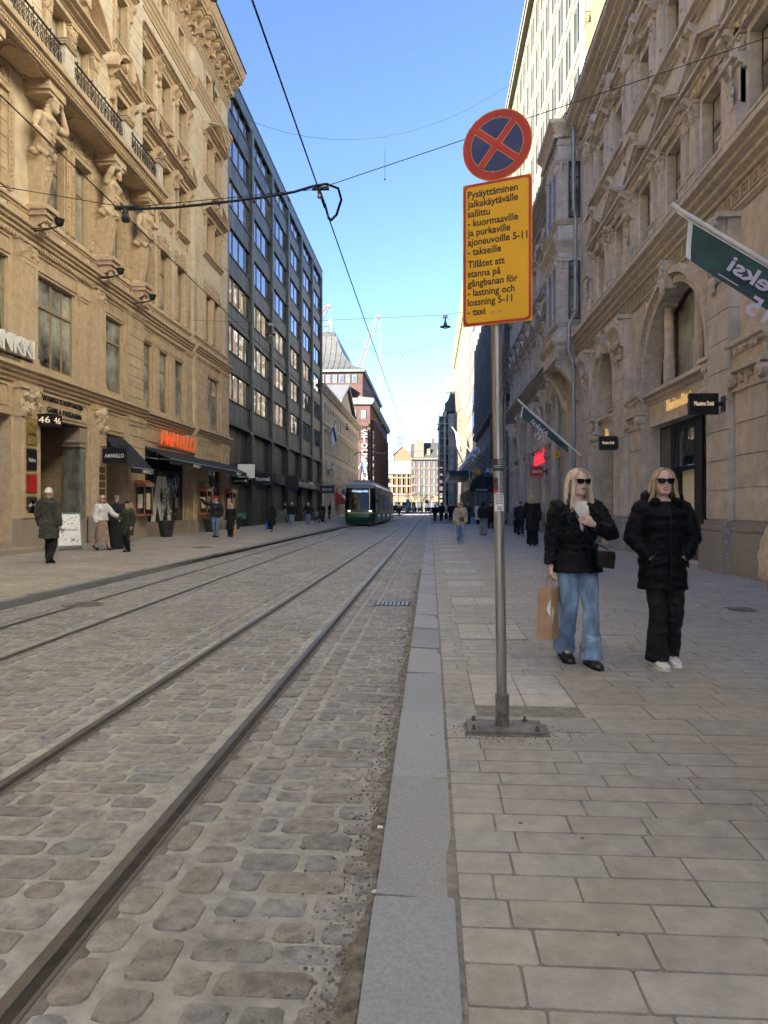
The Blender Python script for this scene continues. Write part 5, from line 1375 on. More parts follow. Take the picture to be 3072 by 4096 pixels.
# ================================================================ tall pale building above and behind
tb = place('tall_building', 'tall sunlit cream building rising behind the right roofs', 'building', (7.6, 50, 0))
def fw(u, w, z): return (7.6-w, u, z)
F = Fac(fw, False, tb)
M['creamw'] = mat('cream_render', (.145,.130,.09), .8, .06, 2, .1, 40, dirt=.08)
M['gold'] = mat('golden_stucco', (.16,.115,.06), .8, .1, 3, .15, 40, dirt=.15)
b = F.mb()
arch = [(a,a+1.5,17.9,19.6,.4,'arch') for a in [27.5+2.6*i for i in range(17)]]
upg = [(a,a+1.4,22.6,25.2,.4,'arch') for a in (25.2,27.5,30.1,32.7)]+[(a,a+1.4,28.3,31,.4) for a in (25.2,27.5,30.1,32.7)]
wall(b, -60, 71, 16, 21.2, 0, [o for o in arch if o[1] < 71], 0); wall(b, 24, 35.6, 21.2, 36, 0, upg, 0); wall(b, -60, 24, 21.2, 36, 0, [], 1); b.add([(-60,0,36),(35.6,0,36),(35.6,-14,36),(-60,-14,36)],[(0,1,2,3)]); b.add([(-60,0,0),(-60,-14,0),(-60,-14,36),(-60,0,36)],[(0,1,2,3)])  # unseen near stretch is added, its bright upper wall bouncing warm light
b.build('ornate_and_bounce_wall', [M['gold'], mat('bounce_render',(.85,.79,.62),.85,.03,2)], tb)
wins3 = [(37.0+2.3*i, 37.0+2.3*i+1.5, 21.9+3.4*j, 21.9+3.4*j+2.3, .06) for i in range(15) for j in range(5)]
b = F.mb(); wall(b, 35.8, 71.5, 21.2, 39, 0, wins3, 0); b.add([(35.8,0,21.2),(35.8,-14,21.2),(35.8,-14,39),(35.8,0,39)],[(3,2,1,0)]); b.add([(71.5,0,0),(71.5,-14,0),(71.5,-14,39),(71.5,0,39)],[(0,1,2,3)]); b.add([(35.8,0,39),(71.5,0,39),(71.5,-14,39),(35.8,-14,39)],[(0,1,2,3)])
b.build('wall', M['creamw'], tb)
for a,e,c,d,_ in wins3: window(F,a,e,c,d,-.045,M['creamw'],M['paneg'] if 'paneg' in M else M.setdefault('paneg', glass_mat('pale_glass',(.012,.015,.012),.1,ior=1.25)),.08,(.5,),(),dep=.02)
for o in arch:
    if o[1] < 71: window(F,o[0],o[1],o[2],o[3],-.35,M['ochframe'],M['pane'],.08,(.5,),())
for o in upg: window(F,o[0],o[1],o[2],o[3],-.35,M['ochframe'],M['pane'],.08,(.5,),())
b = F.mb()
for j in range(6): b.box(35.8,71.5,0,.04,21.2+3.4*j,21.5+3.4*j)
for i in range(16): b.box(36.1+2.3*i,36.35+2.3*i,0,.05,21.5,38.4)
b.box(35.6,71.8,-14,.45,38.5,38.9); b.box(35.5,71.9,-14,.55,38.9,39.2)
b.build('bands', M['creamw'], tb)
b = F.mb()
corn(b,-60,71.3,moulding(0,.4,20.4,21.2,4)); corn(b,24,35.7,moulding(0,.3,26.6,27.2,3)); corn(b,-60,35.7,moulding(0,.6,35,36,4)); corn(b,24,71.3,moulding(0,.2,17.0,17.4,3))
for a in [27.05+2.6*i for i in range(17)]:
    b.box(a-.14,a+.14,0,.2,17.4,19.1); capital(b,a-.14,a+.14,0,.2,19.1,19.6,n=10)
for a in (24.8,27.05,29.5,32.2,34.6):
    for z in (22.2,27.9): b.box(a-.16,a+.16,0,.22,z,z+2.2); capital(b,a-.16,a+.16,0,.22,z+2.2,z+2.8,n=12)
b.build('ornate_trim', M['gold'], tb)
b = F.mb(); b.tube([(35.75,.12,19),(35.75,.12,39)], .12, 8); b.build('gutter_pipe', M['whitep'], tb)
# ================================================================ grey granite building, striped building, scaffolded building
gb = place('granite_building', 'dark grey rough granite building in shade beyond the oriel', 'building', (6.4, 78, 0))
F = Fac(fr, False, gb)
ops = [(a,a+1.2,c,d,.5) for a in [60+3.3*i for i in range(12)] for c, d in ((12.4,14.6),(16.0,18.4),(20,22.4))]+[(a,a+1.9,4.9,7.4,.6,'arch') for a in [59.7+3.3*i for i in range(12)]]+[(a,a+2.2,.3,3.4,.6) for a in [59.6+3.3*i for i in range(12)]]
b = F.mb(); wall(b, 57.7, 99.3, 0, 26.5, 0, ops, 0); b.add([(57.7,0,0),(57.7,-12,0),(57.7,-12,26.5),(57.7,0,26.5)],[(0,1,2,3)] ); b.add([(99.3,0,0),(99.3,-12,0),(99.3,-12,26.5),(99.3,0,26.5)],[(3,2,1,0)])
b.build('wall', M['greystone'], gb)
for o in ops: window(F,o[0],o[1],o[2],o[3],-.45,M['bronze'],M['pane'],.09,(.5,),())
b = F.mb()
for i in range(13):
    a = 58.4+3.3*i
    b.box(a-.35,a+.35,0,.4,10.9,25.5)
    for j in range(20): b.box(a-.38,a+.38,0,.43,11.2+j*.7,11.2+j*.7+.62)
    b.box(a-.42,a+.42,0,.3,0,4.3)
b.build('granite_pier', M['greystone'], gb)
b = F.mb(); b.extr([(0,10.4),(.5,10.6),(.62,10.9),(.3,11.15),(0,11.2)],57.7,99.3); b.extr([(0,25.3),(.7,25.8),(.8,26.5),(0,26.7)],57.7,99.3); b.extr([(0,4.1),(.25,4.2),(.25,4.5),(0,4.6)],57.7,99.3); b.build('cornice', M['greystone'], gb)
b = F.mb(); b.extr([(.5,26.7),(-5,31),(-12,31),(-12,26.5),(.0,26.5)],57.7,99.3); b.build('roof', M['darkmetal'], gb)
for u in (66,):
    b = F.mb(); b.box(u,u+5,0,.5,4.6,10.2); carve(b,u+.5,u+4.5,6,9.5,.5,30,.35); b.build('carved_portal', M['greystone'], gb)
sb = place('striped_building', 'tall sunlit building striped with thin tan, pink and green fins', 'building', (6.4, 145, 0))
F = Fac(fr, False, sb)
b = F.mb(); b.box(99.5,192,-14,.0,0,38.6); b.build('wall', mat('striped_back',(.05,.032,.02),.8,.1,2), sb)
cols = [mat('fin_tan',(.09,.062,.037),.7,.08,.3), mat('fin_ochre',(.105,.08,.048),.7,.08,.3), mat('fin_pink',(.09,.05,.037),.7,.08,.3), mat('fin_green',(.06,.08,.042),.7,.08,.3), mat('fin_pale',(.115,.095,.06),.7,.08,.3)]
b = F.mb()
sr = random.Random(4)
for i in range(74):
    u = 99.8+i*1.25; m_ = 3 if i in (1,3) else sr.choice((0,1,1,2,0,4))
    if i%3 != 2: b.box(u,u+1.2,-.02,.03,9.0,38.4,m_)
b.build('fins', cols, sb)
b = F.mb()
for i in range(74):
    for j in range(9): b.box(100.05+i*1.25,100.8+i*1.25,.0,.012,10.2+j*3.2,12.4+j*3.2) if i%3 == 2 else None
b.build('window_strips', M['pane'], sb)
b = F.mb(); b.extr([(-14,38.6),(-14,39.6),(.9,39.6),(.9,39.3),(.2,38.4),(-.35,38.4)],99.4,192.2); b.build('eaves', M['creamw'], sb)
b = F.mb()
for i in range(38):
    for j in range(5): b.box(99.7+i*1.0,100.5+i*1.0,-.02,.05,4.4+j*.95,5.2+j*.95)
b.build('grid_windows', M['black'], sb)
b = F.mb()
b.build('grid_frame', M['bronze'], sb) if b.v else None
for i in range(20): b = F.mb(); b.box(100+i*4.5,100.7+i*4.5,-.3,.2,0,4.2); b.build('ground_pier', M['bronze'], sb)
b = F.mb()
for i in range(19): b.box(100.72+i*4.5,104.48+i*4.5,-.02,.02,.2,4.0)
b.build('shop_window', M['shopglass'], sb)
cv = place('entrance_canopy', 'dark flat entrance canopy jutting over the far right pavement', 'canopy', (5, 118, 6))
b = MB(); b.box(3.0,6.3,112,140,6.35,7.0); b.box(2.8,6.3,111.8,140.2,6.9,7.15); b.build('roof', M['bronze'], cv)
b = MB()
for y in (112.4,139): b.tube([(3.3,y,7.1),(6.35,y,10)], .05, 6)
b.build('tie_rod', M['iron'], cv)
for i in range(10):
    o = place('globe_lamp', 'white globe lamp in the row on the striped building', 'lamp', (5.3, 83+5.3*i, 7.9), 'row of white globe lamps')
    b = MB(); b.sph((5.25,83+5.3*i,7.95),.46,12,8); b.build('globe', M['whitep'], o, 180)
    b = MB(); b.tube([(5.25,83+5.3*i,7.5),(5.7,83+5.3*i,7.2),(6.45,83+5.3*i,7.3)],.05,6); b.build('arm', M['iron'], o)
cb2 = place('scaffolded_building', 'ornate old building with mansard roof wrapped in scaffolding', 'building', (6, 220, 0))
def fc_(u, w, z): return (4.3-w, u, z)
F = Fac(fc_, False, cb2)
b = F.mb(); ops = [(a,a+1.6,c,c+2.6,.4) for a in [196+4*i for i in range(11)] for c in (6,11,16,21)]; wall(b,194,240,0,27,0,ops,0); b.box(194.01,240,-12,-.5,0,27); b.build('wall', mat('old_stone',(.50,.43,.34),.85,.15,.6,dirt=.2), cb2)
for o in ops: window(F,o[0],o[1],o[2],o[3],-.35,M['bronze'],M['pane'],.12,(.5,),(.6,))
b = F.mb(); corn(b,193.6,240.4,moulding(0,1.0,26,27.4,4)); corn(b,193.8,240.2,moulding(0,.6,9.6,10.3,3)); b.build('cornice', M['taupe2'], cb2)
b = F.mb(); b.extr([(.6,27.4),(-1.2,33),(-12,33),(-12,27.4)],193.8,240.2)
for u in (200,212,226): b.extr([(.3,27.5),(.3,30.5),(-1,32),(-1.6,32),(-1.6,27.5)],u,u+3)
b.build('roof', M['darkmetal'], cb2)
b = F.mb(); b.box(194.2,196.5,-2,.1,33,36); b.box(194,196.7,-2.2,.3,36,36.6); b.lathe([(.9,0),(.9,1.5)],(0,0,0)) if 0 else None; b.build('chimney', M['taupe2'], cb2)
sf = place('scaffolding', 'steel scaffolding with platforms in front of the ornate old building', 'scaffolding', (5, 200, 0))
b = MB()
for i in range(10):
    for x in (2.4,3.7): b.tube([(x,192.5+i*3.2,0),(x,192.5+i*3.2,27.5)], .07, 5)
for j in range(13):
    for x in (2.4,3.7): b.tube([(x,192.5,2+j*2.0),(x,221.3,2+j*2.0)], .06, 5)
    b.tube([(2.4,192.5,2+j*2.0),(6.3,192.5,2+j*2.0)], .06, 5)
b.build('poles', mat('scaffold_steel',(.55,.56,.58),.6,.1,1), sf)
b = MB()
for j in range(13): b.box(2.4,3.7,192.5,221.3,1.9+j*2.0,1.96+j*2.0)
b.build('platforms', mat('planks',(.42,.36,.28),.8,.2,2), sf)
# ================================================================ the far end of the street
def at(xr, yr, Y):                            # pixel of the 800x1000 detail (origin 1200,1200; 2.074 per pixel) to a point
    return px(1200+xr/2.074, 1200+yr/2.074, Y=Y)
def fb(u, w, z): return (u, FY-w, z)          # facades facing the camera
FY = 300.0
FY = 282.0
eb = place('brick_apartment_block', 'brick and pale stone apartment block with mansard roof closing the street', 'building', (5, 282, 0))
F = Fac(fb, False, eb)
xa, xb = at(922, 0, FY).x, at(1420, 0, FY).x
zt = at(0, 1315, FY).z
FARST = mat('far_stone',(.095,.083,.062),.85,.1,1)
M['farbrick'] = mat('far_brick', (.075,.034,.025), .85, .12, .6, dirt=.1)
b = F.mb(); nb = 12; bw_ = (xb-xa)/nb; rowsz = [3.6+ (zt-4.6)/5*i for i in range(5)]
ops = [(xa+bw_*i+bw_*.28, xa+bw_*(i+1)-bw_*.28, z+.7, z+3.2, .3) for i in range(nb) for z in rowsz]
wall(b, xa, xb, 0, zt, 0, ops, 0); b.add([(xa,0,0),(xa,-14,0),(xa,-14,zt),(xa,0,zt)],[(3,2,1,0)])
b.build('wall', M['farbrick'], eb)
for o in ops: window(F, o[0], o[1], o[2], o[3], -.22, FARST, M['paneb'], .12, (.5,), (.65,))
b = F.mb()
for i in range(nb):
    for z in rowsz: b.box(xa+bw_*i+bw_*.18, xa+bw_*i+bw_*.26, 0,.12,z+.5,z+3.5); b.box(xa+bw_*(i+1)-bw_*.26, xa+bw_*(i+1)-bw_*.18, 0,.12,z+.5,z+3.5); b.box(xa+bw_*i+bw_*.1, xa+bw_*(i+1)-bw_*.1, 0,.2,z+3.5,z+3.9)
for z in rowsz: b.box(xa,xb,0,.3,z-.25,z+.1)
b.box(xa-.3,xb,0,.9,zt-.7,zt); b.box(xa,xb,0,.4,0,3.2)
b.build('stone_trim', mat('far_stone',(.095,.083,.062),.85,.1,1), eb)
b = F.mb(); b.extr([(.9,zt),(-2,zt+6.2),(-12,zt+6.2),(-12,zt)], xa-.2, xb)
b.build('roof', M['darkmetal'], eb)
b = F.mb()
for i in range(nb):
    if i%2: b.box(xa+bw_*i+.3, xa+bw_*(i+1)-.3, -2, .4, zt+.6, zt+3.6)
b.box(xa+1.2,xa+5.0,-2,.8,zt,zt+5.5); b.extr2([(xa+1.0,zt+5.5),(xa+5.2,zt+5.5),(xa+3.8,zt+7.5),(xa+3.1,zt+9.4),(xa+2.4,zt+7.5)],-2,.8)
b.build('dormer', MATS['far_stone'], eb)
b = F.mb(); b.box(xa+8,xa+9.4,-4,-2,zt+6,zt+8); b.box(xa+17,xa+18.2,-4,-2,zt+6,zt+8.4); b.build('chimney', M['farbrick'], eb)
gbp = place('gable_building', 'building with a bare sunlit orange gable beside the brick apartment block', 'building', (-8, 310, 0))
x0, x1 = at(775,0,310).x, at(925,0,310).x; FY = 310.0
z0, z1, z2 = at(0,1340,310).z, at(0,1290,310).z, at(0,1222,310).z
F = Fac(fb, False, gbp)
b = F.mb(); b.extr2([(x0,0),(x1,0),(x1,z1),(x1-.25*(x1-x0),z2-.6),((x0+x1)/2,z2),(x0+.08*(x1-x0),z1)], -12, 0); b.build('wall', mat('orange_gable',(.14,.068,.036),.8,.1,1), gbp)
b = F.mb(); b.extr2([(x0-.2,z1),((x0+x1)/2,z2+.1),((x0+x1)/2,z2+.5),(x0-.2,z1+.4)], -12.2, .3); b.extr2([((x0+x1)/2,z2+.1),(x1+.2,z1),(x1+.2,z1+.4),((x0+x1)/2,z2+.5)], -12.2, .3); b.build('roof', M['tin'], gbp)
cs = place('construction_building', 'half built block with open floors and pale panels left of the brick block', 'building', (-14, 285, 0))
FY = 285.0; F = Fac(fb, False, cs); x0, x1 = at(640,0,285).x, at(922,0,285).x; zt = at(0,1340,285).z
b = F.mb()
for i in range(6): z = i*zt/6; b.box(x0,x1,-12,0,z-.25,z+.25)
for i in range(8): x = x0+(x1-x0)*i/7; b.box(x-.25,x+.25,-.9,-.3,0,zt)
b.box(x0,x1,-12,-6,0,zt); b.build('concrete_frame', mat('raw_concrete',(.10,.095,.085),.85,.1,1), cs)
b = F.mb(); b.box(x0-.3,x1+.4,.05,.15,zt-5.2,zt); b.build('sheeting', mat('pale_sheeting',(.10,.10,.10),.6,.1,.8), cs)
b = F.mb()
for i in range(14): x = x0+(x1-x0)*(i+.3)/14; b.box(x,x+.14,-.2,-.05,.3,zt-5)
b.build('props', mat('yellow_props',(.25,.15,.04),.6,.1,1), cs)
b = F.mb()
for i in (2,3): z = i*zt/6; b.box(x0,x1,.02,.1,z-.28,z+.3)
b.build('edge_boards', mat('pink_boards',(.24,.11,.125),.7,.1,1), cs)
tw = place('glass_tower', 'slim pale glass tower rising far behind the orange gable', 'tower', (-10, 420, 0))
FY = 420.0; F = Fac(fb, False, tw); x0, x1 = at(766,0,420).x, at(852,0,420).x; zt = at(0,1122,420).z
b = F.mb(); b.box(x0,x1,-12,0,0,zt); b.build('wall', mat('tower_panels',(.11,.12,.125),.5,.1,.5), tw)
b = F.mb()
for i in range(16): b.box(x0+.45*(x1-x0),x1-.3,.0,.06,zt-3-i*3.2,zt-.9-i*3.2)
b.build('window_bands', M['paneb'], tw)
b = F.mb(); b.tube([(x0+3,-3,zt),(x0+3,-3,zt+7)],.12,5); b.box(x0+2,x1-2,-9,-3,zt,zt+1.4); b.build('mast', M['zinc'], tw)
lo = place('low_building', 'low grey flat roofed block far left behind the tram', 'building', (-20, 330, 0))
FY = 330.0; F = Fac(fb, False, lo); x0, x1 = at(600,0,330).x, at(780,0,330).x; zt = at(0,1300,330).z
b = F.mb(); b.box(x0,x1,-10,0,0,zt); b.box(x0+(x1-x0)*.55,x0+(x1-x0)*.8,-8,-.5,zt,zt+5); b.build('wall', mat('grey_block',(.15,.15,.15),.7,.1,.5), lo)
b = F.mb()
for i in range(9): b.box(x0+1+i*(x1-x0)/9.5,x0+2.2+i*(x1-x0)/9.5,0,.05,zt-4,zt-2)
b.build('window', M['paneb'], lo)
pv_ = place('street_pavilion', 'pale low pavilion with shop canopy across the end of the street', 'building', (0, 262, 0))
x0, x1 = at(770,0,262).x, at(1290,0,262).x; FY = 262.0; F = Fac(fb, False, pv_); zt = at(0,1628,262).z
b = F.mb(); b.box(x0,x1,-6,0,zt-2.2,zt); b.box(x0,x1,-6,-4,0,zt-2.2)
for i in range(9): b.box(x0+i*(x1-x0)/8.2,x0+i*(x1-x0)/8.2+.6,-1.5,-.2,0,zt-2.2)
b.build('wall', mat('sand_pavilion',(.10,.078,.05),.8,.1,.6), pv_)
b = F.mb(); b.box(x0+.5,x1-.5,-3.9,-3.8,.2,zt-2.4); b.build('shop_window', M['shopglass'], pv_)
# trees in front of the square, bare in early spring
def bare_tree(x, y, h, lab, seed):
    o = place('bare_tree', lab, 'tree', (x, y, 0), 'bare trees on the far square')
    rr = random.Random(seed); b = MB(); b.tube([(x,y,0),(x+.1,y,h*.4),(x,y,h*.6)], [.16,.12,.08], 6); b.build('trunk', M['bronze'], o)
    b = MB()
    def br(p, d, l, r, k):
        q = p+d*l; b.tube([p, q], [r, r*.6], 4)
        if k:
            for _ in range(4): br(q, (d+Vector((rr.uniform(-.8,.8), rr.uniform(-.8,.8), rr.uniform(-.1,.6)))).normalized(), l*.66, r*.6, k-1)
    for i in range(6): br(Vector((x,y,h*(.36+.04*i))), Vector((rr.uniform(-1,1),rr.uniform(-1,1),.9)).normalized(), h*.22, .06, 3)
    b.build('crown', M['bronze'], o)
for i, (xr, h, lab) in enumerate(((925,7,'bare young tree left of the red round sign on the far square'),(1060,6,'bare young tree beside the red round sign on the far square'),(1000,7,'bare young tree behind the crowd in the middle of the far square'))):
    p = at(xr, 1750, 250); bare_tree(p.x, 250, h, lab, i)
# site cranes
def crane(a, b_, Y, lab, n=16, wdt=1.7):
    P, Q = at(*a, Y), at(*b_, Y+4)
    o = place('tower_crane', lab, 'crane', (P.x, Y, 0)); d = (Q-P).normalized(); s = Vector((0,1,0)); t = d.cross(s).normalized()
    w_ = MB(); r_ = MB(); L = (Q-P).length
    cor = lambda k, i, j: P+d*(L*k)+s*(i*wdt/2*(1-.35*k))+t*(j*wdt/2*(1-.35*k))
    for i, j in ((-1,-1),(1,-1),(1,1),(-1,1)): w_.tube([cor(0,i,j), cor(1,i,j)], .16, 5)
    for k in range(n):
        c0, c1 = k/n, (k+1)/n; m_ = r_ if (k//2)%2 else w_
        for (i,j),(k2,l2) in (((-1,-1),(1,-1)),((1,-1),(1,1)),((1,1),(-1,1)),((-1,1),(-1,-1))):
            m_.tube([cor(c0,i,j), cor(c1,k2,l2)], .11, 4); w_.tube([cor(c0,i,j), cor(c0,k2,l2)], .09, 4)
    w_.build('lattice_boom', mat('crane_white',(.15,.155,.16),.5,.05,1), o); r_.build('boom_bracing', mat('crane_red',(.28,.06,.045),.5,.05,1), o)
    b = MB(); b.box(Q.x-.4,Q.x+1.6,Q.y-.5,Q.y+.5,Q.z-.2,Q.z+1.1); b.tube([Q+Vector((1.4,0,0)), Q+Vector((1.4,0,-60))], .05, 4); b.tube([Q+Vector((2.2,0,0)), Q+Vector((2.2,0,-60))], .05, 4); b.build('hoist', MATS['crane_red'], o)
    b = MB(); b.box(P.x-1.2,P.x+1.2,Y-1.2,Y+1.2,0,P.z+.5) if 0 else None
    for i, j in ((-1,-1),(1,-1),(1,1),(-1,1)): b.tube([(P.x+i,Y+j,0),(P.x+i,Y+j,P.z)], .15, 4)
    for k in range(int(P.z/3)): b.tube([(P.x-1,Y-1,k*3),(P.x+1,Y-1,k*3+3)], .1, 4); b.tube([(P.x-1,Y+1,k*3+3),(P.x+1,Y+1,k*3)], .1, 4)
    b.build('tower', MATS['crane_white'], o)
crane((488,585), (635,150), 360, 'red and white lattice crane leaning over the department store roof', 22)
crane((150,190), (225,60), 330, 'tip of a second red and white crane beside the roof flag', 8, 2.2)
# roof flag on the department store
p0, p1 = at(258,345,178), at(258,140,178)
o = place('roof_flag', 'white flag with blue cross on the department store roof', 'flag', (p0.x, 178, p0.z))
b = MB(); b.tube([p0, p1], .13, 6); b.build('flagpole', M['whitep'], o)
def flag_mesh(name, pts, nx, nz, f, m, parent):
    b = MB()
    return None
def cloth(name, A, B_, Cc, D, mats_, parent, colour, nx=14, nz=10, amp=.12, thick=.004, per=2.2):
    """flag: A-B along the pole (A outer), D-C the free side; colour(i/nx, j/nz) picks the material"""
    A, B_, Cc, D = Vector(A), Vector(B_), Vector(Cc), Vector(D)
    nrm = (B_-A).cross(D-A).normalized(); b = MB(); V = []
    for side in (0, 1):
        for j in range(nz+1):
            for i in range(nx+1):
                u, v = i/nx, j/nz
                p = (A*(1-u)+B_*u)*(1-v)+(D*(1-u)+Cc*u)*v
                p = p+nrm*(amp*v*math.sin(per*math.pi*u+1.3*v)+amp*.5*v*math.sin(5.1*u+4*v)+(thick if side else 0))
                V.append(p)
    N = (nx+1)*(nz+1)
    b.v = [tuple(p) for p in V]
    for side in (0, 1):
        for j in range(nz):
            for i in range(nx):
                a = side*N+j*(nx+1)+i; q = (a, a+1, a+nx+2, a+nx+1)
                b.f.append(q if side else q[::-1]); b.mi.append(colour((i+.5)/nx, (j+.5)/nz))
    return b.build(name, mats_, parent, 180)
blue = mat('flag_blue',(.02,.09,.33),.7,.1,5)
# (u along the pole side, v away from it)
q = lambda xr, yr: at(xr, yr, 178)
cloth('flag_cloth', q(258,140), q(258,205), q(200,262), q(228,185), [M['whitep'], blue], o, lambda u, v: 1 if (.3 < u < .62) or (.25 < v < .5) else 0, amp=.25)
# thin white cloud low over the far roofs
cl = MB(); cr = random.Random(2)
for i in range(60):
    p = at(cr.uniform(850,1100), 0, 1200); t = (p.x-at(850,0,1200).x)/(at(1100,0,1200).x-at(850,0,1200).x)
    z = at(0, 1260-90*math.sin(math.pi*min(1,max(0,t)))*cr.random(), 1200).z; r = cr.uniform(4,12)
    cl.sph((p.x, 1200+cr.uniform(-20,20), z), (r*1.6, r, r*.8), 10, 6)
tag(cl.build('cloud', mat('cloud_white',(.9,.9,.9),.9,.02,.02), smooth=180), 'small white cloud above the far roofs', 'cloud', kind='stuff')
# ================================================================ overhead wires and lamps
def wire(pts, r, lab, name='overhead_wire', group=None, sag=0.0, n=14):
    P = [Vector(p) for p in pts]; Q = []
    for i in range(len(P)-1):
        for k in range(n):
            t = k/n; Q.append(P[i]*(1-t)+P[i+1]*t-Vector((0,0,4*sag*t*(1-t))))
    Q.append(P[-1]); b = MB(); b.tube(Q, r, 6)
    return tag(b.build(name, M['iron']), lab, 'cable', group)
WZ = 6.25
wire([(-1.71,-8,WZ),(-1.71,230,WZ)], .011, 'long tram contact wire above the right hand track', 'contact_wire', n=2)
wire([(-4.78,-8,6.0),(-5.35,230,6.0)], .010, 'long tram contact wire passing in front of the stone giants', 'contact_wire', n=2)
XY = 10.9
wire([(-12.7,XY,7.6),(-4.75,XY,6.08),(-1.75,XY,6.28),(6.35,XY,8.75)], .007, 'thin span wire crossing the street from facade to facade in front', 'span_wire', n=2)
fc = place('feed_cable', 'thick black feed cable looping down to the contact wire', 'cable', (-1.71, XY, WZ))
b = MB(); pts = [(-4.78,XY,6.05),(-4.0,XY,6.06),(-3.2,XY,6.12),(-2.5,XY,6.19),(-2.1,XY,6.25),(-1.8,XY,6.33),(-1.6,XY,6.36),(-1.43,XY+.1,6.33),(-1.40,XY+.25,6.22),(-1.5,XY+.42,6.05),(-1.6,XY+.5,6.0),(-1.66,XY+.62,6.1),(-1.70,XY+.85,6.24)]
b.tube(pts, .021, 8); 
for i in range(5): x = -4.4+i*.55; b.tube([(x,XY,6.06+.018*i),(x+.03,XY,6.07+.018*i)], .03, 8)
b.build('cable', M['black'], fc, 60)
b = MB(); b.box(-1.82,-1.56,XY-.03,XY+.03,6.27,6.31); b.tube([(-1.71,XY,6.28),(-1.71,XY,6.16)], .028, 8); b.tube([(-1.71,XY+.6,6.3),(-1.71,XY+1.0,6.23)], .02, 6); b.box(-1.73,-1.69,XY+.1,XY+.6,6.24,6.28); b.build('clamp', M['iron'], fc)
b = MB(); b.sph((-1.71,XY,6.17),(.035,.035,.04),8,6); b.build('insulator', M['zinc'], fc)
b = MB(); b.tube([(-4.95,XY,6.08),(-4.55,XY,6.08)], .035, 8); b.tube([(-4.78,XY,6.05),(-4.76,XY,5.9)], .045, 8); b.lathe([(.06,0),(.075,.05),(.04,.12)], (-4.77,XY,5.86), 8); b.build('hanger', M['iron'], fc)
for i, (Y, x0, z0, x1, z1, sag, drop, lab) in enumerate((
    (50,-13,29.0,6.6,31.5,2.8,3.0,'highest thin sagging span wire with a short hanging drop'),
    (84,-12.6,22.5,6,24.0,3.6,.4,'thin sagging span wire between the dark block and the sign'),
    (110,-12.6,22.0,6,21.0,4.0,.5,'thin sagging span wire crossing in front of the leaning crane'),
    (140,-12.4,19.5,6,20.5,3.0,.4,'thin sagging span wire above the far tram track'),
    (120,-12.6,15.2,6,16.2,.8,0,'nearly straight span wire above the department store letters'),
    (150,-12.6,13.0,6,14.5,.6,0,'far span wire holding the second row of lamps'))):
    o = wire([(x0,Y,z0),(x1,Y,z1)], .006+.00012*Y, lab, 'span_wire', sag=sag)
    if drop:
        b = MB(); xm = (x0+x1)/2; zm = (z0+z1)/2-sag; b.tube([(xm,Y,zm),(xm,Y,zm-drop)], .012, 4); b.ell((xm,Y,zm-drop),(.06,.06,.09)); d = b.build('hanging_drop', M['iron'], o)
def street_lamp(x, Y, z, lab, k=1.0):
    o = thing('hanging_lamp', lab, 'street lamp', (x, Y, z), 0, 'street lamps hung on span wires')
    b = MB(); b.box(-.15*k,.15*k,-.1*k,.1*k,.36*k,.52*k); b.tube([(-.15*k,0,.36*k),(-.24*k,0,.2*k),(-.12*k,0,.1*k)], .012*k, 4); b.tube([(.15*k,0,.36*k),(.24*k,0,.2*k),(.12*k,0,.1*k)], .012*k, 4); b.build('ballast_box', M['zinc'], o)
    b = MB(); b.lathe([(.03*k,.36*k),(.05*k,.3*k),(.05*k,.16*k),(.09*k,.05*k),(.13*k,-.12*k),(.34*k,-.19*k),(.35*k,-.22*k),(.15*k,-.23*k)], n=20); b.build('shade', M['iron'], o, 40)
    b = MB(); b.sph((0,0,-.24*k),(.17*k,.17*k,.1*k),14,8); b.build('glass_globe', M['whitep'], o, 180)
LY = 37.0
def lp(x, y, Y): p = px(x*1.8517, y*1.8517, Y=Y); return p
p = lp(962, 699, LY); street_lamp(p.x, LY, p.z, 'grey bell street lamp hanging just left of the yellow panel', .82)
p2 = lp(585, 716, LY); street_lamp(p2.x, LY, p2.z, 'grey bell street lamp hanging in front of the dark office block', .82)
wire([(-12.6,LY,11.3),(p2.x,LY,p2.z+.45),(p.x,LY,p.z+.45),(6.0,LY,12.1)], .009, 'span wire carrying the two nearest bell lamps', 'span_wire', n=2)
for xr, yr, Y, lab in ((1148,1060,88,'small bell lamp hanging left of the striped building'),(392,1060,84,'small bell lamp hanging in front of the classical building'),(620,1225,120,'tiny bell lamp hanging beside the vertical store letters')):
    p = at(xr, yr, Y); street_lamp(p.x, Y, p.z, lab, .95)
wire([(-12.7,86,13.0),tuple(at(392,1040,84)+Vector((0,0,.5))),tuple(at(1148,1040,88)+Vector((0,0,.5))),(6.1,88,14.8)], .014, 'span wire carrying the small bell lamps farther down', 'span_wire', n=2)
# ================================================================ things on the left facade
def F_(): return MB(fl, True)
def wall_lamp(u, z, lab):
    o = place('wall_spotlight', lab, 'wall lamp', (-12.0, u, z), 'black spotlights over the left cornice')
    b = F_(); b.tube([(u-.0,.5,z-.18),(u+.05,1.0,z-.1),(u+.1,1.25,z)], .025, 6); b.tube([(u-.25,.55,z-.2),(u+.1,1.2,z-.05)], .018, 5); b.build('arm', M['iron'], o)
    b = F_(); b.lathe([(.05,.0),(.12,.06),(.15,.2),(.17,.22)], (u+.12,1.28,z+.0), 12); b.build('lamp_head', M['black'], o)
for (x, y), lab in (((220,900),'black spotlight below the nearest whole stone giant'),((468,1095),'black spotlight below the middle stone giant'),((598,1198),'black spotlight below the farthest stone giant')):
    p = px(x, y, X=-11.8); wall_lamp(p.y, p.z, lab)
o = place('bank_lettering', 'white capital letters on a first floor window at the left edge', 'sign', (-12.3, 20, 6.3))
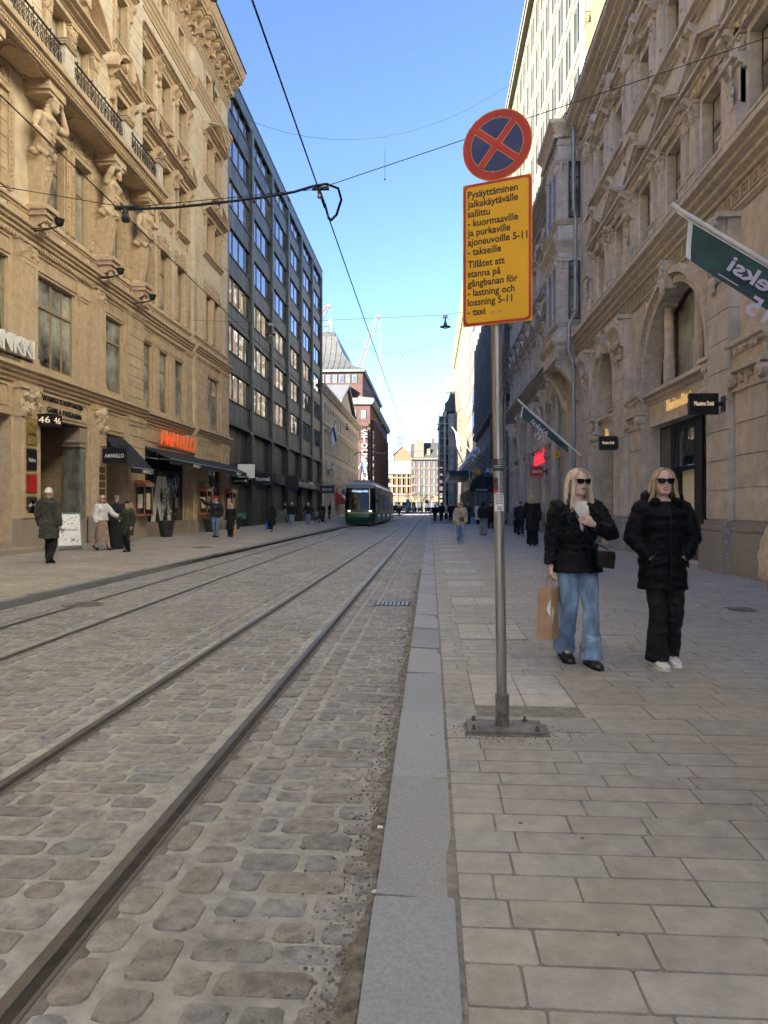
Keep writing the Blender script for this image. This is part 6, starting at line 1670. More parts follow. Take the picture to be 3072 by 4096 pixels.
put_text('S PANKKI', [M['text_white']], fl(18.35, .62, 5.98), (0,1,0), (0,0,1), o, 'letters', width=3.15, height=.56, depth=.12, offset=.03)
b = F_(); b.box(18.1,21.6,.52,.56,5.9,5.96)
for u in (18.5,20.0,21.4): b.beam((u,.3,5.78),(u,.54,5.93),.03)
b.build('rail', M['iron'], o)
def orange(): return mat('orange_neon',(.85,.16,.03),.4,.02,4,emit=(1,.14,.02),estr=.03)
o = place('restaurant_lettering', 'big orange capital letters above the long black awning', 'sign', (-12.7, 34, 4.2))
put_text('AMARILLO', [orange()], fl(32.9, .28, 4.36), (0,1,0), (0,0,1), o, 'letters', width=4.9, height=.74, depth=.06, offset=.02, space=1.1)
b = F_(); b.box(32.8,38.0,.2,.24,4.24,4.3); b.build('rail', M['black'], o)
def awning(u0, u1, w0, w1, z0, z1, lab, tx, val=.22):
    o = place('awning', lab, 'awning', (-12.3, (u0+u1)/2, z1))
    b = F_(); b.loft([[(u0,w0,z0),(u1,w0,z0),(u1,w0,z0-.03),(u0,w0,z0-.03)],[(u0,w1,z1),(u1,w1,z1),(u1,w1,z1-.03),(u0,w1,z1-.03)]])
    b.box(u0,u1,w1-.02,w1+.02,z1-val,z1-.03)
    for u in (u0, u1-.02): b.extr2 if 0 else None
    b.build('canvas', M['blackm'], o)
    b = F_(); b.tube([(u0,w1,z1-.01),(u1,w1,z1-.01)], .03, 6)
    for u in (u0+.1,u1-.1): b.tube([(u,w0,z0-.5),(u,(w0+w1)/2,(z0-.5+z1)/2-.05),(u,w1,z1-.05)], .022, 6)
    b.build('frame', M['zinc'], o)
    for u, s_ in tx: put_text(s_, [M['text_white']], fl(u, w1+.024, z1-val+.03), (0,1,0), (0,0,1), o, 'lettering', width=1.05, height=.15, depth=.004, offset=.01)
    return o
awning(26.9,29.1,.3,1.45,4.2,2.95,'steep black awning over the brown entrance', ((27.9,'AMARILLO'),), .22)
awning(30.8,44.0,.15,1.5,4.15,3.55,'long shallow black awning over the restaurant windows', ((33.9,'AMARILLO'),(41.6,'AMARILLO')), .24)
def hang_sign(u, w0, w1, z0, z1, lab, s_, m, tm, th=.12, name='hanging_sign', tw=.8, hh=.26, **k):
    o = place(name, lab, 'shop sign', (XL+w0, u, z0))
    b = F_(); b.box(u,u+th,w0,w1,z0,z1); b.build('board', [m], o)
    b = F_(); b.tube([(u+th/2,w0-.35,z1+.06),(u+th/2,w1+.02,z1+.06)], .02, 6); b.tube([(u+th/2,w0+.03,z1+.06),(u+th/2,w0+.03,z1)], .015, 5); b.tube([(u+th/2,w1-.03,z1+.06),(u+th/2,w1-.03,z1)], .015, 5); b.build('bracket', M['iron'], o)
    if s_: put_text(s_, [tm], (XL+w0+(w1-w0)*(1-tw)/2, u-.006, (z0+z1)/2-(z1-z0)*hh*.5), (1,0,0), (0,0,1), o, 'lettering', width=(w1-w0)*tw, height=(z1-z0)*hh, depth=.006, **k)
    return o
p = px(405, 1802, X=-12.1)
hang_sign(26.2,.62,1.55,3.05,3.62,'black hanging sign with white capitals beside the steep awning','AMARILLO',M['black'],M['text_white'],offset=.012)
hang_sign(44.2,.55,1.55,2.85,3.3,'small black hanging sign at the corner of the dark office block','AMARILLO',M['black'],M['text_white'],offset=.01)
hang_sign(49.6,.5,1.9,2.95,3.85,'black hanging sign with white word on the office block','Normal',M['black'],M['text_white'],tw=.7,hh=.3,offset=.015)
hang_sign(45.6,.5,1.6,3.3,4.2,'white cut out figure sign over the first shop window',None,M['whitep'],None)
hang_sign(60.6,.5,1.7,2.9,4.1,'dark square sign with a pale round face',None,M['black'],None)
hang_sign(79.8,.5,2.2,3.0,3.85,'small black hanging sign near the far end of the office block','KICKS',M['black'],M['text_white'],tw=.6,hh=.3,offset=.012)
o = place('shop_lettering', 'row of pale three dimensional letters above an office block shop', 'sign', (-12.4, 71, 3.7))
for i in range(9):
    b = F_(); a = 66.6+i*1.05; b.box(a,a+.75,.25,.75,3.35,3.85); b.build('letter', M['zinc'], o)
put_text('KICKS', [M['text_white']], fl(74.2,.33,3.45), (0,1,0), (0,0,1), place('shop_lettering','white flat letters above the last office block shop','sign',(-12.6,74,3.4)), 'letters', width=2.6, height=.6, depth=.06, offset=.02)
put_text('Normal', [M['text_white']], fl(53.2,.33,3.45), (0,1,0), (0,0,1), place('shop_lettering','white flat letters above the second office block shop','sign',(-12.6,54,3.4)), 'letters', width=3.0, height=.6, depth=.06, offset=.02)
b = F_(); b.extr2([(60.7,3.2),(61.6,3.2)],0,1) if 0 else None
o = place('house_number', 'lit black box with house numbers beside the passage arch', 'sign', (-12.2, 22, 4.0))
b = F_(); b.box(21.9,22.5,.52,1.02,3.98,4.36); b.build('box', M['black'], o); put_text('46', [warm], (XL+.57,21.893,4.07),(1,0,0),(0,0,1),o,'numerals',width=.38,height=.2,depth=.006); put_text('46', [warm], fl(22.0,1.026,4.07),(0,1,0),(0,0,1),o,'numerals',width=.38,height=.2,depth=.006)
pc = [('brass_plaque',mat('brass',(.42,.30,.10),.4,.2,6,metal=.4),3.0,3.75,'apollo','brass wall plaque, topmost of the column beside the passage'),('black_plaque',M['black'],2.2,2.85,'Noho','black wall plaque below the brass one beside the passage'),('red_plaque',M['signred'],1.5,2.05,None,'red wall plaque below the black one beside the passage'),('dark_plaque',M['bronze'],.8,1.35,'nefnum','dark wall plaque, lowest of the column beside the passage')]
for nm, m_, z0, z1, t_, lab in pc:
    o = place(nm, lab, 'plaque', (-12.45, 21.6, z0+.35)); b = F_(); b.box(21.3,21.85,.5,.55,z0+.35,z1+.35); b.build('plate', m_, o)
    b = F_(); b.box(21.25,21.9,.5,.53,z0+.3,z1+.4); b.build('border', MATS['brass'], o)
    if t_: put_text(t_, [M['text_white'] if nm != 'brass_plaque' else M['black']], fl(21.38,.553,z0+.6),(0,1,0),(0,0,1),o,'lettering',width=.38,height=.14,depth=.004)
o = place('door_intercom', 'narrow steel intercom panel on the pilaster by the passage', 'intercom', (-12.4,21.6,1.1)); b = F_(); b.box(21.5,21.7,.5,.55,1.05,1.6); b.build('panel', M['zinc'], o); b = F_(); [b.box(21.56,21.64,.55,.558,1.12+i*.07,1.16+i*.07) for i in range(6)]; b.build('buttons', M['black'], o)
o = place('name_plates', 'column of small brown name plates on the pilaster by the brown entrance', 'plaque', (-12.4,26.3,1.4))
for i in range(6): b = F_(); b.box(26.1,26.6,.5,.54,1.3+i*.28,1.52+i*.28); b.build('plate', M['wood'], o)
# copper menu lanterns
def lantern(u, w, lab):
    o = place('menu_case', lab, 'menu case', (XL+w, u, 1.05), 'copper menu cases by the restaurant')
    b = F_(); b.loft([[(u-.5,w-.02,2.28),(u+.5,w-.02,2.28),(u+.5,w+.5,2.28),(u-.5,w+.5,2.28)],[(u-.5,w-.02,2.42),(u+.5,w-.02,2.42),(u+.5,w+.46,2.42),(u-.5,w+.46,2.42)],[(u-.42,w-.02,2.55),(u+.42,w-.02,2.55),(u+.42,w+.3,2.55),(u-.42,w+.3,2.55)]]); b.build('roof', mat('polished_copper',(.50,.20,.11),.4,.15,5,metal=.4), o)
    b = F_()
    for x in (u-.45,u+.41): b.box(x,x+.04,w,w+.04,1.1,2.28); b.box(x,x+.04,w+.4,w+.44,1.1,2.28)
    b.box(u-.45,u+.45,w-.02,w+.44,1.02,1.1); b.box(u-.3,u+.3,w,w+.3,.95,1.02); b.build('frame', MATS['polished_copper'], o)
    b = F_(); b.box(u-.4,u+.4,w+.02,w+.4,1.1,2.26); b.build('glass_case', M['shopglass'], o)
    b = F_(); b.box(u-.408,u-.402,w+.1,w+.32,1.35,1.95); b.box(u-.22,u+.22,w+.402,w+.408,1.3,2.0); b.build('menu_sheet', mat('paper_menu',(.65,.58,.42),.8,.1,6), o)
lantern(30.0,.46,'copper menu case left of the big restaurant window'); lantern(38.6,.42,'copper menu case behind the man in a red hat'); lantern(43.6,.42,'copper menu case at the far corner behind the couple')
def planter(u, w, lab, h=1.1, seed=1):
    o = thing('planter', lab, 'plant pot', (XL+w, u, LP), 0, 'dark tapered plant pots by the restaurant'); rr = random.Random(seed)
    b = MB(); b.lathe([(.24,0),(.26,.03),(.36,.62),(.40,.63),(.40,.74),(.36,.74),(.34,.66),(.02,.66)], n=20); b.build('pot', M['darkmetal'], o, 40)
    b = MB(); b.tube([(0,0,.6),(.02,.02,1.0),(0,0,.7+h*.8)], [.025,.02,.01], 6)
    for i in range(26):
        a = rr.uniform(0,6.28); z = rr.uniform(.75,.7+h*.75); l = rr.uniform(.15,.3); b.tube([(0,0,z),(l*math.cos(a),l*math.sin(a),z+l*.7)], [.008,.004], 4)
    b.build('stem', M['bronze'], o)
    b = MB(); lf = []
    for i in range(620):
        a = rr.uniform(0,6.28); t = rr.random(); z = .72+h*t; r = (.30*(1-.55*t))*math.sqrt(rr.random())+.03
        p = Vector((r*math.cos(a), r*math.sin(a), z)); d = Vector((rr.uniform(-1,1),rr.uniform(-1,1),rr.uniform(-.2,1))).normalized(); e = d.orthogonal().normalized(); s_ = rr.uniform(.02,.042)
        b.add([p-e*s_*.5, p+d*s_, p+e*s_*.5, p+d*s_*2.2], [(0,1,3,2)] if 0 else [(0,1,2),(0,2,3)][:1]+[(1,3,2)])
    b.build('foliage', mat('boxwood',(.055,.065,.028),.7,.4,20), o)
planter(31.6,1.05,'dark plant pot with shrub left of the big restaurant window',1.45,3); planter(38.4,.95,'dark plant pot with shrub behind the man in a red hat',1.35,5); planter(43.4,.95,'dark plant pot with shrub behind the woman in black at the corner',1.2,7)
# pavement boards
def aboard(p, rz, lab, m, h=1.12, w=.72, name='pavement_board', deco=None):
    o = thing(name, lab, 'sandwich board', tuple(p), rz)
    for s_ in (-1, 1):
        b = MB(); Y = s_*.3
        for x in (-w/2, w/2): b.tube([(x,Y,0),(x,s_*.02,h)], .018, 6)
        b.tube([(-w/2,s_*.02,h),(w/2,s_*.02,h)], .018, 6); b.tube([(-w/2,s_*.27,.12),(w/2,s_*.27,.12)], .014, 6); b.build('frame', M['zinc'], o)
        b = MB(); f = lambda x, z: (x, s_*(.30-.28*z/h), z)
        b.loft([[f(-w/2+.02,.15),f(w/2-.02,.15),(w/2-.02,s_*(.30-.28*.15/h)-s_*.01,.15),(-w/2+.02,s_*(.30-.28*.15/h)-s_*.01,.15)],[f(-w/2+.02,h-.03),f(w/2-.02,h-.03),(w/2-.02,f(0,h-.03)[1]-s_*.01,h-.03),(-w/2+.02,f(0,h-.03)[1]-s_*.01,h-.03)]]); b.build('poster', m, o)
        if deco: deco(o, s_, f, w, h)
    return o
def strokes(o, s_, f, w, h):
    rr = random.Random(9); b = MB()
    for i in range(34):
        x, z = rr.uniform(-w/2+.08,w/2-.16), rr.uniform(.22,h-.14)
        if .5 < z < .74 and -.22 < x < .16: continue
        l = rr.uniform(.04,.12)
        q = [f(x,z),f(x+.025,z),f(x+.025+l,z+l*.8),f(x+l,z+l*.8)]; b.add([(a,c+s_*.004,e) for a,c,e in q],[(0,1,2,3)])
    b.build('ink_strokes', M['black'], o)
    if s_ < 0: put_text('MONTBLANC', [M['black']], (-w*.36,f(0,.62)[1]-.008,.6), (1,0,0), (0,.24,1), o, width=w*.72, height=.06, depth=.002, offset=.01)
aboard(px(272,2200,Z=LP), R(40), 'white sandwich board with black strokes behind the man in a parka', M['whitep'], 1.15, .7, deco=strokes)
aboard(px(1128,2098,Z=LP), R(-30), 'grey green sandwich board by the office block shops', mat('board_green',(.16,.20,.18),.6,.4,6), 1.2, .8)
aboard(px(2205,2136,Z=0), R(10), 'red and white sandwich board by the arcade behind the women', mat('board_red',(.55,.3,.28),.6,.5,4), 1.15, .75)
# litter bin among the group of people on the left
o = thing('litter_bin', 'black ribbed litter bin between the woman in a white jumper and the hatted child', 'litter bin', tuple(px(462,2196,Z=LP))); b = MB(); b.lathe([(.24,0),(.25,.04),(.27,.1),(.26,.13),(.28,.3),(.27,.34),(.29,.5),(.28,.54),(.30,.8),(.30,.88),(.25,.92)], n=20); b.build('drum', M['blackm'], o, 50)
b = MB(); b.lathe([(.31,.88),(.31,.94),(.2,1.06),(.03,1.1)], n=20); b.build('lid', M['blackm'], o, 50)
# ================================================================ flags on the right
M['fgreen'] = mat('flag_green',(.045,.098,.092),.75,.12,4,.15,200)
def green_flag(tip, base, tip_in, base_in, drop0, drop1, lab, size, Y, txt=True):
    o = place('street_flag', lab, 'flag', tuple(base)); b = MB(); T, B_ = Vector(tip), Vector(base); d = (B_-T).normalized()
    b.tube([T, B_], [.031,.038], 12); b.tube([T-d*.03, T+d*.08], .043, 12); b.build('flagpole', M['whitep'], o, 40)
    b = MB(); b.tube([B_-d*.25, B_+d*.1], .06, 8); b.box(XR-.02,XR+.02,B_.y-.12,B_.y+.12,B_.z-.2,B_.z+.2); b.build('socket', M['zinc'], o)
    A = T+d*tip_in+Vector((0,0,-.06)); E = T+d*base_in+Vector((0,0,-.06))
    A2 = T+d*(tip_in+drop0[0])+Vector((0,0,-drop0[1])); E2 = E+Vector((drop1[0],0,-drop1[1]))
    c = cloth('flag_cloth', A, E, E2, A2, [M['fgreen'], M['whitep']], o, lambda u, v: 1 if u < .02 else 0, 40, 16, .075)
    b = MB(); b.tube([T+d*(tip_in-.2)+Vector((0,0,-.05)), A+Vector((0,-.01,-.02)), E+Vector((0,-.012,-.01))], .009, 5); b.build('rope', M['whitep'], o)
    if txt:
        ex = (E-A).normalized(); dn = (A2-A); ey = Vector((0,0,1)); ey = (ey-ex*ey.dot(ex)).normalized()
        def tx(s_, a, h, w, k):
            put_text(s_, [mat('flag_lilac',(.66,.60,.72),.6,.05,4)], A+ex*(a+w)-ey*k+Vector((0,-.15*size,0)), -ex, ey, o, width=w, height=h, depth=.004, offset=.02)
        tx('Aleksi', 1.05*size, .30*size, 1.35*size, .50*size); tx('15', 1.72*size, .36*size, .42*size, .98*size)
        b = MB(); b.beam(A+ex*.98*size-ey*.62*size+Vector((0,-.12*size,0)), A+ex*1.4*size-ey*.62*size+Vector((0,-.12*size,0)), .012, .01); b.build('printed_line', MATS['flag_lilac'], o)
    return o
FYY = 10.5
t = px(2691,823,Y=FYY); m_ = px(3072,1052,Y=FYY); d_ = (m_-t)/(m_.x-t.x); bs = t+d_*(6.4-t.x)
green_flag(t, bs, .26, 3.3, (-.02,.60), (.05,.86), 'large dark green flag on a white pole at the right edge', .78, FYY)
FY2 = 30.0
t = px(2072,1599,Y=FY2); bs = px(2349,1836,X=6.4); bs.y = FY2
green_flag(t, bs, .25, 2.75, (-.1,.62), (.05,.30), 'smaller dark green flag beside the oriel downpipe', .68, FY2)
def pole_flag(tip, base, lab, cols_, cf, L=(.12,.75), drop=1.2, r=.05):
    o = place('pole_flag', lab, 'flag', tuple(base)); T, B_ = Vector(tip), Vector(base); d = (B_-T)
    b = MB(); b.tube([T,B_], r, 6); b.build('flagpole', mat('pole_grey',(.22,.22,.22),.5,.1,3), o)
    A, E = T+d*L[0], T+d*L[1]
    cloth('flag_cloth', A, E, E+Vector((.3,0,-drop*1.0)), A+Vector((.4,0,-drop)), cols_, o, cf, 16, 14, .12)
def c8(x, y, Y): return px(1720+x/2.458, 1300+y/2.458, Y=Y)
stripe = lambda u, v: int(v*9)%2
pole_flag(c8(215,1000,112), c8(405,1250,112), 'red and white striped flag on the striped building', [M['whitep'], mat('flag_red',(.45,.05,.06),.7,.1,5)], stripe, (.15,.42), 2.6, .09)
pole_flag(c8(225,1130,116), c8(330,1370,116), 'bare white flagpole left of the striped flag, with furled cloth', [M['whitep']], lambda u, v: 0, (.02,.06), .4, .09)
pole_flag(c8(360,1380,70), c8(475,1540,70), 'blue and white flag hanging over the dark domed awning', [blue, M['whitep']], lambda u, v: 1 if (.35 < u < .6 or .4 < v < .55) else 0, (.02,.30), 2.3, .06)
p = at(300,1000,92); q_ = at(200,1240,92)
pole_flag(p, q_, 'white and blue flag on the classical building', [M['whitep'], blue], lambda u, v: 1 if .3 < u < .6 else 0, (.05,.45), 1.8, .07)
p = at(540,1300,150); q_ = at(480,1410,150)
pole_flag(p, q_, 'blue and white flag above the tram pantograph', [blue, M['whitep']], lambda u, v: 1 if .3 < u < .55 else 0, (.02,.5), 2.6, .1)
# dark domed awning, its sign board and small signs
o = place('dome_awning', 'dark domed awning over a doorway beyond the oriel', 'awning', (5.6, 62, 3)); b = MB()
prof = [(1.6,0),(1.55,.5),(1.35,1.0),(.95,1.4),(.4,1.6),(.02,1.65)]
p = c8(545,1640,62); cx = p.x+.25
rings = []
for r_, z in prof: rings.append([(cx+r_*math.cos(t), 62+r_*math.sin(t), p.z+z) for t in [6.283*i/20 for i in range(20)]])
b.loft(rings); b.build('canvas', M['blackm'], o, 40)
b = MB()
for i in range(10):
    t = 6.283*i/10; b.tube([(cx+r_*1.01*math.cos(t), 62+r_*1.01*math.sin(t), p.z+z) for r_, z in prof], .03, 4)
b.build('ribs', M['darkmetal'], o)
put_text('SKOLDGRAND', [M['text_white']], (cx-1.2, 60.45, p.z+.05), (1,0,0), (0,0,1), o, width=1.3, height=.16, depth=.01)
b = MB(); b.box(cx+.35,cx+1.4,60.3,60.36,p.z+.25,p.z+1.1); b.build('board', M['black'], o); b = MB(); b.extr2([(cx+.7,p.z+.5),(cx+1.05,p.z+.5),(cx+1.1,p.z+.95),(cx+.65,p.z+.95)],60.28,60.3); b.build('emblem', M['whitep'], o)
a_, b_ = c8(525,1445,60), c8(640,1490,60)
o = place('street_board', 'green board with white capitals above the domed awning', 'shop sign', tuple(a_)); b = MB(); b.box(a_.x,b_.x+.5,60,60.1,b_.z,a_.z); b.build('board', M['fgreen'], o); put_text('ALEKSI', [M['text_white']], (a_.x+.15,59.99,b_.z+.3), (1,0,0), (0,0,1), o, width=2.0, height=.42, depth=.01)
a_, b_ = c8(370,1565,75), c8(430,1612,75)
o = place('shop_sign', 'small orange sign board below the blue and white flag', 'shop sign', tuple(a_)); b = MB(); b.box(a_.x,b_.x,75,75.1,b_.z,a_.z); b.build('board', M['yellow'], o); b = MB(); b.box(b_.x,XR+.1,75.03,75.07,a_.z-.5,a_.z-.4); b.build('bracket', M['iron'], o)
a_ = c8(440,1465,80); o = place('letter_sign', 'yellow letter M sign near the domed awning', 'sign', tuple(a_)); put_text('M', [M['yellow']], (a_.x-.3,80,a_.z-.4), (1,0,0), (0,0,1), o, 'letter', width=.9, height=.9, depth=.1, offset=.03); b = MB(); b.box(a_.x+.55,XR+.1,80,80.08,a_.z-.05,a_.z+.05); b.build('bracket', M['iron'], o)
# small things at the far square
o = place('round_road_sign', 'red round road sign on a post at the far square', 'road sign', tuple(px(1708,2070,Z=0))); p = px(1708,2070,Z=0); p.y = 200; p = at(1052,1760,200); b = MB(); b.tube([(p.x,200,0),(p.x,200,3.4)],.05,6); b.build('post', M['zinc'], o)
b = MB(); b.tube([(p.x,199.9,3.1),(p.x,199.86,3.1)],.55,16); b.build('plate', M['signred'], o)
for i, (xr, c_) in enumerate(((850,'pale van parked across the far end of the street'),(790,'dark van parked at the far left of the square'))):
    p = at(xr, 1750, 225); o = place('parked_van', c_, 'van', (p.x,225,0)); m_ = (M['whitep'], M['black'])[i]
    b = MB(); b.extr2([(p.x-2.4,.4),(p.x+2.4,.4),(p.x+2.4,1.1),(p.x+1.6,1.3),(p.x+1.0,2.1),(p.x-2.4,2.1)],224,226); b.build('body', m_, o)
    b = MB(); b.box(p.x+.1,p.x+.9,223.97,224,1.3,1.9); b.box(p.x-1.9,p.x-.1,223.97,224,1.3,1.9); b.build('window', M['paneb'], o)
    for x in (-1.5,1.5): b = MB(); b.tube([(p.x+x,223.95,.38),(p.x+x,224.2,.38)],.38,12); b.build('wheel', M['blackm'], o)
p = at(882, 1750, 210); o = place('feather_banner', 'blue and white feather banner standing on the far square', 'banner', (p.x,210,0)); b = MB(); b.tube([(p.x,210,0),(p.x,210,3.9)],.04,5); b.build('pole', M['zinc'], o)
b = MB(); b.extr2([(p.x,.9),(p.x+1.0,1.3),(p.x+1.15,3.0),(p.x+.8,3.8),(p.x+.2,4.0),(p.x,3.6)],209.98,210.0); b.build('cloth', mat('banner_blue',(.2,.42,.62),.7,.3,.8), o)
for xr, lab in ((815,'pale tall lamp post at the far left of the square'),(1005,'pale tall lamp post behind the far crowd')):
    p = at(xr,1750,215); q_ = at(xr,1525 if xr < 900 else 1540,215); o = place('lamp_post', lab, 'lamp post', (p.x,215,0)); b = MB(); b.tube([(p.x,215,0),(p.x,215,q_.z)],[.1,.07],6); b.build('post', M['whitep'], o); b = MB(); b.tube([(p.x,215,q_.z),(p.x+.6,215,q_.z+.1)],.08,5); b.build('lamp_head', M['zinc'], o)
# small shop signs along the classical building
for xr, yr, w_, h_, m_, lab, Y in ((240,1552,38,36,M['black'],'small black sign on the classical building',90),(280,1560,40,60,mat('gold_sign',(.5,.33,.08),.4,.2,3),'gold sign beside a small red awning',97),(340,1575,30,26,mat('blue_sign',(.03,.12,.4),.4,.1,3),'small blue sign farthest along the classical building',104)):
    a_ = at(xr,yr,Y); b_ = at(xr+w_,yr+h_,Y); o = place('shop_sign', lab, 'shop sign', (a_.x,Y,b_.z)); b = MB(); b.box(a_.x,b_.x,Y,Y+.1,b_.z,a_.z); b.build('board', m_, o); b = MB(); b.box(XL-.05,a_.x,Y+.03,Y+.07,a_.z-.15,a_.z-.05); b.build('bracket', M['iron'], o)
a_ = at(298,1600,98); o = place('red_awning', 'small red rounded awning on the classical building', 'awning', (XL,98,3)); b = MB(); b.loft([[(XL-.02+r_*math.cos(t)*1.5,98+1.4*s_,a_.z-1.6+r_*math.sin(t)*1.6) for t in [math.pi/2*i/6 for i in range(7)]]+[(XL-.02,98+1.4*s_,a_.z-1.6)] for r_, s_ in ((1,-1),(1,1))]); b.build('canvas', M['signred'], o)
# ================================================================ the tram
TX, TY = -5.38, 54.0
M['tgreen'] = mat('tram_green',(.012,.060,.030),.28,.1,2)
M['tgrey'] = mat('tram_grey',(.20,.21,.205),.3,.08,2)
M['tdark'] = mat('tram_black_glass',(.012,.013,.014),.06,.2,2)
M['tyellow'] = mat('tram_yellow',(.62,.40,.05),.4,.05,2)
tm = thing('tram', 'green and grey low floor tram with yellow stripe heading this way', 'tram', (TX, TY, ROADZ))
W = 1.2
def section(y, k=1.0, nose=0.0):
    # outline at distance y behind the nose: half width, roof height
    return None
def prism_body(y0, y1, z0, z1, w0, w1, m, name, parent=tm):
    b = MB(); b.extr2 and None
    b.loft([[(-w0,y0,z0),(w0,y0,z0),(w1,y0,z1),(-w1,y0,z1)],[(-w0,y1,z0),(w0,y1,z0),(w1,y1,z1),(-w1,y1,z1)]]); return b.build(name, m, parent)
# front: a lofted, slightly raked cab
def ring(z, w, yf, rc):
    o = [(-w, 1.6, z)]
    for i in range(7): a = R(180+90*i/6); o.append((-w+rc+rc*math.cos(a), yf+rc*.8+rc*.8*math.sin(a), z))
    for i in range(7): a = R(270+90*i/6); o.append((w-rc+rc*math.cos(a), yf+rc*.8+rc*.8*math.sin(a), z))
    o.append((w, 1.6, z)); return o
b = MB(); b.loft([ring(.22,1.06,.12,.4),ring(.35,1.14,.02,.45),ring(.8,1.19,0,.5),ring(1.0,1.2,.02,.5)], True); b.build('cab_skirt', M['tgreen'], tm, 40)
b = MB(); b.loft([ring(1.0,1.2,.02,.5),ring(1.06,1.2,.025,.5)], True); b.build('yellow_stripe', M['tyellow'], tm, 40)
b = MB(); b.loft([ring(1.06,1.195,.03,.5),ring(1.3,1.195,.06,.5)], True); b.build('cab_band', M['tgreen'], tm, 40)
b = MB(); b.loft([ring(1.3,1.19,.06,.5),ring(2.2,1.17,.22,.52),ring(2.92,1.13,.42,.55)], True); ws = b.build('windscreen', M['tdark'], tm, 40)
b = MB(); b.loft([ring(2.92,1.16,.38,.55),ring(3.05,1.16,.42,.55),ring(3.22,1.08,.62,.6),ring(3.32,.85,1.0,.5)], True); b.build('cab_roof', M['tgrey'], tm, 40)
lit = mat('led_display',(.4,.6,.9),.5,.02,3,emit=(.55,.72,1),estr=.16)
put_text('4 Katajanokka', [lit], (-.62, .28, 2.56), (1,0,0), (0,.28,1), tm, 'destination_text', width=1.25, height=.24, depth=.004, offset=.012)
for s_ in (-1, 1):
    b = MB(); b.sph((s_*.8, .07, 1.17), (.12,.06,.055), 10, 6); b.build('headlight', mat('headlamp',(.9,.9,.85),.3,.02,4,emit=(1,.95,.8),estr=.35), tm)
    b = MB(); b.tube([(s_*1.15,.35,2.55),(s_*1.32,.15,2.5),(s_*1.33,.1,2.1)], .03, 5); b.box(s_*1.33-.09,s_*1.33+.09,.06,.12,1.75,2.15); b.build('mirror', M['black'], tm)
b = MB()
for x in (-.35,.3): b.tube([(x,.04,1.32),(x+.25,.16,1.9)], .014, 5)
b.build('wiper', M['black'], tm)
b = MB(); b.sph((-.38,1.1,1.75),(.22,.2,.36),10,8); b.sph((-.38,1.05,2.22),(.11,.12,.14),10,8); b.build('driver_shape', M['blackm'], tm)
b = MB(); b.box(-1.0,1.0,.15,.3,.12,.3); b.box(-.9,.9,.5,26,.1,.24); b.build('underframe', M['black'], tm)
# body modules with windows, bellows between
mods = [(1.6,6.6),(7.3,12.6),(13.3,19.4),(20.1,26.5)]
for i, (a, e) in enumerate(mods):
    prism_body(a, e, .24, 1.0, 1.17, 1.2, M['tgreen'], 'side_skirt'); prism_body(a, e, 1.0, 1.06, 1.205, 1.205, M['tyellow'], 'yellow_stripe')
    prism_body(a, e, 1.06, 2.95, 1.195, 1.15, mat('tram_champagne',(.27,.26,.22),.3,.08,2) if i else M['tgreen'], 'side_panel')
    b = MB(); b.loft([[(-1.16,y,2.95),(1.16,y,2.95),(1.13,y,3.1),(.85,y,3.36),(-.85,y,3.36),(-1.13,y,3.1)] for y in (a,e)]); b.build('roof', M['tgrey'], tm)
    n = 3
    for s_ in (-1, 1):
        for k_ in range(n):
            y0 = a+.25+(e-a-.5)*k_/n; y1 = a+.15+(e-a-.5)*(k_+1)/n
            z0 = .42 if (k_ == 1) else 1.35
            b = MB(); f = lambda z: s_*(1.207 if z < 1.06 else 1.198-.045*(z-1.06)/1.89+.006)
            b.add([(f(z0),y0,z0),(f(z0),y1,z0),(f(2.6),y1,2.6),(f(2.6),y0,2.6)], [(0,1,2,3)]); o_ = b.build('door' if k_ == 1 else 'side_window', M['tdark'], tm)
            if k_ == 1:
                g = MB(); ym = (y0+y1)/2; g.add([(f(z0)+s_*.006,ym-.03,z0),(f(z0)+s_*.006,ym+.03,z0),(f(2.6)+s_*.006,ym+.03,2.6),(f(2.6)+s_*.006,ym-.03,2.6)],[(0,1,2,3)]); g.build('door_edge', M['tgrey'], o_)
    b = MB(); b.box(-.7,.7,a+.6,e-.8,3.34,3.62); b.build('roof_equipment', M['tgrey'], tm)
    for y in (a+1.0, e-1.0):
        for s_ in (-1,1): b = MB(); b.tube([(s_*.42,y,.29),(s_*.58,y,.29)], .29, 14); b.build('wheel', M['black'], tm)
for a, e in zip(mods[:-1], mods[1:]): prism_body(a[1], e[0], .3, 3.2, 1.05, 1.02, M['blackm'], 'bellows')
# pantograph
b = MB(); zt = 6.0-ROADZ-.03
for s_ in (-1,1):
    b.tube([(s_*.45,5.2,3.62),(s_*.2,3.8,4.7)], .035, 5); b.tube([(s_*.2,3.8,4.7),(s_*.4,5.0,zt-.1)], .028, 5)
b.box(-.6,.6,4.9,5.4,3.6,3.72)
b.tube([(-.98,5.0,zt-.28),(-.78,5.0,zt-.08),(-.5,5.0,zt),(.5,5.0,zt),(.78,5.0,zt-.08),(.98,5.0,zt-.28)], .035, 6); b.tube([(-.2,3.8,4.7),(.2,3.8,4.7)], .03, 5)
b.build('pantograph', M['iron'], tm)
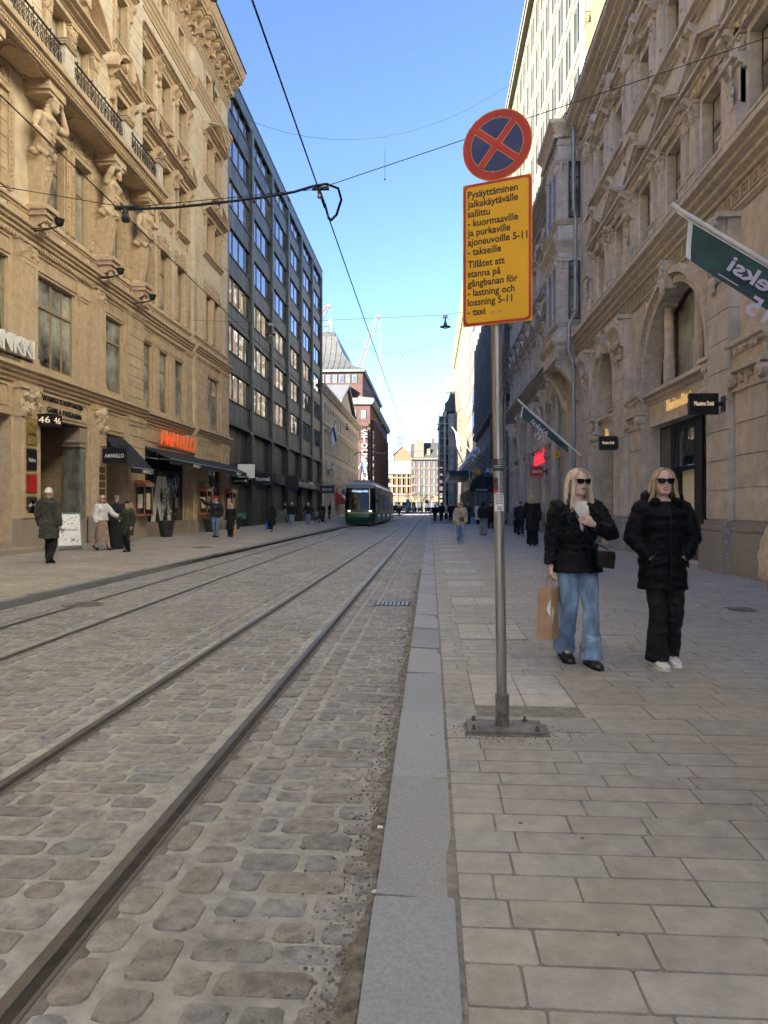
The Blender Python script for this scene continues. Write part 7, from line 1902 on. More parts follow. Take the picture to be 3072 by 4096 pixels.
# ================================================================ people
def lerp(a, b, t): return a+(b-a)*t
def interp(tab, z):
    if z <= tab[0][0]: return tab[0][1:]
    for p, q in zip(tab[:-1], tab[1:]):
        if z <= q[0]:
            t = (z-p[0])/(q[0]-p[0]); return tuple(lerp(a, b, t) for a, b in zip(p[1:], q[1:]))
    return tab[-1][1:]
def ik(a, c, l1, l2, hint):
    a, c = Vector(a), Vector(c); d = c-a; L = min(d.length, (l1+l2)*.999); d = d.normalized()
    x = (l1*l1-l2*l2+L*L)/(2*L); h = math.sqrt(max(0, l1*l1-x*x))
    n = Vector(hint); n = (n-d*n.dot(d)).normalized(); return a+d*x+n*h, a+d*L
TORSO = [(.84,.150,.105,.0),(.92,.172,.118,.005),(1.02,.145,.100,0),(1.10,.135,.095,0),(1.22,.158,.112,-.005),(1.32,.170,.112,.0),(1.385,.165,.09,.012),(1.425,.10,.07,.018),(1.45,.062,.06,.018)]
def el_ring(cx, cy, z, rx, ry, n=20, sq=1.0):
    o = []
    for i in range(n):
        a = 6.28318*i/n; c, s = math.cos(a), math.sin(a)
        o.append((cx+rx*math.copysign(abs(c)**sq, c), cy+ry*math.copysign(abs(s)**sq, s), z))
    return o
def head_mesh(b, c, yaw=0.0, tilt=0.0, k=1.0, nu=36, nv=30, smile=0):
    """a head with brow, eye sockets, nose, lips and chin; front is -y"""
    rot = Matrix.Rotation(yaw, 3, 'Z') @ Matrix.Rotation(tilt, 3, 'X'); H = .235
    prof = [(0,.012,.014,-.05),(.03,.034,.034,-.05),(.08,.050,.052,-.040),(.16,.060,.070,-.024),(.26,.066,.082,-.012),(.38,.071,.090,-.004),(.5,.0745,.096,.0),(.62,.076,.099,.003),(.75,.073,.096,.006),(.86,.060,.080,.008),(.94,.040,.055,.008),(.985,.018,.026,.008),(1,.004,.006,.008)]
    g = lambda x, s: math.exp(-(x/s)**2)
    rings = []
    for j in range(nv+1):
        t = .5-.5*math.cos(math.pi*j/nv); rx, ry, oy = interp(prof, t); ring = []
        for i in range(nu):
            a = 6.28318*i/nu; x = rx*math.cos(a); y = oy+ry*math.sin(a); f = max(0, -math.sin(a)); ax = math.cos(a)
            dy = 0
            if f > 0:
                dy -= .026*g(t-.36,.045)*g(ax,.16)+.013*g(t-.45,.08)*g(ax,.12)      # nose
                dy += .010*g(t-.50,.05)*g(abs(ax)-.42,.22)                            # eye sockets
                dy -= .006*g(t-.585,.035)*g(abs(ax)-.35,.3)                           # brows
                dy -= .008*g(t-.245,.022)*g(ax,.3)+.007*g(t-.20,.02)*g(ax,.26)         # lips
                dy += .004*g(t-.222,.009)*g(ax,.28)
                dy -= .007*g(t-.07,.05)*g(ax,.3)                                      # chin
                dy -= .005*g(t-.34,.06)*g(abs(ax)-.55,.2)                             # cheeks
            p = rot @ Vector((x*k, (y+dy)*k, (t-.45)*H*k)); ring.append((c[0]+p.x, c[1]+p.y, c[2]+.45*H*k+p.z))
        rings.append(ring)
    b.loft(rings)
    for s in (-1, 1):
        p = rot @ Vector((s*.077*k, .012*k, (.44-.45)*H*k)); b.ell((c[0]+p.x, c[1]+p.y, c[2]+.45*H*k+p.z), (.010*k,.018*k,.03*k))
    return lambda v: Vector((c[0], c[1], c[2]+.45*H*k)) + rot @ (Vector((v[0], v[1], v[2]-.45*H))*k)
def hand(b, wrist, d, palm_n, curl=.35, k=1.0, side=1, spread=.1):
    """palm, four unequal bent fingers and a thumb leaving the side of the palm"""
    w = Vector(wrist); d = Vector(d).normalized(); n = Vector(palm_n); n = (n-d*n.dot(d)).normalized(); s = d.cross(n)*side
    b.tube([w-d*.01*k, w+d*.03*k, w+d*.085*k], [(.020*k,.026*k),(.017*k,.038*k),(.014*k,.040*k)], 10, ref=n)
    for i, (o, L) in enumerate(((-.030,.074),(-.010,.084),(.011,.078),(.031,.060))):
        p = w+d*.078*k+s*(o*k); f = (d+s*(o*spread*6)).normalized(); pts = [p]; ang = 0
        for seg, cl in ((.45,.5),(.32,1.0),(.23,.8)):
            ang += curl*cl; q = pts[-1]+(f*math.cos(ang)+n*math.sin(ang))*(L*seg*k); pts.append(q)
        b.tube(pts, [.0095*k,.009*k,.0082*k,.0055*k], 8)
    p = w+d*.025*k-s*.026*k
    b.tube([p, p+(-s*.6+d*.7+n*.25).normalized()*.035*k, p+(-s*.6+d*.7+n*.25).normalized()*.035*k+(d*.9+n*.35-s*.1).normalized()*.042*k], [.013*k,.0105*k,.007*k], 8)
class Pose: pass
def make_pose(H=1.7, male=False, stride=.2, lead=1, arms=None, lean=0.0, hw=None):
    P = Pose(); s = H/1.7; P.s = s; P.H = H
    sw = .20 if male else .168; P.sw = sw; hw = hw or (.092 if male else .088)
    P.hip = {}; P.knee = {}; P.ank = {}; P.lift = {}
    for sd in (-1, 1):
        fwd = -1 if sd == lead else 1
        hip = Vector((sd*hw, 0, .885)); ank = Vector((sd*(hw-.012), fwd*stride*(.95 if fwd < 0 else 1.0), .085+(0 if fwd < 0 else min(.09, stride*.28))))
        k, a = ik(hip, ank, .415, .405, (0,-1,.1)); P.hip[sd] = hip; P.knee[sd] = k; P.ank[sd] = a; P.lift[sd] = 0 if fwd < 0 else min(.6, stride*1.7)
    P.sh = {}; P.el = {}; P.wr = {}; P.hd = {}
    for sd in (-1, 1):
        sh = Vector((sd*sw, .008, 1.375)); kind = (arms or {}).get(sd, 'swing')
        hint = (sd*.35, 1, -.2)
        if kind == 'swing':
            f = 1 if sd == lead else -1; w = Vector((sd*(sw+.06), f*stride*.75-.03, .87+abs(stride)*.12))
        elif kind == 'hang': w = Vector((sd*(sw+.055), -.03, .855))
        elif kind == 'pocket': w = Vector((sd*(sw-.03), -.115, .93)); hint = (sd*1.0, .55, -.1)
        elif kind == 'chest': w = Vector((sd*.055, -.215, 1.235)); hint = (sd*.9, .1, -.8)
        elif kind == 'front': w = Vector((sd*.10, -.27, 1.06)); hint = (sd*.8, .3, -.7)
        elif kind == 'reach': w = Vector((sd*.30, -.36, 1.03)); hint = (sd*.5, .5, -.7)
        elif kind == 'raise': w = Vector((sd*.62, -.12, 1.62)); hint = (sd*.2, .3, -1)
        elif kind == 'carry': w = Vector((sd*(sw+.075), -.02, .845)); hint = (sd*.4, 1, 0)
        elif kind == 'up': w = Vector((sd*.1, -.2, 1.50)); hint = (sd*1, -.1, -.6)
        else: w = Vector(kind)
        e, w = ik(sh, w, .285, .255, hint); P.sh[sd] = sh; P.el[sd] = e; P.wr[sd] = w; P.hd[sd] = (w-e).normalized()
    P.arms = arms or {}
    return P
def body_mesh(P, skin, vox, head=True, yaw=0.0, tilt=0.0, hands=True, curl={}, nrm={}, thigh=1.0):
    b = MB()
    kx = P.sw/.168
    b.loft([el_ring(0, oy, z, rx*(kx if z > 1.15 else 1.0), ry) for z, rx, ry, oy in TORSO])
    b.tube([(0,.018,1.41),(0,.010,1.47),(0,-.002,1.53)], [.064,.054,.052], 14)
    hd = head_mesh(b, (0,-.008,1.478), yaw, tilt)
    for sd in (-1, 1):
        b.tube([P.hip[sd]+Vector((0,0,.03)), P.hip[sd]*.6+P.knee[sd]*.4, P.knee[sd], P.knee[sd]*.62+P.ank[sd]*.38+Vector((0,.012,0)), P.ank[sd]], [.086,.074,.046,.047,.036], 12)
        f = P.ank[sd]; b.tube([f+Vector((0,.03,-.03)), f+Vector((0,-.05,-.04)), f+Vector((0,-.13,-.06))], [.035,.036,.026], 8)
        b.tube([P.sh[sd]+Vector((-sd*.03,0,.0)), P.sh[sd]*.6+P.el[sd]*.4, P.el[sd], P.el[sd]*.6+P.wr[sd]*.4, P.wr[sd]], [.056,.046,.038,.037,.026], 12)
        if hands:
            kind = P.arms.get(sd, 'swing')
            if kind != 'pocket': hand(b, P.wr[sd]-P.hd[sd]*.012, P.hd[sd], nrm.get(sd, (-sd, 0, 0)), curl.get(sd, .4), 1.0, 1 if nrm.get(('s', sd)) is None else nrm[('s', sd)])
    me = remesh(b, vox, skin, 0, 'body'); return me, hd
def torso_cloth(b, P, z0, z1, infl, puff=0, step=.03, flare=0.0, sway=0.0, front=0.0, per=.095):
    kx = P.sw/.168; rings = []; n = max(3, int((z1-z0)/step))
    for i in range(n+1):
        z = z0+(z1-z0)*i/n
        rx, ry, oy = interp([(t[0],)+t[1:] for t in TORSO], max(z, .86))
        if z > 1.15: rx *= lerp(1, kx, min(1, (z-1.15)/.1))
        f = flare*max(0, .95-z); q = infl+f+(puff*abs(math.sin(math.pi*z/per))**.6 if puff else 0)
        if z > 1.36: q *= max(.35, 1-(z-1.36)/.11)
        rings.append(el_ring(0, oy+sway*max(0, .95-z), z, rx+q, ry+q*.95, 24, .9))
    b.loft(rings)
def sleeve(b, P, sd, infl, puff=0, cuff=1.0, to=1.0, per=.085):
    A, E_, Wr = P.sh[sd], P.el[sd], P.wr[sd]; pts = []; rad = []
    for i in range(22):
        t = i/21*to
        if t < .5: p = A.lerp(E_, t*2); r = lerp(.060, .046, t*2)
        else: p = E_.lerp(Wr, (t-.5)*2); r = lerp(.046, .034, (t-.5)*2)
        r += infl*(1-.25*t); 
        if puff: r += puff*abs(math.sin(math.pi*t*.54/per))**.6
        pts.append(p if i else A-Vector((sd*.05,0,-.012))); rad.append(r)
    rad[-1] *= cuff
    b.tube(pts, rad, 14)
def trousers(P, m, prof, voxel, top=1.0, name='trousers'):
    b = MB(); b.loft([el_ring(0, oy, z, rx+.012, ry+.012, 20) for z, rx, ry, oy in ((.80,.14,.10,0),(.88,.165,.115,.003),(.95,.165,.115,.004),(top,.15,.105,0))])
    for sd in (-1, 1):
        h, k, a = P.hip[sd], P.knee[sd], P.ank[sd]; pts = []; rad = []
        for i in range(17):
            t = i/16; p = h.lerp(k, t*2) if t < .5 else k.lerp(a, (t-.5)*2); r = interp(prof, t)[0]
            r += .004*math.sin(23*t+sd)*(1 if t > .55 else .4)
            pts.append(p+Vector((0, .01*math.sin(math.pi*t), -.034*(t**4)))); rad.append((r, r*.97))
        b.tube(pts, rad, 16)
    return remesh(b, voxel, m, 0, name)
SLIM = [(0,.102),(.25,.088),(.5,.066),(.75,.060),(1,.052)]; STRAIGHT = [(0,.105),(.3,.092),(.5,.080),(1,.078)]; WIDE = [(0,.112),(.3,.112),(.5,.112),(1,.122)]; FLARE = [(0,.101),(.25,.088),(.5,.070),(.7,.073),(1,.103)]
def shoe(P, sd, m, sole, root, k=1.0, chunky=0):
    a = P.ank[sd]; L = P.lift[sd]; rot = Matrix.Rotation(L*.9, 3, 'X')
    def T(v): q = rot @ Vector((v[0], v[1], v[2]+.075)); return (a.x+q.x, a.y+q.y+.0, a.z-.085+q.z+.01 if L else q.z+.005+ (a.z-.085))
    for nm, hs, mm in (('shoe', ((.075,.030,.0,.075),(.05,.040,.0,.095),(0,.042,.0,.085),(-.06,.043,.0,.062),(-.12,.048,.0,.05),(-.165,.040,.0,.04),(-.188,.02,.0,.028)), m), ('sole', ((.08,.034,-.02-chunky,.015),(.03,.042,-.02-chunky,.014),(-.06,.046,-.02-chunky,.014),(-.12,.052,-.02-chunky,.014),(-.17,.043,-.018-chunky,.014),(-.196,.02,-.012-chunky,.012)), sole)):
        b = MB(); rings = []
        for y, w, z0, z1 in hs:
            w *= k; rings.append([T((w*.9*math.copysign(abs(math.cos(t))**.7, math.cos(t)), y*k, -.075+(z0+z1)/2+(z1-z0)/2*math.copysign(abs(math.sin(t))**.7, math.sin(t)))) for t in [6.283*i/12 for i in range(12)]])
        b.loft(rings); o = b.build(nm, mm, root if nm == 'shoe' else sh_, 180)
        if nm == 'shoe': sh_ = o
    return sh_
def locks(b, hd, n, length, seed, r=.009, front=.5, wave=.012, side=None, spread=.02, z_part=.232, shoulder=True):
    """strands from the parting down the sides and back of the head"""
    rr = random.Random(seed)
    for i in range(n):
        a = rr.uniform(-.18, math.pi+.18) if side is None else side(rr)   # 0: her left, pi: her right, pi/2: back
        c, s = math.cos(a), math.sin(a); L = length*rr.uniform(.82, 1.08); y0 = rr.uniform(-.045, .06)
        pts = [(.006*(1 if c > 0 else -1), y0, z_part+rr.uniform(-.002,.006))]
        for t in (.12,.25,.4,.6,.8,1.0):
            z = z_part-t*L
            if z > .12: k = math.sin(min(1,(z_part+.012-z)/.11)*math.pi/2); x = c*.089*k; y = .012+s*.112*k
            else: fl_ = (.12-z); x = c*(.089+spread*min(1,fl_/.1)); y = .012+s*(.112-(.03 if s > .3 else 0)*min(1,fl_/.12))-(.02*min(1,fl_/.2) if abs(c) > .75 else 0)
            pts.append((x+rr.uniform(-wave,wave)*t, y+rr.uniform(-wave,wave)*t, z))
        b.tube([hd(p) for p in pts], [r*.7,r,r*1.15,r*1.15,r,r*.8,r*.25], 5)
def hair_cap(b, hd, k=1.0, low=.10, face=.075):
    """closed shell over the crown and the back of the head"""
    rings = []
    for j in range(10):
        t = j/9; z = lerp(low, .245, t); rr_ = math.sqrt(max(.02, 1-((z-.125)/.122)**2)) if z > .125 else 1
        rings.append([hd((.086*k*rr_*math.cos(a), .014+(.110 if math.sin(a) > 0 else lerp(.02, face+.03, min(1, max(0,(z-.165)/.05))))*k*rr_*math.sin(a), z)) for a in [6.283*i/20 for i in range(20)]])
    b.loft(rings)
from mathutils import noise
def wrinkle(me, amp, sx, sy, sz, off=0.0, zr=None):
    """folds: push the surface along its normals by stretched noise"""
    co = [(v.co.copy(), v.normal.copy()) for v in me.vertices]
    for v, (c, n) in zip(me.vertices, co):
        k = 1.0 if zr is None else max(0, min(1, (zr[1]-c.z)/(zr[1]-zr[0])))
        q = noise.noise(Vector((c.x*sx+off, c.y*sy, c.z*sz)))+.5*noise.noise(Vector((c.x*sx*2.1+off, c.y*sy*2.1, c.z*sz*2.3)))
        v.co = c+n*(amp*q*(.35+.65*k))
    me.update(); return me
def cloth_mat(name, col, rough=.85, bump=.25, bscale=60, var=.15, scale=6, **k): return mat('cloth_'+name, col, rough, var, scale, bump, bscale, **k)
CM = dict(black=cloth_mat('black',(.005,.005,.006)), navy=cloth_mat('navy',(.010,.013,.024)), denim=cloth_mat('denim',(.16,.25,.40),.9,.3,160,.3,5), ldenim=cloth_mat('light_denim',(.24,.36,.53),.9,.35,170,.28,7,stretch=(1.6,1.6,.5)), grey=cloth_mat('grey',(.20,.21,.22)), olive=cloth_mat('olive',(.062,.060,.045)), white=cloth_mat('white',(.68,.67,.65)), beige=cloth_mat('beige',(.42,.36,.29)), sand=cloth_mat('sand',(.30,.215,.16)), green=cloth_mat('green',(.035,.042,.028)), brown=cloth_mat('brown',(.09,.06,.045)), cream=cloth_mat('cream',(.50,.45,.385),.95,.6,120))
HM = dict(blonde=mat('hair_blonde',(.66,.56,.41),.45,.32,30,.2,120,stretch=(3,3,.4)), dblonde=mat('hair_dark_blonde',(.46,.34,.20),.5,.3,30,stretch=(3,3,.4)), brown=mat('hair_brown',(.085,.05,.03),.5,.3,30), dark=mat('hair_dark',(.018,.013,.011),.45,.3,30), grey=mat('hair_grey',(.55,.54,.52),.6,.2,30), white=mat('hair_white',(.66,.65,.62),.6,.15,30))
puffm = mat('black_nylon', (.004,.004,.0055), .68, .2, 8, .2, 22, spec=.22)
quilt = mat('quilted_black', (.0045,.0045,.0065), .72, .2, 8, .55, 34, spec=.25)
leather = mat('black_leather', (.012,.012,.012), .3, .2, 10, .08, 60)
lens = mat('sunglass_lens', (.005,.004,.004), .4, .1, 5, spec=.12)
def person(label, feet=None, headpx=None, Z=0.0, loc=None, H=None, rz=0.0, male=False, stride=.2, lead=1, arms=None, top='jacket', topm='black', hem=.78, infl=.03, puff=0, flare=0.0, bottom='trousers', botm='navy', cut=None, skirt_hem=.4, hair='short', hairm='brown', hat=None, hatm='black', shoem='black', solem='black', skin=None, vox=.02, yaw=0.0, glasses=False, collar=False, hood=False, bag=None, group=None, lip=False, sleeves=1.0):
    if loc is None: loc = px(feet[0], feet[1], Z=Z)
    if H is None:
        t = (loc.y*math.cos(YAW)-loc.x*math.sin(YAW)); H = CH+t*(HOR-headpx)/FPX-Z; H = max(1.42, min(1.9, H))
    P = make_pose(H, male, stride, lead, arms); s = P.s
    root = thing('person', label, 'person', tuple(loc), rz, group); root.scale = (s, s, s)
    CMt = CM[topm] if isinstance(topm, str) else topm; CMb = CM[botm] if isinstance(botm, str) else botm
    me, hd = body_mesh(P, skin or M['skin2'], vox, yaw=yaw)
    link(bpy.data.objects.new('body', me), root)
    if bottom == 'trousers': link(bpy.data.objects.new('trousers', wrinkle(trousers(P, CMb, cut or STRAIGHT, vox), .012, 9, 9, 14, loc.x)), root)
    else:
        b = MB(); n = 9; rings = []
        for i in range(n):
            z = lerp(skirt_hem, 1.02, i/(n-1)); g_ = max(0, .95-z); rings.append([(x*(1+.05*math.sin(5*a+3*z)*g_*2), y*(1+.06*math.sin(4*a)*g_*2), z) for a, (x, y, z) in zip([6.283*q/24 for q in range(24)], el_ring(0, 0, z, .165+g_*.10, .12+g_*.20, 24))])
        b.loft(rings); b.build('skirt', CMb, root, 60)
    b = MB(); torso_cloth(b, P, hem, 1.43, infl, puff, flare=flare)
    for sd in (-1, 1): sleeve(b, P, sd, infl*.8, puff, to=sleeves)
    if collar: b.tube([(0,.016,1.40),(0,.012,1.475)], [.085,.08], 14)
    if hood: b.ell((0,.10,1.43),(.13,.09,.075)); b.ell((0,.13,1.38),(.12,.06,.08)); b.ell((-.09,.05,1.45),(.05,.08,.05)); b.ell((.09,.05,1.45),(.05,.08,.05))
    link(bpy.data.objects.new(top, wrinkle(remesh(b, vox, CMt, 0, top), .014, 10, 10, 13, loc.y)), root)
    for sd in (-1, 1): shoe(P, sd, MATS.get('cloth_'+shoem, CM['black']), MATS.get('cloth_'+solem, CM['black']), root)
    hm = HM[hairm]
    if hair != 'none':
        b = MB(); hair_cap(b, hd, 1.02, .12 if hair == 'short' else .07)
        if hair in ('long', 'bob'): locks(b, hd, 26, .5 if hair == 'long' else .26, int(loc.y*10)+3, .02)
        b.build('hair', hm, root, 60)
    hmm = CM[hatm] if hatm in CM else MATS[hatm]
    if hat:
        b = MB(); rings = []
        for z, k in ((.155,1.13),(.175,1.15),(.20,1.12),(.225,1.0),(.243,.75),(.252,.35)):
            rings.append([hd((.082*k*math.cos(a), .006+.102*k*math.sin(a), z)) for a in [6.283*i/18 for i in range(18)]])
        b.loft(rings)
        if hat == 'cap': b.loft([[hd((x, -.08+y, .165+zz)) for x, y, zz in ((-.07,0,0),(0,-.02,.008),(.07,0,0))]+[hd((x, -.08+y, .158+zz)) for x, y, zz in ((.07,0,0),(0,-.02,.008),(-.07,0,0))],[hd((x, -.15+y, .15+zz)) for x, y, zz in ((-.05,.01,0),(0,-.02,.006),(.05,.01,0))]+[hd((x, -.15+y, .144+zz)) for x, y, zz in ((.05,.01,0),(0,-.02,.006),(-.05,.01,0))]])
        b.build('hat', hmm, root, 50)
    if glasses:
        b = MB()
        for sx in (-1, 1): b.loft([[hd((sx*.032+.027*math.cos(a), -.108+.004*abs(math.cos(a))*1.0+d_, .122+.021*math.sin(a))) for a in [6.283*i/12 for i in range(12)]] for d_ in (0,.008)]); b.tube([hd((sx*.06,-.10,.128)), hd((sx*.08,-.02,.125)), hd((sx*.08,.02,.118))], .004, 5)
        b.tube([hd((-.01,-.108,.128)), hd((.01,-.108,.128))], .004, 5); b.build('sunglasses', lens, root, 50)
    root['_s'] = s; del root['_s']
    return root, P, hd
def carry_bag(label, name, P, root, sd, m, w=.3, h=.36, d=.1, z=None, drop=.14, cat='bag', handle=True):
    """a bag held in the hand of a person: a thing of its own, placed in the street"""
    q = Matrix.Rotation(root.rotation_euler.z, 3, 'Z') @ ((P.wr[sd]+P.hd[sd]*.085)*P.s)+Vector(root.location)
    o = thing(name, label, cat, (q.x, q.y, q.z-drop-h), root.rotation_euler.z); b = MB()
    b.loft([[(-d/2,-w/2,0),(d/2,-w/2,0),(d/2,w/2,0),(-d/2,w/2,0)],[(-d/2*.8,-w/2,h),(d/2*.8,-w/2,h),(d/2*.8,w/2,h),(-d/2*.8,w/2,h)]]); b.build('sack', m, o)
    b = MB(); b.tube([(-d*.3,-w*.25,h),(0,-w*.1,h+drop*.9),(0,w*.1,h+drop*.9),(d*.3,w*.25,h)], .007, 5); b.build('handle', m, o)
    return o
# ---- the two women walking towards the camera
def near_woman(label, loc, H, rz, stride, lead, arms, **k):
    P = make_pose(H, False, stride, lead, arms)
    root = thing('person', label, 'person', tuple(loc), rz); root.scale = (P.s,)*3
    return root, P
# first: quilted belted jacket, light flared jeans, paper bag
l1 = px(2308, 2648, Z=0); l1.z = 0
w1, P = near_woman('woman in quilted black jacket and light blue flared jeans with sunglasses', l1, 1.70, R(8), .14, 1, {-1: 'carry', 1: 'chest'})
me, hd = body_mesh(P, M['skin'], .0055, yaw=R(14), curl={-1: .85, 1: .28}, nrm={-1: (1,0,0), 1: (0,1,-.2)})
link(bpy.data.objects.new('body', me), w1)
link(bpy.data.objects.new('trousers', wrinkle(trousers(P, CM['ldenim'], FLARE, .009), .011, 9, 9, 16, 3.1, (.25,.8))), w1)
b = MB(); torso_cloth(b, P, 1.10, 1.425, .012); link(bpy.data.objects.new('white_top', wrinkle(remesh(b, .008, CM['white'], 0, 'white_top'), .004, 12, 12, 14)), w1)
b = MB(); kx = 1.0
rings = []
n = 22
for i in range(n+1):
    z = lerp(.80, 1.425, i/n); rx, ry, oy = interp([(t[0],)+t[1:] for t in TORSO], max(z, .86)); q = .032+.22*max(0, .98-z)+.006*math.sin(40*z)
    if abs(z-1.03) < .03: q -= .016
    if z > 1.36: q *= max(.3, 1-(z-1.36)/.10)
    ring = []
    for a in range(33):
        # open at the front: a V from the belt to the neck
        op = .015 if z < 1.16 else .015+.46*(z-1.16)/.26
        if z < 1.04: op = .015
        t = -math.pi/2+op+(2*math.pi-2*op)*a/32
        ring.append((((rx+q)*math.cos(t)), oy+(ry+q)*math.sin(t), z))
    inner = [(x*.93, y*.93+oy*.07, z) for x, y, z in ring[::-1]]; rings.append(ring+inner)
b.loft(rings)
for sd in (-1, 1):
    sleeve(b, P, sd, .024, .006, 1.0, .95, .05); b.ell(P.sh[sd]+Vector((sd*.01,0,.018)), (.075,.075,.06))
    # lapels
    b.loft([[(sd*.075,-.075,1.43),(sd*.105,-.07,1.42),(sd*.10,-.06,1.40)],[(sd*.105,-.145,1.33),(sd*.17,-.125,1.31),(sd*.12,-.13,1.30)],[(sd*.075,-.172,1.20),(sd*.125,-.160,1.19),(sd*.09,-.155,1.17)],[(sd*.025,-.165,1.06),(sd*.035,-.165,1.05),(sd*.03,-.155,1.05)]])
link(bpy.data.objects.new('jacket', wrinkle(remesh(b, .0085, quilt, 0, 'jacket'), .010, 14, 14, 17, 1.3)), w1)
b = MB(); rings = []
for z in (1.015,1.045): rings.append(el_ring(0,0,z,.184,.146,28))
b.loft(rings); b.tube([(.02,-.15,1.03),(.05,-.19,1.0),(.045,-.185,.93),(.055,-.19,.86)], [(.006,.016)]*4, 8); b.tube([(.0,-.15,1.03),(-.03,-.185,1.02),(-.035,-.185,.97)], [(.006,.016)]*3, 8); b.tube([(-.03,-.16,1.03),(.02,-.175,1.04),(.04,-.17,1.02)], .017, 8)
b.build('belt', quilt, w1, 60)
for sd in (-1, 1):
    so = shoe(P, sd, leather, M['blackm'], w1, 1.2, .016); a = P.ank[sd]; b = MB(); b.tube([a+Vector((0,.012,-.04)), a+Vector((0,.012,.03)), a.lerp(P.knee[sd], .32)+Vector((0,.012,0))], [.050,.047,.052], 14); b.build('boot_shaft', leather, so, 60)
b = MB(); hair_cap(b, hd, 1.04, .02, .058); locks(b, hd, 190, .50, 21, .0085, wave=.014, spread=.028)
for i in range(26):
    rr = random.Random(i); s_ = 1 if i % 2 else -1; x = s_*(.078+rr.uniform(-.006,.012)); dx = s_*rr.uniform(.0,.06)
    b.tube([hd((s_*.008,-.055,.236)), hd((s_*.05,-.085,.205)), hd((x,-.072,.14)), hd((x*1.08,-.07,.03)), hd((x*1.1+dx*.4,-.085,-.10)), hd((x*1.1+dx,-.09,-.24-rr.uniform(0,.05)))], [.006,.009,.01,.01,.009,.003], 5)
b.build('hair', HM['blonde'], w1, 70)
def sunglasses(root, hd, k=1.0):
    b = MB()
    for sx in (-1, 1):
        out = [(-.028,.016),(-.012,.021),(.018,.022),(.033,.019),(.030,-.006),(.018,-.021),(-.008,-.022),(-.025,-.010)]
        f = lambda x, z, d_: hd((sx*(.034+x*k), -.117+.16*(x+.0)**2*6+.010*max(0,x/.03)+d_, .123+z*k))
        b.loft([[f(x,z,-.003) for x, z in out],[f(x*1.04,z*1.04,.006) for x, z in out]])
        b.tube([f(.032,.014,.0), hd((sx*.080,-.03,.132)), hd((sx*.081,.02,.122))], [(.004,.008),(.003,.006),(.003,.005)], 6)
    b.tube([hd((-.010,-.117,.130)), hd((.010,-.117,.130))], .005, 6); return b.build('sunglasses', lens, root, 50)
sunglasses(w1, hd)
def mouth(root, hd, open_=0.0):
    b = MB(); z = .056
    for dz, r in ((.0045+open_*.5,.0042),(-.0045-open_*.5,.005)):
        b.tube([hd((-.024,-.091,z+dz*.2)), hd((-.010,-.107,z+dz)), hd((0,-.1095,z+dz*.85)), hd((.010,-.107,z+dz)), hd((.024,-.091,z+dz*.2))], [.0018,r,r,r,.0018], 6)
    b.build('lips', M['lips'], root, 60)
    if open_:
        b = MB(); b.tube([hd((-.017,-.098,z+.001)), hd((0,-.106,z+.0005)), hd((.017,-.098,z+.001))], [(.002,.004),(.006,.006),(.002,.004)], 6); b.build('teeth', M['teeth'], root, 60)
mouth(w1, hd)
b = MB(); wq = P.wr[1]+P.hd[1]*.11; b.tube([wq+Vector((.011*math.cos(t),.0,.011*math.sin(t))) for t in [6.283*i/10 for i in range(11)]], .002, 4); b.build('ring', M['railtop'], w1)
M['kraft'] = mat('kraft_paper', (.44,.29,.175), .8, .1, 8, .15, 40)
q = Matrix.Rotation(R(8), 3, 'Z') @ ((P.wr[-1]+P.hd[-1]*.085)*P.s)+l1
bg_ = thing('paper_bag', 'brown paper shopping bag with white print held by the woman in jeans', 'bag', (q.x-.01, q.y, q.z-.535), R(62))
b = MB(); h, w, d = .44, .27, .13
b.loft([[(-w/2,-d/2,0),(0,-d/2,0),(w/2,-d/2,0),(w/2,0,0),(w/2,d/2,0),(0,d/2,0),(-w/2,d/2,0),(-w/2,0,0)],[(-w/2,-d/2,h*.5),(0,-d/2,h*.5),(w/2,-d/2,h*.5),(w/2-.012,0,h*.5),(w/2,d/2,h*.5),(0,d/2,h*.5),(-w/2,d/2,h*.5),(-w/2+.012,0,h*.5)],[(-w/2,-d/2*.85,h),(0,-d/2*.85,h),(w/2,-d/2*.85,h),(w/2-.02,0,h),(w/2,d/2*.85,h),(0,d/2*.85,h),(-w/2,d/2*.85,h),(-w/2+.02,0,h)]]); b.build('sack', M['kraft'], bg_)
b = MB(); 
for y in (-d*.38, d*.38): b.tube([(-.055,y,h-.03),(-.05,y*.8,h+.05),(-.012,y*.15,h+.098),(.012,y*.15,h+.098),(.05,y*.8,h+.05),(.055,y,h-.03)], .0035, 6)
b.build('handle', M['kraft'], bg_)
b = MB()
for y, s_ in ((-d/2-.0015,1),(d/2+.0015,-1)):
    b.add([(w/2-.001,y,.03),(w/2-.001,y,.40),(.03,y,.26),(.055,y,.10)],[(0,1,2,3)]); b.add([(-w/2+.001,y,.12),(-w/2+.001,y,.30),(-.06,y,.24)],[(0,1,2)])
for x in (w/2+.001,-w/2-.001): b.add([(x-.004*0,-.055,.20),(x,-.02,.26),(x,-.03,.30),(x,-.058,.36)],[(0,1,2,3)])
b.build('print', M['whitep'], bg_)
cb_ = thing('shoulder_bag', 'small black crossbody bag hanging at the hip of the woman in jeans', 'bag', tuple(l1), R(8)); cb_.scale = w1.scale
b = MB(); b.loft([[(.10,-.235,.86),(.27,-.175,.84),(.28,-.10,.84),(.11,-.16,.86)],[(.09,-.245,.93),(.275,-.18,.91),(.285,-.10,.91),(.10,-.16,.93)],[(.10,-.225,.995),(.27,-.17,.985),(.28,-.11,.985),(.11,-.16,.995)]]); b.build('pouch', leather, cb_, 40)
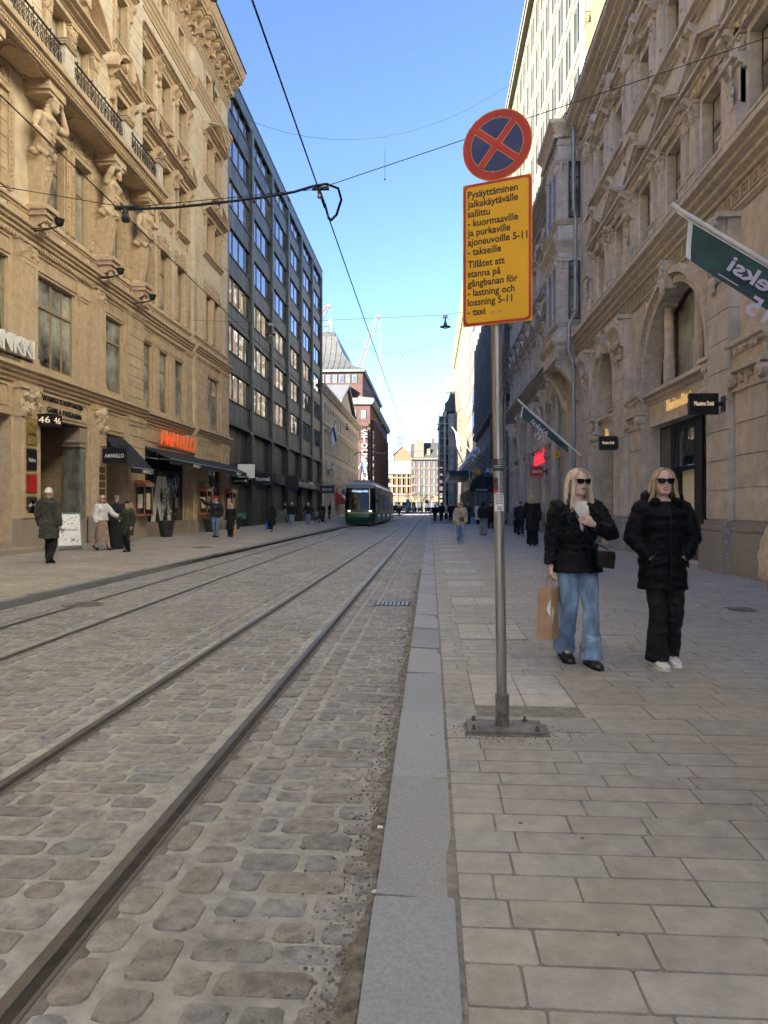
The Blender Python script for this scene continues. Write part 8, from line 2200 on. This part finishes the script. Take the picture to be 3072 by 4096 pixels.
b = MB(); b.loft([[(.088,-.25,.945),(.278,-.188,.925),(.278,-.18,.925),(.09,-.24,.945)],[(.095,-.235,1.0),(.275,-.178,.99),(.285,-.10,.99),(.105,-.155,1.0)]]); b.build('flap', leather, cb_, 40)
b = MB(); b.tube([(.11,-.2,.99),(.07,-.205,1.08),(.0,-.195,1.2),(-.07,-.165,1.33),(-.11,-.06,1.435),(-.10,.06,1.42),(.0,.165,1.25),(.16,.16,1.08),(.27,-.02,1.0),(.27,-.1,.99)], .006, 6); b.build('strap', leather, cb_)
# second: long black puffer, hands in pockets, white trainers
l2 = px(2650, 2656, Z=0); l2.z = 0
w2, P = near_woman('blonde woman in long black puffer jacket and white trainers with sunglasses', l2, 1.70, R(4), .07, -1, {-1: 'pocket', 1: 'pocket'})
me, hd = body_mesh(P, M['skin'], .0055, yaw=R(-6)); link(bpy.data.objects.new('body', me), w2)
link(bpy.data.objects.new('trousers', wrinkle(trousers(P, CM['black'], [(0,.10),(.25,.09),(.5,.074),(.7,.078),(1,.100)], .009), .010, 9, 9, 15, 7.7)), w2)
b = MB(); torso_cloth(b, P, .66, 1.425, .030, .012, .0105, flare=.06, per=.105)
for sd in (-1, 1): sleeve(b, P, sd, .022, .011, .8, .97, .08)
for i in range(15):
    t = math.pi*(i/14); x, y = .125*math.cos(t), .02+.12*math.sin(t); b.ell((x*1.1, y-.015, 1.462+.02*math.sin(t)), (.058,.052,.06))
for i in range(9):
    t = math.pi*(i/8); b.ell((.10*math.cos(t), .05+.10*math.sin(t), 1.40), (.06,.06,.07))
b.ell((-.09,-.075,1.42),(.05,.05,.05)); b.ell((.09,-.075,1.42),(.05,.05,.05))
pj = wrinkle(remesh(b, .0085, puffm, 1, 'puffer_jacket'), .006, 13, 13, 26, 5.5); link(bpy.data.objects.new('puffer_jacket', pj), w2)
b = MB(); b.tube([(0,-.152,.67),(0,-.182,.8),(0,-.185,.95),(0,-.158,1.05),(0,-.178,1.2),(0,-.175,1.3),(0,-.13,1.4)], [(.007,.011)]*7, 6); b.build('zip', M['blackm'], w2)
b = MB(); b.loft([el_ring(0,0,z,.184+.003*(i%2),.150,32) for i, z in enumerate((1.005,1.015,1.025,1.035))])
for sd in (-1,1): b.tube([(sd*.05,-.16,1.02),(sd*.06,-.18,.97),(sd*.055,-.19,.93)], .003, 4)
b.build('drawcord', puffm, w2, 50)
b = MB()
for sd in (-1,1): b.tube([(sd*.11,-.17,1.0),(sd*.15,-.16,.93),(sd*.16,-.155,.86)], [(.012,.006)]*3, 6)
b.build('pocket_edge', M['blackm'], w2)
b = MB(); b.tube([(.15,-.05,1.43),(.13,-.14,1.36),(.05,-.19,1.28),(-.0,-.20,1.24)], .005, 5); b.build('strap', leather, w2) if 0 else None
for sd in (-1, 1):
    so = shoe(P, sd, M['whitep'], mat('sole_offwhite',(.72,.70,.64),.6,.08,8), w2, 1.2, .016)
    a = P.ank[sd]; b = MB()
    for x0 in (-.045,.045):
        b.tube([(a.x+x0*1.0,a.y+.03,.075+a.z-.085),(a.x+x0*1.05,a.y-.03,.045+a.z-.085),(a.x+x0*.85,a.y-.10,.062+a.z-.085)], [(.004,.012)]*3, 6)
    for i in range(4): b.tube([(a.x-.025,a.y-.05-.025*i,.098-.012*i+a.z-.085),(a.x+.025,a.y-.05-.025*i,.098-.012*i+a.z-.085)], .0045, 5)
    b.build('shoe_trim', M['black'], so)
b = MB(); hair_cap(b, hd, 1.05, .03, .062); locks(b, hd, 150, .31, 33, .0095, wave=.016, spread=.03)
for i in range(22):
    rr = random.Random(100+i); s_ = 1 if i % 2 else -1; x = s_*(.08+rr.uniform(-.004,.012))
    b.tube([hd((s_*.01,-.06,.238)), hd((s_*.055,-.085,.20)), hd((x,-.07,.13)), hd((x*1.12,-.06,.03)), hd((x*1.2+s_*rr.uniform(0,.04),-.06,-.06))], [.006,.009,.01,.010,.003], 5)
b.build('hair', HM['dblonde'], w2, 70)
sunglasses(w2, hd, 1.08); mouth(w2, hd, .011)
# ---- walkers on the left pavement
LZ = LP+.008
person('grey haired man in a long olive parka walking away by the passage', (196,2252), 1953, LZ, rz=R(172), male=True, stride=.10, top='parka', topm='olive', hem=.56, infl=.055, flare=.05, botm='black', hair='short', hairm='white', hood=True, vox=.015, arms={-1:'hang',1:'hang'})
person('woman in a white jumper and sand coloured long skirt stepping right', (408,2200), 1982, LZ, rz=R(62), stride=.26, top='jumper', topm='white', hem=.92, infl=.045, bottom='skirt', botm='sand', skirt_hem=.32, hair='bob', hairm='dblonde', glasses=True, shoem='brown', arms={1:'reach',-1:'hang'}, vox=.015)
person('man in a light cap and navy jacket standing behind the litter bin', (466,2184), 1984, LZ, rz=R(20), male=True, stride=.05, topm='navy', hem=.82, infl=.045, botm='navy', hat='cap', hatm='grey', hair='short', arms={-1:'front',1:'front'}, vox=.018, collar=True)
person('person in a black beanie and dark green puffer with fur hood', (512,2206), 2006, LZ, rz=R(-25), stride=.06, top='puffer_jacket', topm='green', hem=.55, infl=.045, puff=.012, botm='black', hat='beanie', hatm='black', hair='bob', hairm='dblonde', arms={-1:'front',1:'hang'}, vox=.018, hood=True)
mat('cloth_redhat',(.42,.02,.025),.9,.1,6)
r_, P, hd = person('man in a red knit hat and navy jacket raising one arm', (864,2148), 1986, LZ, rz=R(-8), male=True, stride=.05, topm='navy', hem=.82, infl=.035, botm='denim', cut=SLIM, hat='beanie', hatm='cloth_redhat', hair='none', glasses=True, arms={-1:'raise',1:'hang'}, vox=.02, yaw=R(-30))
r_, P, hd = person('blonde woman in a long black coat beside the man in a red hat', (922,2148), 2013, LZ, rz=R(5), stride=.05, top='coat', topm='black', hem=.36, infl=.03, flare=.06, botm='black', hair='long', hairm='blonde', glasses=True, arms={-1:'hang',1:'carry'}, vox=.02)
carry_bag('brown paper bag in the hand of the woman in a long black coat', 'paper_bag', P, r_, 1, M['kraft'], .24, .42)
r_, P, hd = person('dark haired woman in a long black coat walking away with a blue bag', (1085,2128), 2014, LZ, rz=R(170), stride=.2, top='coat', topm='black', hem=.40, infl=.045, flare=.12, botm='black', hair='long', hairm='dark', shoem='white', arms={1:'carry',-1:'swing'}, vox=.022)
carry_bag('bright blue carrier bag of the woman walking away on the left pavement', 'carrier_bag', P, r_, 1, mat('blue_bag',(.02,.12,.55),.5,.1,6), .36, .42, .12)
person('man in a black puffer and pale jeans walking this way by the shop board', (1168,2105), 2008, LZ, rz=R(5), male=True, stride=.14, top='puffer_jacket', topm='black', hem=.82, infl=.045, puff=.012, botm='ldenim', hair='short', hairm='dark', shoem='white', vox=.022)
r_, P, hd = person('man in a black jacket and jeans walking with two poles', (1233,2099), 2011, LZ, rz=R(12), male=True, stride=.12, topm='black', hem=.84, infl=.04, botm='denim', hair='short', hairm='grey', arms={-1:(-.42,-.1,.98),1:(.42,-.1,.98)}, vox=.022)
for sd, lab in ((-1,'walking pole left of the man in jeans'),(1,'walking pole right of the man in jeans')):
    q = Vector(r_.location)+P.wr[sd]*P.s; o = thing('walking_pole', lab, 'walking pole', (q.x+sd*.12, q.y, LZ)); b = MB(); b.tube([(0,0,0),(-sd*.1,-.02,q.z-LZ+.05)], .012, 5); b.build('shaft', M['black'], o)
    b = MB(); b.tube([(-sd*.1,-.02,q.z-LZ-.05),(-sd*.1,-.02,q.z-LZ+.08)], .02, 6); b.build('grip', M['blackm'], o)
person('person with pale hair pushing the black pushchair', (1290,2088), 2013, LZ, rz=R(-10), stride=.06, topm='black', hem=.6, infl=.045, botm='black', hair='bob', hairm='white', arms={-1:'front',1:'front'}, vox=.025)
person('small child in a pale patterned coat beside the pushchair', (1266,2082), None, LZ, H=1.05, rz=R(0), stride=.05, top='coat', topm='grey', hem=.7, infl=.05, botm='black', hat='beanie', hatm='grey', hair='none', vox=.03)
q = px(1289,2092,Z=LZ); o = thing('pushchair', 'black pushchair on the left pavement beyond the walking poles', 'pushchair', tuple(q), R(5))
b = MB(); b.loft([[(-.22,-.3,.35),(.22,-.3,.35),(.22,.2,.35),(-.22,.2,.35)],[(-.25,-.25,.6),(.25,-.25,.6),(.25,.25,.6),(-.25,.25,.6)],[(-.23,.05,.98),(.23,.05,.98),(.23,.3,.95),(-.23,.3,.95)]]); b.build('seat', M['blackm'], o)
b = MB(); b.loft([[(-.26+.52*k_, .28-.40*math.cos(t), .72+.36*math.sin(t)) for t in [math.pi*.9*i/8 for i in range(9)]] for k_ in (0,1)], True); b.build('canopy', M['blackm'], o)
b = MB()
for sx in (-1,1): b.tube([(sx*.24,-.35,.12),(sx*.24,.0,.5),(sx*.24,.5,1.05)], .016, 5); b.tube([(sx*.24,.35,.12),(sx*.24,.0,.55)], .016, 5)
b.tube([(-.24,.5,1.05),(.24,.5,1.05)], .018, 6); b.build('frame', M['zinc'], o)
for sx in (-1,1):
    for y in (-.35,.35): b = MB(); b.tube([(sx*.24-.02,y,.11),(sx*.24+.02,y,.11)], .11, 12); b.build('wheel', M['blackm'], o)
person('person in dark clothes standing far along the left pavement beyond the pushchair', (1318,2076), 2012, LZ, rz=R(-70), stride=.05, top='coat', topm='black', hem=.5, infl=.05, botm='black', hair='long', hairm='brown', vox=.028)
person('person in a black jacket behind the grey green sandwich board', (1142,2092), 2010, LZ, rz=R(-80), stride=.05, topm='black', hem=.7, infl=.05, botm='black', hair='short', hairm='dark', vox=.028)
# ---- walkers on the right pavement
r_, P, hd = person('woman in a beige parka and jeans with a small brown bag', (1842,2172), 2007, 0, rz=R(-4), stride=.14, top='parka', topm='beige', hem=.72, infl=.06, flare=.05, botm='denim', hair='long', hairm='dblonde', glasses=True, shoem='beige', arms={-1:'hang',1:'hang'}, vox=.016, yaw=R(15), collar=True)
o = thing('shoulder_bag', 'brown shoulder bag across the beige parka', 'bag', tuple(r_.location), r_.rotation_euler.z); o.scale = r_.scale
b = MB(); b.loft([el_ring(.06,-.225,z,.10*k_,.045*k_,14) for z, k_ in ((.90,.7),(.92,1),(1.05,1),(1.08,.7))]); b.build('pouch', mat('brown_leather',(.12,.075,.055),.5,.15,8), o, 50)
b = MB(); b.tube([(.12,-.225,1.05),(.02,-.225,1.2),(-.12,-.17,1.40),(-.13,.0,1.46)], .009, 5); b.build('strap', MATS['brown_leather'], o)
person('person in a dark coat half hidden behind the beige parka', (1872,2098), 2010, 0, rz=R(4), stride=.1, top='coat', topm='green', hem=.5, infl=.045, botm='black', hair='long', hairm='brown', vox=.024)
person('woman in a fluffy black top and wide grey trousers walking away', (1934,2142), 2006, 0, rz=R(176), stride=.16, top='jumper', topm='black', hem=.88, infl=.05, botm='grey', cut=WIDE, hair='long', hairm='dark', shoem='grey', vox=.018)
person('woman in a long white coat walking away beyond the domed awning', (1912,2098), 2010, 0, rz=R(170), stride=.1, top='coat', topm='white', hem=.36, infl=.04, flare=.05, botm='black', hair='long', hairm='brown', vox=.024)
person('person in black left behind the steel sign pole, walking away', (1963,2116), 2006, 0, rz=R(185), male=True, stride=.12, top='coat', topm='black', hem=.55, infl=.05, botm='black', hair='short', hairm='dark', vox=.022)
person('person in black right behind the steel sign pole, near the arcade', (2024,2096), 2006, 0, rz=R(175), male=True, stride=.1, top='coat', topm='black', hem=.6, infl=.05, botm='black', hair='short', hairm='dark', vox=.024)
person('man in a navy hooded jacket and white trainers walking away', (2082,2146), 2006, 0, rz=R(178), male=True, stride=.16, topm='navy', hem=.80, infl=.05, botm='navy', hair='short', hairm='dark', shoem='white', hood=True, vox=.018)
person('person in a pale jacket partly hidden by the man in navy', (2068,2138), 2008, 0, rz=R(180), stride=.12, topm='grey', hem=.8, infl=.045, botm='black', hair='short', hairm='grey', shoem='white', vox=.02)
person('woman with long brown hair in a black puffer coat and wide trousers', (2130,2182), 1981, 0, rz=R(172), stride=.06, top='puffer_coat', topm='black', hem=.50, infl=.05, puff=.012, flare=.05, botm='black', cut=WIDE, hair='long', hairm='dblonde', vox=.016, arms={1:'front',-1:'hang'})
for (x, y), h, m_, lab, rz in (((1740,2084),2018,'black','man with a backpack in the far group by the kerb',176),((1765,2084),2012,'black','tall person in black in the far group, second from the kerb',180),((1785,2078),2013,'cream','person in a pale coat in the far group by the kerb',178),((1803,2084),2009,'navy','man in navy carrying a bag in the far group by the kerb',182),((1821,2076),2012,'black','person in black farthest right of the far group by the kerb',185)):
    person(lab, (x,y), h, 0, rz=R(rz), male=m_ in ('black','navy'), stride=.12, top='coat', topm=m_, hem=.62, infl=.05, botm='black', hair='short', hairm='dark', vox=.03)
# ---- the crowd at the crossing: one figure, copied
base_far = [person('', None, None, 0, loc=Vector((0,200,0)), H=1.72, rz=0, male=(i%2 == 0), stride=.16, top='coat', topm=m_, hem=.6, infl=.05, botm='black', hair='short', hairm='dark', vox=.04)[0] for i, m_ in enumerate(('black','navy','beige','grey'))]
crowd = [(782,0),(800,1),(822,0),(888,3),(905,1),(918,2),(935,0),(950,2),(962,1),(985,3),(1003,0),(1012,2),(1040,1),(1062,0),(1078,3),(1092,2)]
cr = random.Random(8)
for i, (xr, k_) in enumerate(crowd):
    Y = cr.uniform(165, 215) if i != 2 else 120
    p = at(xr, 1750, Y); src = base_far[k_]; o = src if src.location.x == 0 and src.get('used') is None else copy_tree(src)
    src['used'] = 1
    o.location = (p.x, Y, ROADZ); o.rotation_euler.z = cr.uniform(0, 6.28)
    o['label'] = 'tiny distant pedestrian in the crowd crossing at the end of the street'; o['group'] = 'crowd at the far crossing'
    if i == 2: o['label'] = 'lone distant pedestrian in black right of the tram'; del o['group']
for o in bpy.data.objects:
    if 'used' in o: del o['used']
# ---- someone standing at the right edge in a cream fluffy coat
person('person in a fluffy cream coat, only the hem showing at the right edge', None, None, 0, loc=Vector((1.755,3.05,0)), H=1.72, rz=R(160), stride=.05, top='coat', topm='cream', hem=.60, infl=.085, flare=.05, botm='black', hair='long', hairm='brown', vox=.014, arms={-1:'pocket',1:'pocket'})
